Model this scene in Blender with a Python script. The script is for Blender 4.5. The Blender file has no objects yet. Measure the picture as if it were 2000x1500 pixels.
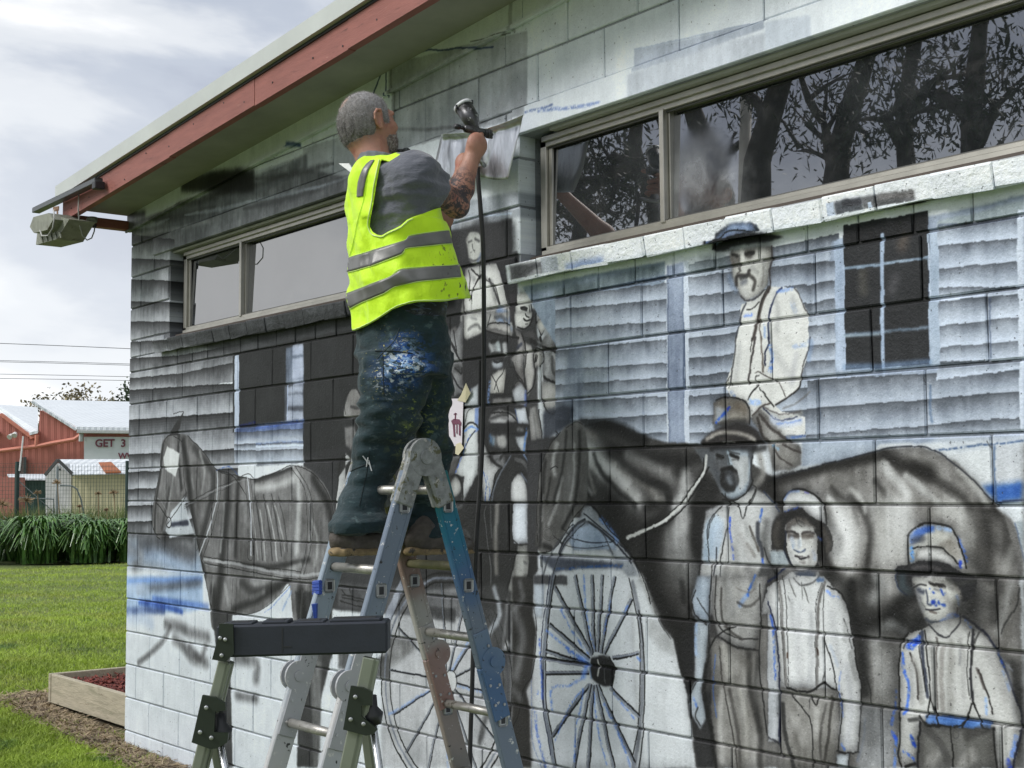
import bpy, bmesh, math, random
import numpy as np
from mathutils import Vector, Matrix
random.seed(3); RNG=np.random.default_rng(3)
scene=bpy.context.scene; COL=scene.collection
# ------------------------------------------------------------------ camera

CF,CYAW,CPIT,CROL=2686.6,0.9032855,0.0765478,-0.0073658
CPOS=np.array([8.23021,-3.43514,1.55372])
def _basis():
    cy,sy=math.cos(CYAW),math.sin(CYAW);cp,sp=math.cos(CPIT),math.sin(CPIT);cr,sr=math.cos(CROL),math.sin(CROL)
    fw=np.array([-sy*cp,cy*cp,sp]); r=np.array([cy,sy,0.]); u=np.cross(r,fw)
    return cr*r+sr*u, -sr*r+cr*u, fw
RGT,UPV,FWD=_basis()
def project(P):
    d=np.asarray(P,float)-CPOS; z=d@FWD
    return 1000+CF*(d@RGT)/z, 750-CF*(d@UPV)/z
def ray(x,y): return FWD+(x-1000)/CF*RGT+(750-y)/CF*UPV
def on_y(x,y,Y=0.):
    d=ray(x,y); t=(Y-CPOS[1])/d[1]; return CPOS+t*d
def on_x(x,y,X):
    d=ray(x,y); t=(X-CPOS[0])/d[0]; return CPOS+t*d
def on_z(x,y,Z=0.):
    d=ray(x,y); t=(Z-CPOS[2])/d[2]; return CPOS+t*d
def at_d(x,y,D):
    return CPOS+D*ray(x,y)

cd=bpy.data.cameras.new('camera'); cam=bpy.data.objects.new('camera',cd); COL.objects.link(cam)
cd.sensor_width=36; cd.lens=36*CF/2000; cd.clip_start=.05; cd.clip_end=2000
M3=Matrix([[RGT[0],UPV[0],-FWD[0]],[RGT[1],UPV[1],-FWD[1]],[RGT[2],UPV[2],-FWD[2]]])
cam.matrix_world=Matrix.Translation(Vector(CPOS))@M3.to_4x4(); scene.camera=cam
# ------------------------------------------------------------------ sky, sun, exposure
SUN_EL,SUN_AZ=math.radians(41),math.radians(200)      # azimuth clockwise from +y
world=bpy.data.worlds.new('World'); scene.world=world; world.use_nodes=True
wt=world.node_tree; wt.nodes.clear()
def N(t,ty,**k):
    n=t.nodes.new(ty)
    for a,b in k.items():
        if a=='ins':
            for i,v in b.items(): n.inputs[i].default_value=v
        else: setattr(n,a,b)
    return n
def ramp(t,stops,interp='EASE'):
    r=t.nodes.new('ShaderNodeValToRGB'); r.color_ramp.interpolation=interp; e=r.color_ramp.elements
    while len(e)<len(stops): e.new(.5)
    for i,(p,c) in enumerate(stops):
        e[i].position=p; e[i].color=(c,c,c,1) if isinstance(c,(int,float)) else (*c,1)
    return r
sky=N(wt,'ShaderNodeTexSky',sky_type='NISHITA',sun_disc=False,sun_elevation=SUN_EL,sun_rotation=SUN_AZ)
bg1=N(wt,'ShaderNodeBackground',ins={'Strength':.10}); wt.links.new(sky.outputs[0],bg1.inputs[0])
tc=N(wt,'ShaderNodeTexCoord')
mp=N(wt,'ShaderNodeMapping',ins={'Scale':(1.6,1.6,4.2),'Rotation':(0,.12,.4)}); wt.links.new(tc.outputs['Generated'],mp.inputs[0])
n1=N(wt,'ShaderNodeTexNoise',ins={'Scale':1.55,'Detail':7,'Roughness':.52,'Distortion':.25}); wt.links.new(mp.outputs[0],n1.inputs['Vector'])
cr=ramp(wt,[(.36,(.30,.335,.42)),(.45,(.41,.45,.525)),(.54,(.62,.645,.68)),(.65,(.88,.88,.88))]); wt.links.new(n1.outputs[0],cr.inputs[0])
sx=N(wt,'ShaderNodeSeparateXYZ'); wt.links.new(tc.outputs['Generated'],sx.inputs[0])
hz=ramp(wt,[(0.0,.55),(.14,.42),(.36,0.0)]); wt.links.new(sx.outputs[2],hz.inputs[0])   # paler towards the horizon
mh=N(wt,'ShaderNodeMix',data_type='RGBA'); wt.links.new(hz.outputs[0],mh.inputs[0]); wt.links.new(cr.outputs[0],mh.inputs[6]); mh.inputs[7].default_value=(.78,.80,.83,1)
bg2=N(wt,'ShaderNodeBackground',ins={'Strength':1.0}); wt.links.new(mh.outputs[2],bg2.inputs[0])
ms=N(wt,'ShaderNodeMixShader',ins={0:.95}); wt.links.new(bg1.outputs[0],ms.inputs[1]); wt.links.new(bg2.outputs[0],ms.inputs[2])
wo=N(wt,'ShaderNodeOutputWorld'); wt.links.new(ms.outputs[0],wo.inputs[0])
sd=bpy.data.lights.new('sun','SUN'); sd.energy=2.6; sd.angle=math.radians(24); sd.color=(1,.975,.94)
so=bpy.data.objects.new('sun',sd); COL.objects.link(so)
sv=Vector((math.sin(SUN_AZ)*math.cos(SUN_EL),math.cos(SUN_AZ)*math.cos(SUN_EL),math.sin(SUN_EL)))
so.rotation_euler=sv.to_track_quat('Z','Y').to_euler(); so.location=(0,-10,20)
scene.view_settings.view_transform='Standard'; scene.view_settings.look='None'; scene.view_settings.gamma=1
scene.view_settings.exposure=0.42; scene.view_settings.use_curve_mapping=False
scene.render.engine='CYCLES'; scene.cycles.max_bounces=6
# ------------------------------------------------------------------ helpers
def tag(o,label=None,cat=None,group=None,kind=None):
    if label: o['label']=label
    if cat: o['category']=cat
    if group: o['group']=group
    if kind: o['kind']=kind
    return o
def empty(name,loc,label=None,cat=None,group=None,kind=None):
    o=bpy.data.objects.new(name,None); COL.objects.link(o); o.location=loc; o.empty_display_size=.1
    return tag(o,label,cat,group,kind)
def link(name,me,m=None,parent=None,smooth=False):
    if m is not None and not me.materials: me.materials.append(m)
    if smooth: me.polygons.foreach_set('use_smooth',[True]*len(me.polygons))
    o=bpy.data.objects.new(name,me); COL.objects.link(o)
    if parent is not None:
        o.parent=parent
        if parent.type=='EMPTY': o.matrix_parent_inverse=Matrix.Translation(-Vector(parent.location))
    return o
class MB:
    def __init__(s): s.v=[];s.f=[]
    def add(s,vs,fs):
        b=len(s.v); s.v+= [tuple(float(c) for c in v) for v in vs]; s.f+=[tuple(b+i for i in f) for f in fs]; return s
    def box(s,lo,hi,bev=0,R=None,c=None):
        x0,y0,z0=lo;x1,y1,z1=hi
        if bev<=0:
            vs=[(x0,y0,z0),(x1,y0,z0),(x1,y1,z0),(x0,y1,z0),(x0,y0,z1),(x1,y0,z1),(x1,y1,z1),(x0,y1,z1)]
            fs=[(0,3,2,1),(4,5,6,7),(0,1,5,4),(1,2,6,5),(2,3,7,6),(3,0,4,7)]
        else:
            bm=bmesh.new(); bmesh.ops.create_cube(bm,size=1)
            for v in bm.verts: v.co=Vector(((x0+x1)/2+v.co.x*(x1-x0),(y0+y1)/2+v.co.y*(y1-y0),(z0+z1)/2+v.co.z*(z1-z0)))
            bmesh.ops.bevel(bm,geom=bm.edges[:],offset=bev,segments=1,affect='EDGES')
            bm.verts.index_update(); vs=[v.co.copy() for v in bm.verts]; fs=[[v.index for v in f.verts] for f in bm.faces]; bm.free()
        if R is not None: vs=[R@Vector(v) for v in vs]
        return s.add(vs,fs)
    def beam(s,a,b,w,d,side=(0,0,1),bev=.003):
        """bar from a to b, w across `side`, d across the third axis"""
        a,b=Vector(a),Vector(b);t=(b-a);L=t.length;t.normalize();sd=Vector(side);sd=(sd-t*sd.dot(t)).normalized();n=t.cross(sd)
        R=Matrix.Translation(a)@Matrix((( sd.x,n.x,t.x),(sd.y,n.y,t.y),(sd.z,n.z,t.z))).to_4x4()
        return s.box((-w/2,-d/2,0),(w/2,d/2,L),bev,R)
    def tube(s,pts,r,n=8,caps=True):
        P=[Vector(p) for p in pts]; rr=r if isinstance(r,(list,tuple)) else [r]*len(P)
        vs=[];fs=[];up=None
        for i,p in enumerate(P):
            t=(P[min(i+1,len(P)-1)]-P[max(i-1,0)]).normalized()
            if up is None: up=Vector((0,0,1)) if abs(t.z)<.9 else Vector((1,0,0))
            x=(up-t*up.dot(t)).normalized(); y=t.cross(x); up=x
            for k in range(n):
                a=2*math.pi*k/n; vs.append(p+(x*math.cos(a)+y*math.sin(a))*rr[i])
        for i in range(len(P)-1):
            for k in range(n): fs.append((i*n+k,i*n+(k+1)%n,(i+1)*n+(k+1)%n,(i+1)*n+k))
        if caps: fs.append(tuple(range(n))[::-1]); fs.append(tuple((len(P)-1)*n+k for k in range(n)))
        return s.add(vs,fs)
    def prism(s,poly,off):
        """polygon of 3D points pushed by vector off"""
        n=len(poly);off=Vector(off);P=[Vector(p) for p in poly]
        vs=P+[p+off for p in P]
        fs=[tuple(range(n)),tuple(range(2*n-1,n-1,-1))]+[(i,i+n,(i+1)%n+n,(i+1)%n) for i in range(n)]
        return s.add(vs,fs)
    def build(s,name,m=None,parent=None,smooth=False,fix=True):
        me=bpy.data.meshes.new(name); me.from_pydata(s.v,[],s.f)
        if fix and len(s.f)<60000:
            bm=bmesh.new(); bm.from_mesh(me); bmesh.ops.recalc_face_normals(bm,faces=bm.faces); bm.to_mesh(me); bm.free()
        o=link(name,me,m,parent,smooth); return o
def mesh_np(name,V,Fq,m=None,parent=None,smooth=False):
    me=bpy.data.meshes.new(name); V=np.asarray(V,np.float32);Fq=np.asarray(Fq,np.int32);k=Fq.shape[1]
    me.vertices.add(len(V)); me.vertices.foreach_set('co',V.ravel())
    me.loops.add(Fq.size); me.loops.foreach_set('vertex_index',Fq.ravel())
    me.polygons.add(len(Fq)); me.polygons.foreach_set('loop_start',np.arange(len(Fq),dtype=np.int32)*k)
    me.update(calc_edges=True); me.validate()
    return link(name,me,m,parent,smooth)
# ------------------------------------------------------------------ materials
def mat(name,base=(.5,.5,.5),rough=.6,metal=0,var=.12,scale=6,bump=.0,bscale=60,spec=.5,stains=None,coat=0,sheen=0,stretch=(1,1,1),emis=None):
    m=bpy.data.materials.new(name); m.use_nodes=True; t=m.node_tree; b=t.nodes['Principled BSDF']
    b.inputs['Roughness'].default_value=rough; b.inputs['Metallic'].default_value=metal; b.inputs['Specular IOR Level'].default_value=spec
    if coat: b.inputs['Coat Weight'].default_value=coat
    if sheen: b.inputs['Sheen Weight'].default_value=sheen
    geo=N(t,'ShaderNodeNewGeometry'); mpn=N(t,'ShaderNodeMapping',ins={'Scale':stretch}); t.links.new(geo.outputs['Position'],mpn.inputs[0])
    n=N(t,'ShaderNodeTexNoise',ins={'Scale':scale,'Detail':6,'Roughness':.6}); t.links.new(mpn.outputs[0],n.inputs['Vector'])
    c=base; lo=tuple(max(0,x*(1-var)) for x in c); hi=tuple(min(1,x*(1+var)) for x in c)
    r=ramp(t,[(.3,lo),(.7,hi)],'LINEAR'); t.links.new(n.outputs[0],r.inputs[0]); out=r.outputs[0]
    for st in (stains or []):      # (colour, scale, threshold, softness)
        cc,sc,th,sf=st[:4]
        n2=N(t,'ShaderNodeTexNoise',ins={'Scale':sc,'Detail':5,'Roughness':.65,'Distortion':.4}); 
        mp2=N(t,'ShaderNodeMapping',ins={'Scale':stretch,'Location':(sc*1.7,sc*.3,sc*.9)}); t.links.new(geo.outputs['Position'],mp2.inputs[0]); t.links.new(mp2.outputs[0],n2.inputs['Vector'])
        r2=ramp(t,[(th,0),(min(1,th+sf),1)],'LINEAR'); t.links.new(n2.outputs[0],r2.inputs[0])
        mx=N(t,'ShaderNodeMix',data_type='RGBA'); fac=r2.outputs[0]
        if len(st)>4:              # only near a point: (centre, radius)
            ctr,rad=st[4:6]; d=N(t,'ShaderNodeVectorMath',operation='DISTANCE'); d.inputs[1].default_value=ctr; t.links.new(geo.outputs['Position'],d.inputs[0])
            rr=N(t,'ShaderNodeMapRange',ins={1:rad*.5,2:rad,3:1,4:0}); t.links.new(d.outputs['Value'],rr.inputs[0])
            mu=N(t,'ShaderNodeMath',operation='MULTIPLY'); t.links.new(fac,mu.inputs[0]); t.links.new(rr.outputs[0],mu.inputs[1]); fac=mu.outputs[0]
        t.links.new(fac,mx.inputs[0]); t.links.new(out,mx.inputs[6]); mx.inputs[7].default_value=(*cc,1); out=mx.outputs[2]
    t.links.new(out,b.inputs['Base Color'])
    if bump:
        n3=N(t,'ShaderNodeTexNoise',ins={'Scale':bscale,'Detail':4,'Roughness':.6}); t.links.new(mpn.outputs[0],n3.inputs['Vector'])
        bp=N(t,'ShaderNodeBump',ins={'Strength':1,'Distance':bump}); t.links.new(n3.outputs[0],bp.inputs['Height']); t.links.new(bp.outputs[0],b.inputs['Normal'])
    if emis: b.inputs['Emission Color'].default_value=(*emis[0],1); b.inputs['Emission Strength'].default_value=emis[1]
    return m

# ---------------------------------------------------------------- mural paint
# The mural is sprayed stroke by stroke onto a canvas measured in wall metres
# (u along the wall, z up).  wall_uv() turns a traced point into wall metres.
MU0,MU1,MZ0,MZ1,MRES=-0.12,7.0,-0.2,3.8,400
MW,MH=int((MU1-MU0)*MRES),int((MZ1-MZ0)*MRES)
CAN=np.zeros((MH,MW,3),np.float32)
MCLIP=[None]
WY=[0.0]
def wall_uv(pts):
    out=[]
    for x,y in pts:
        q=on_y(x,y,WY[0]); out.append(((q[0]-MU0)*MRES,(q[2]-MZ0)*MRES))
    return np.array(out)
def pxs(x): return 0.2/(0.0456*(x+1132))*MRES      # canvas px per traced px (vertical scale)
def P(t,s):
    v=[tuple(float(a) for a in q.split(',')) for q in s.split()]
    if t is None: return v
    if isinstance(t,tuple): ox,oy,k=t
    else: ox,oy,k=500*int(t[0]),375*int(t[1]),4.
    return [(ox+x/k,oy+y/k) for x,y in v]
def smooth(pts,n=6):
    p=np.array(pts,float)
    if len(p)<3: return p
    q=np.vstack([2*p[0]-p[1],p,2*p[-1]-p[-2]]);out=[]
    for i in range(1,len(q)-2):
        for t in np.arange(n)/n:
            a,b,c,d=q[i-1],q[i],q[i+1],q[i+2]
            out.append(.5*(2*b+(c-a)*t+(2*a-5*b+4*c-d)*t*t+(3*b-a-3*c+d)*t**3))
    out.append(q[-2]); return np.array(out)
def col3(c):
    if isinstance(c,(int,float)): return np.array([c*1.0,c*1.0,c*1.0],np.float32)
    return np.array(c,np.float32)
CHON=[True]
def comp(mask,x0,y0,c,a):
    h,w=mask.shape
    m=(mask*a)
    if CHON[0] and not isinstance(c,(int,float)) and c[2]-c[0]>.25 and w*h<400000:   # dry chalk catches only the grain
        m=m*np.clip(CHALK[y0:y0+h,x0:x0+w]*3.2-.75,0,1)
    if MCLIP[0] is not None: m=m*MCLIP[0][y0:y0+h,x0:x0+w]
    m=m[...,None]; r=CAN[y0:y0+h,x0:x0+w]
    CAN[y0:y0+h,x0:x0+w]=r*(1-m)+col3(c)*m
def seg_mask(buf,x0,y0,p,q,ra,rb,soft):
    R=max(ra,rb)+1
    ax=int(max(min(p[0],q[0])-R-x0,0));bx=int(min(max(p[0],q[0])+R-x0+2,buf.shape[1]))
    ay=int(max(min(p[1],q[1])-R-y0,0));by=int(min(max(p[1],q[1])+R-y0+2,buf.shape[0]))
    if bx<=ax or by<=ay: return
    X=np.arange(ax,bx,dtype=np.float32)[None]+x0;Y=np.arange(ay,by,dtype=np.float32)[:,None]+y0
    dx,dy=q[0]-p[0],q[1]-p[1];L=dx*dx+dy*dy+1e-9
    t=np.clip(((X-p[0])*dx+(Y-p[1])*dy)/L,0,1)
    d=np.sqrt((X-p[0]-t*dx)**2+(Y-p[1]-t*dy)**2);r=ra+(rb-ra)*t
    m=np.clip((r-d)/np.maximum(soft*r,.9),0,1);m=m*m*(3-2*m)
    s=buf[ay:by,ax:bx];np.maximum(s,m,out=s)
def L(t,s,w=3,c=.12,a=.9,soft=.6,w2=None,taper=False,sm=True):
    """spray line: w = width in traced px, soft = 0 hard .. 1 airbrush"""
    pts=P(t,s) if isinstance(s,str) else s
    if sm: pts=smooth(pts)
    pts=np.array(pts);uv=wall_uv(pts);n=len(pts)
    w2=w if w2 is None else w2
    rr=np.array([(w+(w2-w)*i/max(n-1,1))*.5*pxs(pts[i][0])*(math.sin(math.pi*min(max((i+.7)/(n+.4),0),1))**.5 if taper else 1) for i in range(n)])
    rr=np.maximum(rr*((1+.35*soft) if soft<.85 else 1.75),.75)
    if soft<.85: soft=min(1,soft+.2)
    R=rr.max()+2
    x0=int(max(uv[:,0].min()-R,0));x1=int(min(uv[:,0].max()+R+1,MW));y0=int(max(uv[:,1].min()-R,0));y1=int(min(uv[:,1].max()+R+1,MH))
    if x1<=x0 or y1<=y0: return
    buf=np.zeros((y1-y0,x1-x0),np.float32)
    for i in range(n-1): seg_mask(buf,x0,y0,uv[i],uv[i+1],rr[i],rr[i+1],soft)
    CHON[0]=soft<.85 or w<13;comp(buf,x0,y0,c,a);CHON[0]=False
def boxblur(m,r):
    r=int(r)
    if r<1: return m
    for ax in (0,1):
        for _ in range(2):
            pad=[(0,0),(0,0)];pad[ax]=(r+1,r)
            c=np.cumsum(np.pad(m,pad,mode='edge'),axis=ax,dtype=np.float64)
            if ax==0: m=((c[2*r+1:]-c[:-2*r-1])/(2*r+1)).astype(np.float32)
            else: m=((c[:,2*r+1:]-c[:,:-2*r-1])/(2*r+1)).astype(np.float32)
    return m
def pmask(t,s,soft=0,sm=False):
    pts=P(t,s) if isinstance(s,str) else s
    if sm: 
        pts=list(pts)+[pts[0]];pts=smooth(pts)
    uv=wall_uv(pts)
    k=soft*pxs(np.mean([q[0] for q in pts]));R=2*k+3
    x0=int(max(uv[:,0].min()-R,0));x1=int(min(uv[:,0].max()+R+1,MW));y0=int(max(uv[:,1].min()-R,0));y1=int(min(uv[:,1].max()+R+1,MH))
    if x1-x0<2 or y1-y0<2: return None
    X=np.arange(x0,x1)+.5;m=np.zeros((y1-y0,x1-x0),bool);n=len(uv)
    for i in range(n):
        a,b=uv[i],uv[(i+1)%n]
        if a[1]==b[1]: continue
        if a[1]>b[1]: a,b=b,a
        ya=max(int(math.ceil(a[1]-.5)),y0);yb=min(int(math.ceil(b[1]-.5)),y1)
        if yb<=ya: continue
        ys=np.arange(ya,yb)+.5;xs=a[0]+(ys-a[1])*(b[0]-a[0])/(b[1]-a[1])
        m[ya-y0:yb-y0]^=(X[None]>xs[:,None])
    return boxblur(m.astype(np.float32),k),x0,y0
EDGE=[0]
def F(t,s,c,a=1,soft=1,sm=False):
    """filled shape"""
    r=pmask(t,s,soft,sm)
    if not r: return
    comp(r[0],r[1],r[2],c,a)
    if EDGE[0] and soft<=2 and a>=.9:
        m,x0,y0=r;h,w=m.shape;k=int(min(h,w)*.09)+1;k=min(k,9)
        pad=2*k;y1=max(y0-pad,0);x1=max(x0-pad,0);M=np.zeros((min(y0+h+pad,MH)-y1,min(x0+w+pad,MW)-x1),np.float32);M[y0-y1:y0-y1+h,x0-x1:x0-x1+w]=m
        b=boxblur(M,k)
        comp(M*np.clip((1-b)*1.5,0,1),x1,y1,(.22,.215,.22),EDGE[0]);comp((1-M)*b*1.3,x1,y1,(.16,.16,.17),EDGE[0]*.9)
def clip(t=None,s=None,soft=1,sm=False):
    if s is None: MCLIP[0]=None;return
    r=pmask(t,s,soft,sm);m=np.zeros((MH,MW),np.float32)
    if r: m[r[2]:r[2]+r[0].shape[0],r[1]:r[1]+r[0].shape[1]]=r[0]
    MCLIP[0]=m
_rg=np.random.default_rng(7)
def cnoise(scale,seed):
    g=np.random.default_rng(seed);h,w=int(MH/scale)+3,int(MW/scale)+3
    n=g.random((h,w)).astype(np.float32);y=np.arange(MH)/scale;x=np.arange(MW)/scale
    yi=y.astype(int);xi=x.astype(int);fy=(y-yi)[:,None];fx=(x-xi)[None];fy=fy*fy*(3-2*fy);fx=fx*fx*(3-2*fx)
    a=n[yi][:,xi];b=n[yi][:,xi+1];c=n[yi+1][:,xi];d=n[yi+1][:,xi+1]
    return ((a*(1-fx)+b*fx)*(1-fy)+(c*(1-fx)+d*fx)*fy).astype(np.float32)
TA=(1300,400,5.703);TB=(1300,660,5.703);T3=(860,420,7.143);T4=(860,610,7.143);T5=(860,790,7.143);T6=(860,980,7.143);TD=(1320,900,5.);TE=(1700,1000,6.667)
CHALK=cnoise(2.2,11)*.6+cnoise(5,12)*.4
BLUE=(.16,.33,.72);LB=(.50,.66,.86);DK=.13;MG=.42;WH=(.86,.875,.88);SKY=(.52,.60,.70)
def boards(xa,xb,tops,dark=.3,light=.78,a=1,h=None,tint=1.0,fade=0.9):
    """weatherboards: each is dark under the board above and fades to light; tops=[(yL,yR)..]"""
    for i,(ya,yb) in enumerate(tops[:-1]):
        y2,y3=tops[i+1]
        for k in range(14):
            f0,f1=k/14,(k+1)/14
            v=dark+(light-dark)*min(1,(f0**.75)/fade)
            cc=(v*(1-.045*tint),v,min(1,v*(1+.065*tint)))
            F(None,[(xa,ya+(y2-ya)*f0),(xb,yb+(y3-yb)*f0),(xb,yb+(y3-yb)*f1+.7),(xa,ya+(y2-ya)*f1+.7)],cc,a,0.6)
def ell(cx,cy,rx,ry,w,c,a,soft=.4,a0=0,a1=360,t=0):
    n=int(abs(a1-a0)/12)+2;pts=[]
    for k in range(n):
        an=math.radians(a0+(a1-a0)*k/(n-1));pts.append((cx+rx*math.cos(an)+t*math.sin(an)*rx,cy+ry*math.sin(an)))
    L(None,pts,w,c,a,soft)

CAN[:]=WH
WDK=(.17,.165,.16);WG=(.45,.44,.43);LG=(.70,.70,.69);CR=(.84,.835,.81);BG=(.47,.53,.61);NB=(.30,.37,.48)
# ---- upper wall: masked-off grey blocks, lintel greys
F(None,[(765,128),(1030,60),(1030,225),(765,300)],(.66,.67,.675),.92,1.5)
F(None,[(592,290),(765,235),(765,330),(592,370)],(.68,.69,.70),.8,2)
F('20','0,0 30,0 30,250 0,250',(.55,.56,.57),.5,2)
F('20','950,390 1990,170 1990,230 1330,460 950,570',(.60,.63,.68),.75,2)
L('20','950,390 1400,290 1990,170',3,(.55,.60,.68),.6,1)
F('20','925,590 1500,380 2000,260 2000,420 1500,600 925,770',(.68,.70,.73),.7,3)
L('20','120,880 300,840 330,830',7,(.2,.3,.55),.6,.8); L('20','230,870 480,850 700,810',7,(.35,.45,.7),.6,.9)
L('10','1110,470 1300,410 1500,395 1800,375 1850,370',5,(.16,.22,.38),.8,.8); L('10','940,740 1020,540 1040,530 1035,760',6,(.12,.2,.36),.8,.7)
L('10','1700,330 1800,310 1990,260',3,.2,.7,.8); F('10','255,1110 350,1120 350,1150 260,1145',(.16,.25,.42),.8,2)
for s in ('1190,850 1190,1000','1620,900 1800,800 1800,1000','1900,850 1990,560 1980,650','1200,850 1280,840'):
    L('10',s,14,.72,.45,1)
L('10','1080,1010 1400,1010 1800,960',8,.42,.5,1);L('10','1080,540 1080,1040',6,.42,.5,1)
F('30','0,180 350,120 360,300 0,400',(.72,.75,.79),.6,3)
# ---- far left: dark weatherboards above, round and below the first window
F(None,[(240,440),(600,330),(700,350),(700,700),(440,720),(240,760)],(.44,.445,.45),.9,3)
F(None,[(330,410),(600,300),(600,330),(470,400),(340,460)],(.42,.43,.44),.8,3)
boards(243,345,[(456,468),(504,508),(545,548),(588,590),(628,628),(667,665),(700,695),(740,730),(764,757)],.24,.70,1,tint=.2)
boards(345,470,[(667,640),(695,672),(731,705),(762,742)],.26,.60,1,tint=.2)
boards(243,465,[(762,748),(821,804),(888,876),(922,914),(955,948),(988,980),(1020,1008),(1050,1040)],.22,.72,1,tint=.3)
for x0,y0,x1,y1 in ((255,470,330,455),(350,400,450,372),(420,380,560,340),(480,410,690,345),(300,430,420,405),(500,350,650,320)):
    L(None,[(x0,y0),((x0+x1)/2,(y0+y1)/2+5),(x1,y1)],16,.28,.5,1,taper=True)
for x0,y0,x1,y1 in ((360,420,500,392),(480,395,640,362),(600,372,690,345),(400,360,560,320),(270,445,330,428)):
    L(None,[(x0,y0),((x0+x1)/2,(y0+y1)/2+3),(x1,y1)],9,(.68,.70,.73),.6,1,taper=True)
L(None,[(265,460),(330,450),(420,432)],10,.66,.5,1)
# streaks on the gable board end
F('01','1000,150 1160,150 1150,200 1000,230',.12,.7,5); F('00','1440,1400 1700,1340 1990,1320 1990,1500 1440,1500',.12,.75,6)
F('00','1650,1360 1900,1340 1990,1400 1650,1500',.10,.5,8)
# dark zone under the first window and round the painter
F(None,[(455,655),(700,600),(1010,490),(1012,600),(1000,880),(700,900),(592,885),(592,690)],(.21,.215,.22),1,3)
F(None,[(345,640),(700,575),(700,690),(455,690),(345,668)],(.30,.305,.31),.8,4)
F('11','1250,260 2000,130 2000,620 1480,640',(.22,.22,.225),1,3)
F(None,[(870,400),(1030,370),(1030,420),(880,450)],(.62,.64,.66),.9,3)
L('11','1440,270 1700,200 1990,170',7,(.75,.80,.86),.8,.8); L('11','1620,180 1600,260 1700,240',18,.7,.5,1)
# painted window on the left: frame, dark pane, white corner boards
F(None,[(455,690),(700,640),(700,905),(592,890),(592,835),(455,845)],(.215,.22,.22),1,1)
F(None,[(458,695),(467,693),(467,850),(458,850)],(.78,.82,.88),.95,.6)
F('11','235,1220 370,1200 370,1500 232,1500',(.55,.60,.68),.7,2)
for y in (1195,1300,1380,1470): F('11',f'285,{y} 368,{y-10} 368,{y+75} 285,{y+85}',(.74,.77,.84),.85,2)
F('12','222,10 368,5 368,300 222,300',(.42,.44,.48),.8,2)
for y in (20,80,120,210,250): F('12',f'240,{y} 365,{y} 365,{y+50} 240,{y+55}',(.75,.78,.84),.8,2.5)
L('12','245,10 240,300',4,(.75,.8,.9),.8,.5)
F('12','0,320 365,270 365,620 0,640',(.50,.52,.54),1,1.5)
F(None,[(460,835),(592,822),(592,850),(460,862)],(.40,.48,.66),.8,3)
boards(458,592,[(845,836),(868,862),(880,877),(905,902)],.36,.80,.8,tint=1)
L('12','0,490 200,485 365,480',7,(.82,.86,.92),.95,.6); L('12','0,345 120,330 365,285',7,(.35,.45,.7),.7,.9);L('02','1870,330 1990,300',8,(.1,.17,.45),.8,.8)
L('12','0,470 150,455 365,455',7,(.45,.54,.72),.6,.8)
# ground behind first horse: sooty clouds and blue
F(None,[(243,1035),(400,1040),(420,1090),(425,1110),(243,1110)],(.42,.425,.43),.7,6)
for s,w,c,a in (('1010,1330 1200,1330 1400,1420 1540,1440',50,(.62,.70,.80),.8),('1100,1250 1250,1230 1400,1290 1500,1330',40,(.30,.30,.31),.7),('1000,1290 1100,1350 1050,1420',30,.5,.6),('1280,1190 1440,1180 1500,1200',20,.15,.7)):
    L('02',s,w,c,a,1)
F('03','975,0 1580,0 1590,250 1480,280 1180,290 975,300',(.62,.72,.84),.85,4)
for s,w,c,a in (('975,50 1200,40 1570,30',9,(.45,.58,.80),.7),('1080,110 1250,90 1560,60',14,(.33,.34,.36),.65),('980,280 1100,270 1280,265',12,(.28,.36,.55),.8),('1090,205 1250,230 1420,280',8,(.20,.33,.62),.75),('1200,180 1400,210 1620,240',9,(.25,.38,.66),.6),
   ('985,110 1080,100 1150,120',18,(.72,.79,.87),.7),('1010,330 1120,330 1180,370',24,(.70,.76,.84),.6)):
    L('03',s,w+5,c,a,1)
for s,w,a in (('1300,380 1400,400 1500,450 1620,480',24,.55),('1080,680 1180,600 1280,500 1330,400',14,.5),('1360,500 1440,560 1500,640 1610,680',24,.55),('1480,560 1560,640 1600,560',18,.5),('1840,640 2000,680 2000,800',26,.5),('1850,940 2000,960',20,.5)):
    L('03',s,w,(.20,.19,.19),a,1)
EDGE[0]=0
# ---- grey ground and cart behind the ladder
F(None,[(592,885),(700,870),(1050,840),(1050,1130),(760,1200),(640,1190),(600,1100)],(.24,.24,.245),.95,3)
F(None,[(660,900),(700,860),(720,700),(1050,600),(1050,1130),(760,1130),(650,1100)],(.23,.23,.23),.9,3)
F('12','690,200 720,80 760,40 800,70 850,180 850,260 700,260',(.60,.59,.575),.9,2,True);L('12','700,240 690,120 740,50',2,.1,.9,.5);L('12','740,180 800,190',6,.2,.7,1)
F('12','700,540 740,590 650,720 610,1050 600,1240 640,1100 700,900',(.78,.78,.77),.9,2);L('12','720,550 660,600 640,780 610,1050',2,.1,.9,.5)
F('12','690,340 770,330 790,420 740,520 700,480',(.62,.61,.60),.7,3)
EDGE[0]=0
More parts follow.
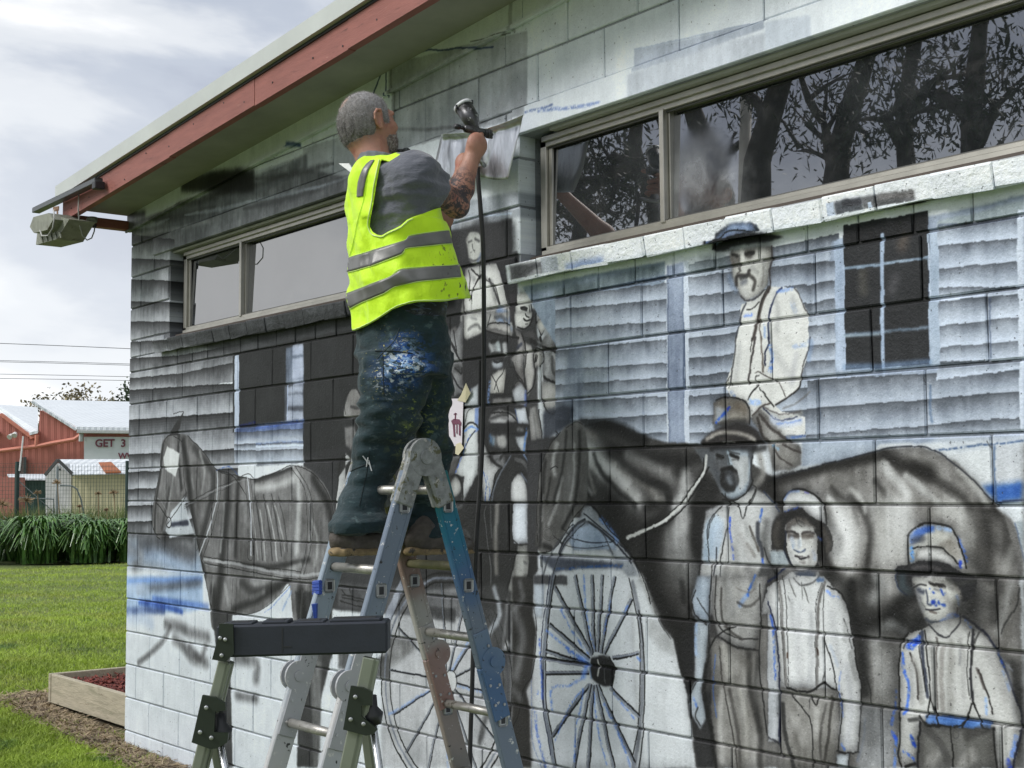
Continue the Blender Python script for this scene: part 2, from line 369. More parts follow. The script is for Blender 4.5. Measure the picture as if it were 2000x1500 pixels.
# ---- first horse (left), in harness before the cart
T7=(235,664,1.138)
F(T7,'175,470 185,520 198,580 204,640 222,640 250,612 300,606 350,570 376,545 388,640 432,640 440,560 470,500 478,420 468,350 440,305 400,280 340,296 300,308 262,302 215,290 185,250 150,214 128,208 106,212 92,232 86,300 74,360 71,410 80,432 88,440 100,412 122,384 146,346 160,400',(.47,.465,.46),1,1.5,True)
F(T7,'140,160 120,190 108,212 126,210 134,190',(.22,.22,.22),.95,1.5);F(T7,'388,560 400,700 392,950 440,950 446,800 470,700 472,560',(.26,.26,.26),.95,2.5);F(T7,'420,640 448,640 444,950 430,950',(.55,.55,.54),.6,4)
clip(T7,'175,470 185,520 198,580 204,640 222,640 250,612 300,606 350,570 376,545 388,640 432,640 440,560 470,500 478,420 468,350 440,305 400,280 340,296 300,308 262,302 215,290 185,250 150,214 128,208 106,212 92,232 86,300 74,360 71,410 80,432 88,440 100,412 122,384 146,346 160,400',1,True)
for q,w,v,al in (('140,225 150,300 158,380 170,450 185,520',22,.14,.85),('165,240 205,300 195,380 180,440',20,.20,.7),('130,215 128,260 135,330',12,.13,.7),('95,235 88,300 78,370 76,430',9,.16,.75),('240,310 235,400 225,500 215,600',30,.17,.8),('262,305 258,400 256,480',16,.15,.7),('205,560 215,640',30,.16,.8),
  ('300,312 340,300 380,285',12,.17,.75),('270,500 340,505 420,490',12,.18,.7),('250,600 320,570 370,535',16,.18,.75),('430,310 462,370 470,450 455,520',24,.16,.8),('400,560 410,640',26,.15,.85),('300,350 310,420 316,490',5,.16,.6),('318,345 330,420 338,490',5,.16,.6),('336,345 350,420 358,480',5,.18,.6),('352,350 366,410 372,470',4,.2,.55),('284,360 292,430 298,490',5,.18,.6),
  ('270,540 300,560 350,545',18,.20,.6),('108,330 100,380 92,420',10,.22,.6),('115,400 135,360 146,340',6,.14,.6)):
    L(T7,q,w,(v,v,v),al,1)
for q,w,v,al in (('176,250 186,290 180,340',10,.66,.6),('118,300 110,350 104,390',8,.62,.6),('300,330 345,325 385,310',16,.76,.75),('392,300 398,380 392,470',20,.78,.75),('310,380 318,440 322,490',5,.78,.7),('327,370 341,430 348,490',5,.80,.7),('345,370 360,430 366,470',5,.76,.6),('292,380 300,440 306,490',4,.7,.6),('424,400 438,450 432,500',10,.68,.6),('230,360 228,420 222,470',9,.62,.6),('205,540 200,590',8,.55,.5),('300,540 345,530 400,500',14,.66,.6),('232,545 240,590',12,.60,.6),('158,300 164,340',7,.55,.5),('404,560 400,620',7,.58,.5),('290,575 320,560',12,.60,.5)):
    L(T7,q,w,(v,v,v*.985),al,1)
clip()
F(T7,'104,236 131,252 128,282 122,304 112,296 98,286 96,262',(.84,.845,.83),.95,1);F(T7,'112,384 140,350 150,392 164,430 110,440 100,424',(.76,.78,.79),.95,1);F(T7,'112,406 150,400 152,412 112,416',(.16,.18,.24),.85,2)
for q,w,c,al in (('131,210 106,214 94,236 86,300 74,362 71,410 80,434 88,442',2.6,.07,.9),('150,214 185,250 215,290 262,303 300,309 340,297 385,280 430,300 462,345 476,410 470,480 440,530',2.2,.10,.85),('146,346 122,384 104,410',2.4,.10,.85),('146,346 160,400 176,470 186,520 202,600',2,.12,.7),('376,545 340,580 300,606 250,612',2,.12,.7),
   ('118,214 138,232 140,300 146,346',2,.10,.8),('124,212 132,240 128,300',1.6,.55,.8),('78,360 92,378 104,396',3,.10,.85),('82,352 98,372 106,392',1.5,.7,.8),('140,372 190,345 240,322 280,310',3,.55,.85),('140,368 190,340 240,317 280,305',1.4,.08,.85),('140,376 190,350 240,328',1.2,.10,.8),
   ('215,292 214,350 200,410 176,478',5.5,(.80,.81,.82),.9),('209,290 207,350 193,408 170,470',1.8,.08,.9),('222,292 221,350 208,412 184,482',1.8,.08,.9),('176,478 190,500 215,505',3,.55,.7),('214,290 240,296 262,318 280,345',2.4,.10,.85),
   ('283,308 289,380 290,478',5,(.80,.81,.83),.9),('277,308 283,380 284,478',1.6,.08,.9),('289,306 296,380 296,478',1.6,.08,.9),('262,306 284,298 296,306',2,.1,.8),('284,450 294,450 294,486 284,486 284,450',1.6,.08,.9),
   ('186,488 250,498 330,514 400,524 442,520',7,(.66,.66,.66),.9),('186,482 250,492 330,507 400,516',1.8,.08,.85),('188,497 250,508 330,524 400,533 440,530',2,.08,.85),('380,284 408,330 416,400 412,470 400,520',1.8,.09,.9),('390,282 420,335 428,400 422,470 408,522',1.8,.09,.9),('385,283 414,333 422,400 417,470 404,521',1.6,.72,.8),
   ('205,600 210,650',2,(.2,.3,.5),.7),('378,548 340,590 320,606',3,(.35,.5,.8),.6),('380,560 360,600',8,(.55,.66,.82),.6),('404,552 400,640',1.8,.1,.8),('250,530 246,600 240,640',1.8,.12,.7),('213,290 240,282 262,300',3,(.2,.35,.65),.6),('118,165 140,160 132,175',2,.12,.8)):
    L(T7,q,w,c,al,.45)
ell(329,1021,5,10,3,.12,.95);ell(329,1021,3.4,7.5,2,.75,.9)
# smaller wheel (rear), seen through the ladder
F(None,[(745,1240),(800,1160),(1040,1130),(1045,1500),(745,1500)],(.70,.70,.70),.9,5)
F('13','640,50 1040,90 1300,120 1620,120 1620,330 1040,300 640,240',(.38,.38,.385),.85,4)
F('13','1320,230 1560,260 1560,360 1320,330',(.24,.24,.245),.7,3)
F('13','640,570 800,590 900,700 960,640 1050,600 1050,820 640,720',(.30,.30,.30),.8,4)
F('13','1040,460 1240,500 1260,560 1080,700 1040,700',(.46,.46,.455),.8,5)
for s in ('660,70 720,90 740,130','670,110 700,150 730,160','670,170 780,190 850,210','660,200 850,250','670,150 750,160 850,190'):
    L('13',s,3.5,.16,.8,.7)
cx,cy=845+16,1125+800/4
ell(872,1335,128,215,4.5,.12,.9,t=.05);ell(872,1335,120,206,7,(.50,.52,.56),.8,.6,t=.05);ell(872,1335,111,198,4,.12,.9,t=.05)
for i in range(14):
    an=2*math.pi*(i+.3)/14;x1,y1=872+112*math.cos(an),1335+196*math.sin(an)
    L(None,[(872+10*math.cos(an),1330+16*math.sin(an)),(x1,y1)],5,(.42,.44,.47),.85,.5,sm=False)
    L(None,[(874+10*math.cos(an),1330+16*math.sin(an)),(x1+3,y1+1)],3.2,(.07,.07,.09),.9,.4,sm=False)
    if i%3==0: L(None,[(866+10*math.cos(an),1334+16*math.sin(an)),(x1-6,y1)],5,(.45,.6,.88),.5,.9,sm=False)
F(None,[(870,1310),(888,1310),(893,1345),(874,1352)],(.80,.80,.79),1,2);ell(881,1330,11,21,2.5,.1,.9)
F('13','1130,30 1000,330 1050,380 1130,140 1150,100',(.62,.64,.68),.8,2)
EDGE[0]=.5
# ---- standing men of the middle group (870-1120)
F('11','1490,1090 1560,1050 1610,1080 1620,1500 1490,1500',(.52,.51,.50),1,2)
F('11','1640,600 1700,590 1860,560 1900,640 1960,860 2000,960 2000,1130 1880,1150 1740,1080 1640,1150 1600,1000 1620,800',CR,1,1.5,True)
F(T3,'270,650 1050,600 1050,90 700,100 600,0 380,150 280,200',(.27,.27,.275),.7,6)
F(T3,'350,350 370,280 430,230 540,250 590,330 580,560 520,700 460,690 390,600',(.72,.72,.69),1,1.5,True)
for s,w,c,a in (('360,300 400,220 520,210 570,300',9,.25,.9),('390,390 430,370',7,.3,.7),('480,340 530,370',9,.28,.8),('440,420 450,480 480,500',4,.3,.8),('400,630 480,640 560,580',7,.3,.8),('420,540 440,520',4,.3,.6),('430,660 470,700',5,.35,.6),('560,540 520,650',10,(.45,.5,.6),.6)):
    L(T3,s,w,c,a,.8)
F(T3,'390,740 640,700 780,680 830,800 950,1250 900,1300 640,1320 620,1500 330,1500 320,1000',CR,1,1.5)
for s,w in (('400,780 420,900 400,1080 440,1200',4),('580,830 500,950 420,1150',4),('560,870 470,1020 400,1190',3),('340,920 380,1050 400,1110',4),('440,760 520,850 560,870',5),('680,900 750,1050 820,1240',7),('640,910 760,1000 830,1250',3),('800,700 860,880 940,1250',3),('320,1180 330,1380',4)):
    L(T3,s,w,(.17,.165,.17),.85,.5)
for s,w in (('700,940 740,1060 770,1180',14),('430,850 470,900',12),('360,1350 480,1380 600,1370',8)): L(T3,s,w,.45,.5,1)
L(T3,'560,860 640,900',9,.3,.6,1);L(T3,'820,1340 900,1400 950,1480',16,(.45,.58,.8),.7,1)
# two faces by the sill corner
F(T3,'1050,1130 1120,1080 1260,1090 1260,1250 1290,1500 1050,1500',CR,1,1.5)
F(T3,'1370,1000 1560,1010 1590,1180 1560,1500 1360,1500 1390,1200',(.70,.69,.66),1,2)
F(T3,'960,1100 1050,1090 1040,1500 980,1500',(.25,.24,.25),.9,2)
for t,s,w in ((T3,'1120,1300 1170,1290 1210,1310',5),(T3,'1130,1310 1200,1330',7),(T3,'1240,1270 1250,1380 1190,1400 1210,1430',3.5),(T3,'1150,1470 1230,1480 1280,1440',4.5),(T3,'1270,1260 1290,1400 1280,1500',4),(T3,'1060,1130 1050,1250',4),
  (T3,'1400,1200 1480,1240 1530,1190',4),(T3,'1400,1300 1450,1340 1530,1280',5),(T3,'1420,1140 1460,1160 1480,1120',5),(T3,'1370,1400 1430,1460 1500,1440 1530,1370',3.5),(T3,'1340,1300 1340,1500',5),
  (T4,'1180,100 1210,130 1250,100',5),(T4,'1160,100 1200,125 1250,110',4),(T4,'1290,60 1250,180 1160,240 1080,220',4),(T4,'1340,100 1380,230 1410,320',3.5),(T4,'1540,60 1480,200 1420,320',4),(T4,'1370,140 1400,260 1415,390',2.5)):
    L(t,s,w,(.14,.14,.145),.9,.5)
F(T4,'1040,0 1290,0 1280,60 1240,190 1140,250 1060,230',CR,.9,2)
L(T4,'1185,30 1200,60 1240,75',4,.15,.9,.5);L(T4,'1160,95 1200,125 1255,110',4.5,.12,.9,.5);L(T4,'1190,170 1220,165',4,.2,.7,.7);L(T4,'1290,60 1250,180 1160,240 1080,220',4,.14,.9,.6)
F(T4,'1150,300 1300,250 1400,400 1440,540 1600,560 1800,520 1780,400 1740,150 1620,60 1560,60 1500,300 1410,420 1200,330',(.42,.415,.41),.9,2)
F(T4,'1370,120 1530,60 1500,200 1420,310 1350,160',(.80,.79,.76),.95,1)
F(T4,'1610,140 1730,120 1790,460 1600,500 1620,300',(.66,.655,.65),.9,2); L(T4,'1490,260 1540,360 1500,440',22,.55,.7,1)
F(T4,'1040,230 1130,300 1180,420 1190,600 1150,700 1180,1100 1140,1180 1020,1000 1100,930 1000,700 960,620 1100,500',(.56,.55,.54),.95,2)
F(T4,'1180,400 1270,470 1300,600 1310,850 1280,1050 1220,1180 1170,800',(.74,.73,.71),.95,1.5)
F(T4,'1310,520 1420,520 1430,620 1400,740 1320,760 1300,620',(.74,.73,.71),.95,1.5)
F(T4,'1560,560 1750,550 1800,800 1780,960 1640,1000 1440,960 1420,800 1440,600',(.52,.52,.52),.95,2)
F(T4,'1420,970 1640,1000 1660,1350 1560,1440 1480,1400 1400,1200',(.70,.69,.67),.95,2)
F(T4,'1660,1010 1740,980 1740,1200 1700,1320 1660,1300',(.60,.60,.60),.8,2)
for s,w,c,a in (('1580,600 1650,720 1680,880',14,.75,.7),('1620,580 1700,700 1750,860',8,(.5,.6,.8),.6),('1480,620 1500,760 1480,860',16,.68,.7),('1660,640 1720,820',7,.3,.7),('1560,640 1570,800 1620,900',10,.28,.7),('1440,900 1560,970 1700,1000 1790,920',7,.12,.9),
   ('1680,560 1750,620 1760,700',4,.12,.9),('1300,560 1350,500 1430,560 1440,680 1380,750',3.5,.12,.9),('1330,600 1320,700',5,.1,.9),('1350,610 1335,690',3,.15,.9),('1430,480 1520,530 1600,560',5,.12,.9),
   ('1640,180 1620,350 1600,480',4,.15,.8),('1740,120 1790,300 1800,500',4,.13,.9),('1730,200 1660,300 1640,420',2.5,.2,.8),('1400,360 1410,400',9,.08,.9),('1180,400 1190,600 1170,900 1200,1250',4,.12,.9),('1130,300 1180,420',4,.12,.8),
   ('1290,600 1320,850 1290,1050 1210,1140',3.5,.12,.9),('1390,760 1400,1000 1400,1250',5,.1,.9),('1050,860 1140,960 1190,1150 1210,1280',4,.12,.9),('990,1100 1050,980 1140,960',3,.15,.8),('1640,1010 1640,1180 1660,1330',4,.13,.8),('1180,620 1100,560 970,640',3,.2,.7),
   ('1410,1210 1470,1360 1560,1430 1650,1350',4,.13,.8),('1800,500 1810,800 1780,1000',3,.2,.6),('1260,400 1300,420 1400,470',12,.15,.7),('1060,500 1130,440',10,(.2,.22,.28),.7)):
    L(T4,s,w,c,a,.6)
# coat man with wide hat (face around 975,690)
F(T4,'320,400 560,270 640,260 1000,340 1090,360 1050,560 980,600 960,1000 1030,1200 1020,1290 640,1320 520,1310 540,990 420,1080 340,1000',(.225,.225,.23),1,3)
F(T4,'340,20 580,0 620,100 600,280 520,320 380,390 330,350',CR,1,2);L(T4,'400,250 450,200 520,190 560,230',7,.45,.7,1);L(T4,'320,60 330,380',4,.15,.8,.6);L(T4,'430,80 500,110',6,.6,.6,1)
F(T4,'640,0 960,0 960,200 650,260',(.66,.655,.64),1,2);L(T4,'800,80 900,130 980,250',12,(.5,.62,.8),.7,1);L(T4,'770,70 850,60 900,110',9,.3,.7,.9);L(T4,'700,40 660,200',4,.2,.8,.6)
F(T4,'660,200 720,150 860,150 990,200 1000,330 840,250 700,240',(.74,.73,.71),1,1.5);F(T4,'640,260 780,230 980,320 960,345 840,310',(.55,.54,.53),.9,2);L(T4,'650,220 700,160 860,150 980,190',3,.12,.9,.5);L(T4,'640,260 760,300 960,345 1090,360',5,.1,.9,.6)
F(T4,'680,420 940,430 920,560 880,600 700,600',(.50,.51,.51),.9,2.5)
for s,w,c,a in (('720,420 790,400',10,.15,.8),('840,410 920,400',10,.15,.8),('800,450 810,540',12,(.72,.76,.76),.7),('700,470 720,540',9,.66,.7),('900,470 910,560 890,590',12,.68,.8),('850,460 860,560',6,.2,.7),('720,600 800,590 880,610',9,.16,.9),('740,620 800,660 860,620',8,.2,.8)):
    L(T4,s,w,c,a,1)
F(T4,'710,700 860,690 870,760 800,790 740,780',(.66,.68,.70),.9,2.5);F(T4,'710,880 800,820 900,780 920,850 890,1140 690,1150 700,1000',(.78,.77,.74),.95,2)
for s,w in (('710,870 760,960 810,1110',3),('890,790 860,860 790,950 750,1080',3),('740,690 790,710 860,680',6),('650,900 660,1100 700,1150 900,1160 1010,1130',4),('920,850 890,1140',3),('680,1000 670,1290',4),('1000,600 960,640 960,760 1000,770',3),('1010,700 1060,900 1140,1000',4)):
    L(T4,s,w,(.12,.12,.13),.85,.6)
L(T4,'690,980 670,1150 670,1280',8,(.5,.62,.82),.7,1);F(T4,'730,1200 1000,1190 1000,1280 720,1290',(.60,.59,.58),.9,2);L(T4,'700,1150 860,1140 1000,1180',5,.2,.8,.8)
F(T4,'1000,1090 1120,980 1190,1100 1190,1290 1040,1280',(.74,.75,.76),.95,2);L(T4,'1180,1130 1190,1290',8,(.35,.45,.75),.7,.9)
# left end of that group: jacket at 870-900
F(T4,'90,240 170,250 200,300 320,100 320,500 300,900 330,1100 180,1180 90,1180 70,900',(.58,.58,.58),.95,2)
for s,w in (('90,320 180,460 280,680',5),('110,340 200,540 290,700',3),('190,260 210,420 240,600',4),('200,780 290,860 300,780',5),('150,840 230,1000 310,1090',5),('140,860 180,1150',8),('100,1180 150,900',5)): L(T4,s,w,(.13,.13,.14),.9,.6)
L(T4,'230,780 260,800',18,.2,.7,1);F(T4,'430,1070 530,1000 530,1320 340,1320 360,1200',(.76,.78,.79),.95,2);L(T4,'420,1080 370,1200 330,1300',4,(.25,.3,.45),.8,.6)
# seated man with hat (face ~965,850)
F(T5,'330,50 530,40 520,400 530,960 340,1360 300,1350 330,1000 200,980 320,600 330,300',(.82,.83,.82),1,1.5)
F(T5,'480,50 530,40 520,330 470,250',(.40,.50,.72),.8,2)
F(T5,'580,60 670,40 640,270 590,400 660,690 720,800 850,880 800,960 720,1360 600,1360 580,900',(.76,.76,.75),1,1.5)
F(T5,'580,40 1200,20 1230,180 1290,320 1180,680 1260,900 1320,1360 700,1360 760,1050 900,860 700,760 660,560 590,300',(.235,.235,.235),1,2)
F(T5,'660,230 720,120 830,60 960,100 1050,140 1070,250 940,260 800,270',(.55,.545,.54),.95,2);F(T5,'700,230 820,190 930,210 930,260 690,260',(.80,.80,.79),.9,2);F(T5,'1040,60 1200,30 1210,120 1240,280 1080,270',(.80,.82,.84),.95,1.5)
F(T5,'590,300 700,280 900,280 1060,270 1200,310 1220,380 1180,430 1080,440 960,420 800,410 640,430 590,390',(.20,.20,.205),1,2,True);L(T5,'1080,350 1140,360',9,.5,.7,1)
F(T5,'700,430 760,430 900,420 930,560 880,660 800,600 760,640 690,640 680,540',(.40,.40,.40),.9,2.5);F(T5,'790,440 900,430 920,540 870,650 810,590 780,510',(.68,.675,.66),.9,2.5);L(T5,'690,450 710,560',11,(.35,.5,.65),.7,1);L(T5,'740,480 730,560',8,(.55,.65,.72),.6,1)
L(T5,'700,600 740,640 860,660',16,.17,.8,1);F(T5,'1040,450 1160,440 1230,340 1190,560 1180,680 1120,650 1070,560',(.78,.80,.81),.95,1.5);L(T5,'1200,340 1180,480 1160,640',7,(.4,.58,.85),.8,.8)
L(T5,'760,740 850,730 870,860 800,800',14,.55,.8,1);L(T5,'700,740 780,830 860,880',8,.15,.8,.8)
F(T5,'1000,1080 1060,980 1110,970 1180,1060 1230,1360 1000,1360',(.80,.80,.79),1,1.5,True)
for s,w,c in (('720,130 830,120 960,130 1060,230',4,.14),('700,200 820,160 940,150',7,.3),('950,50 940,260',2.5,.12),('1040,60 1060,180 1080,270',3,(.2,.3,.5)),('1200,40 1230,180 1250,400 1260,690',3,.12),('580,470 650,620 680,690',4,.15),('860,890 790,960 760,1100 700,1300',4,.13),('980,720 900,860 860,930 760,1150 720,1360',5,(.45,.47,.5)),
   ('1160,700 1250,850 1290,1050 1330,1360',4,.12),('1160,700 1220,800 1280,1000',5,(.5,.58,.7)),('1000,1050 1060,950 1130,930 1200,990 1250,1050',5,.2),('1130,960 1220,1100 1270,1360',6,(.42,.45,.5)),('1400,690 1390,900 1400,1200 1360,1350',6,(.14,.17,.25)),('1340,1000 1320,1250',5,(.4,.5,.7)),
   ('320,340 400,270 480,280 520,330',5,.14),('330,380 430,320 520,340',6,(.4,.55,.8)),('520,350 420,430 340,590 280,760 200,970',5,(.3,.42,.72)),('480,370 400,480 350,580',3,.15),('440,60 380,120 330,300',3,.3),
   ('150,1010 210,980 270,1040 310,1180 310,1340',5,.12),('240,730 100,830 50,930',12,.5),('600,930 640,1100 620,1350',4,(.3,.42,.65)),('640,960 690,1200 680,1350',4,(.45,.55,.75)),('770,980 740,1150 690,1340',4,.12),('890,640 850,750',10,.2),('1050,760 1150,800 1230,920',10,.42)):
    L(T5,s,w,c,.85,.5)
F(T5,'100,1220 160,1060 220,1010 280,1100 280,1220 200,1290 120,1270',(.72,.72,.70),.95,2,True)
F(T5,'330,1340 400,1180 520,980 560,1360',(.20,.20,.205),.95,2);F(T5,'80,740 250,740 200,960 60,980 20,900',(.36,.355,.35),.9,3)
F(T5,'1250,40 1340,20 1400,300 1420,660 1400,800 1350,1000 1280,900 1270,600 1240,200',(.62,.615,.60),1,2);L(T5,'1370,80 1410,400 1420,660',4,.12,.9,.6);L(T5,'1290,100 1320,300 1340,500',7,.45,.5,1)
# his legs and sleeve lower down
F(T6,'200,30 1340,30 1330,700 1300,1500 500,1500 440,900 300,500',(.215,.215,.215),.95,3)
F(T6,'1010,20 1220,20 1230,350 1260,560 1180,600 1020,580 1000,400',(.84,.86,.88),1,1.2);F(T6,'1080,600 1210,600 1230,860 1200,1080 1080,1380 1000,1500 890,1500 930,1300 1000,1000 1060,740',(.66,.66,.64),1,2,True)
for s,w,c,a in (('790,60 780,300 770,560 780,980',20,(.50,.49,.47),.85),('980,30 970,300 960,660',5,.06,.9),('640,60 620,200 660,600 700,900 690,1300',4,.5,.7),('1230,60 1240,350 1280,640',6,(.35,.35,.36),.8),('1310,60 1330,400 1330,700',8,.13,.8),('1010,540 1100,600 1250,590',4,.2,.9),('1050,640 1040,760 990,1000 920,1300',4,.12,.9),
   ('1230,880 1210,1060 1120,1260 1080,1370',4,.12,.9),('550,740 540,1230',4,.05,.9),('1400,760 1410,1150',3,.06,.9),('700,60 700,300 720,500',6,.42,.7),('230,100 300,60',10,.5,.5),('240,480 350,420 400,480',14,.36,.6),('540,1250 620,1280 700,1320',10,.5,.7),('1160,840 1200,870',8,.4,.6)):
    L(T6,s,w,c,a,.7)
F('13','1740,100 1840,60 2000,120 1990,560 1960,500 1900,640 1820,560 1760,400',(.27,.27,.27),.9,3)
F('13','1880,600 2000,560 2000,1500 1900,1300 1760,700',(.26,.26,.265),.8,4);L('13','1860,100 1900,300 1810,470',14,(.66,.68,.70),.7,1);L('13','1880,300 1800,560 1760,620',3,.12,.8,.6);L('13','1960,200 1930,560',9,.5,.6,1)
L('13','1900,1300 1880,1180 1800,1100 1750,1300',16,.2,.6,1)
EDGE[0]=0
# ---- right weatherboards
F(None,[(1020,560),(1300,510),(1303,1010),(1100,1010),(1100,700)],(.55,.60,.66),1,2)
F('21','330,760 1200,560 1200,640 330,850',(.42,.47,.47),.7,4)
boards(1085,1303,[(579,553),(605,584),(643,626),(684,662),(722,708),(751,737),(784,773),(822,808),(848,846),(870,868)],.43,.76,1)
L('21','330,830 700,760 1210,660',5,(.25,.30,.38),.55,.9)
F(None,[(1303,520),(1337,510),(1339,870),(1305,872)],(.55,.59,.66),1,1.5);F(None,[(1336,510),(1346,508),(1347,868),(1337,870)],(.76,.79,.83),1,.8);L(None,[(1305,520),(1306,700),(1307,870)],5,(.38,.42,.50),.7,.8);L(None,[(1334,540),(1335,790)],2,(.32,.38,.48),.7,.6)
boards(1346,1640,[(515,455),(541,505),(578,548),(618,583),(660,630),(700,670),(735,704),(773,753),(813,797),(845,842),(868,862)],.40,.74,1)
F(TA,'200,620 650,540 700,600 700,700 450,760 250,780',(.36,.40,.40),.6,5)
# left shade beside the middle group
F(T4,'1800,500 2000,480 2000,1500 1700,1500 1720,1100',(.42,.46,.52),.6,5)
F(T5,'1440,100 1720,0 1860,40 1820,300 1560,440 1430,600',(.24,.26,.30),.85,5)
# far right boards + painted sash window
F(None,[(1625,470),(2000,380),(2000,860),(1600,870)],(.60,.64,.70),1,2)
boards(1575,1992,[(740,722),(798,764),(850,815),(866,846)],.38,.72,1)
boards(1575,1632,[(516,508),(556,548),(594,583),(640,630),(676,668),(707,704),(742,738)],.40,.74,1)
boards(1830,1990,[(441,421),(480,465),(526,510),(560,560),(588,572),(638,618),(680,663),(706,703),(742,720)],.44,.80,1)
F('31','1320,230 2000,60 2000,170 1320,290',(.60,.64,.62),.6,3);L('31','1330,270 1600,250 1990,190',5,(.36,.40,.48),.7,.9)
F(None,[(1648,440),(1812,412),(1814,712),(1650,722)],(.22,.225,.235),1,1.2);F(None,[(1630,470),(1648,465),(1652,722),(1634,725)],(.66,.71,.78),1,1);F(None,[(1812,455),(1832,450),(1836,712),(1816,715)],(.68,.73,.79),1,1)
F('31','600,280 1240,160 1240,300 600,430',(.10,.11,.13),.7,4)
L('31','740,640 740,780',26,(.48,.46,.42),.5,1);L('31','1060,370 1050,420',30,(.42,.36,.31),.5,1);L('31','1000,680 960,760',26,(.38,.37,.38),.5,1)
L('31','600,600 860,570 1000,550 1240,520',8,(.60,.67,.74),.85,.6);L('31','600,1120 860,1100 1240,1060',10,(.56,.63,.70),.7,.8);L('31','600,1130 860,1115',9,(.7,.76,.8),.6,.8)
L('31','890,340 890,900 893,1400',11,(.66,.72,.80),.95,.4);L('31','600,1370 900,1360 1250,1330',14,(.45,.55,.68),.6,1)
F(None,[(1987,410),(2000,408),(2002,860),(1992,860)],(.80,.83,.87),.9,1)
L('31','1730,830 1740,1300',5,(.30,.35,.45),.6,.8);L('31','1265,340 1245,820',3,(.25,.28,.35),.6,.7);L('31','1255,400 1262,820',3,(.85,.88,.93),.8,.6)
L('32','1265,20 1275,300',6,(.32,.40,.50),.7,.9);L('32','400,20 405,300',4,(.34,.40,.48),.6,.9)
F('32','1270,420 2000,400 2000,620 1500,560',(.74,.76,.78),.7,4);F('32','270,450 900,430 830,520 560,620 260,640',(.66,.70,.75),.9,3)
L('32','1300,530 1500,500 1760,470 1990,440',6,(.20,.30,.46),.8,.8);L('32','1700,450 1740,520',3,.2,.7,.7)
F('32','1350,560 1760,500 1770,900 1700,880 1500,700',(.82,.83,.83),.95,3);F('32','1780,480 2000,460 2000,900 1790,910',(.72,.73,.74),.9,3)
F('32','1660,800 1780,780 2000,760 2000,900 1790,930',(.16,.34,.62),.85,6);L('32','1760,500 1780,920',7,(.30,.38,.50),.8,.9);L('32','1790,925 2000,910',7,(.12,.16,.25),.8,.8)
EDGE[0]=.4
F(None,[(1030,860),(1180,840),(1180,1010),(1090,1010),(1045,1085),(1030,1085)],(.27,.27,.275),1,2)
# ---- big horse (rump at right, neck to the left)
F('32','0,760 200,700 500,620 800,540 1000,500 1200,490 1300,530 1480,620 1640,780 1780,960 1900,1060 1960,1200 2000,1350 2000,1500 0,1500',(.50,.49,.475),1,2)
F(None,[(1300,880),(1500,935),(1990,1080),(2000,1500),(1300,1500)],(.50,.49,.475),1,2)
F(None,[(1115,870),(1140,840),(1180,825),(1230,845),(1300,865),(1420,868),(1520,940),(1520,1130),(1320,1500),(1240,1500),(1200,1130),(1140,1010),(1100,1010),(1055,1060),(1045,1070),(1050,960),(1080,900)],(.30,.295,.29),1,2.5)
clip(None,[(1040,1075),(1045,960),(1080,890),(1115,860),(1140,830),(1180,820),(1300,862),(1420,866),(1500,930),(1640,900),(1750,870),(1830,878),(1900,935),(1960,1010),(1995,1110),(2000,1500),(1250,1500),(1200,1120),(1140,1005),(1100,1010)],2)
for t,s,w,c,a in (   # neck
 ('22','480,380 520,460 600,560 700,640 820,730 900,850 960,900',34,(.72,.71,.69),.85),('22','540,560 640,640 760,760 860,830',20,(.68,.67,.65),.7),('22','780,600 900,700 1040,780 1120,880 1160,920',24,(.58,.57,.55),.7),('22','900,560 1100,640 1250,700 1340,820',34,(.52,.51,.50),.6),
 ('22','1340,700 1330,840 1260,980',26,(.62,.62,.61),.7),('22','500,280 560,340 640,420',22,(.50,.48,.46),.7),('22','360,560 400,620 420,680',18,(.70,.69,.66),.8),('22','420,700 380,800 320,950',20,(.52,.51,.49),.6),('22','500,720 480,860 400,980',12,(.50,.49,.48),.7),
 ('22','1380,960 1300,1100 1280,1300 1320,1480',60,(.62,.62,.61),.6),('22','560,600 600,700 640,840',12,(.60,.59,.57),.6),('22','640,520 720,600 800,660',10,(.70,.69,.67),.5)):
    L(t,s,w,c,a,1)
for t,s,w,a in (('22','640,560 700,680 800,820 900,900 960,980',20,.75),('22','840,640 960,720 1060,760 1180,800 1220,900',16,.65),('22','300,660 320,760 300,860',20,.8),('22','470,640 420,800 370,960',12,.7),('22','560,680 560,800 620,900',12,.6),('22','560,290 700,300 820,330 920,400 1020,440',34,.85),('22','760,540 900,540 1100,580 1300,600',30,.75),
  ('22','800,960 800,1100 900,1200',80,.7),('22','1040,960 1200,960 1150,1040 1020,1140',20,.6),('22','1100,1200 1060,1350',50,.75),('22','1240,1040 1120,1140 1060,1200',26,.7),('22','1280,700 1380,600 1480,560',26,.6),('22','1500,760 1460,860 1400,960 1430,1100 1430,1400',36,.8),('22','1580,820 1500,1000',40,.7),('22','240,1200 300,1120 340,1230 260,1260',24,.75),
  ('22','1060,1280 1080,1480',60,.6),('23','1060,40 1150,200 1250,350 1330,440',50,.85),('23','1300,480 1330,700 1360,900',36,.85),('23','1330,60 1340,200',16,.6),('23','1440,600 1440,420 1400,260',20,.7)):
    L(t,s,w,(.13,.13,.13),a,1)
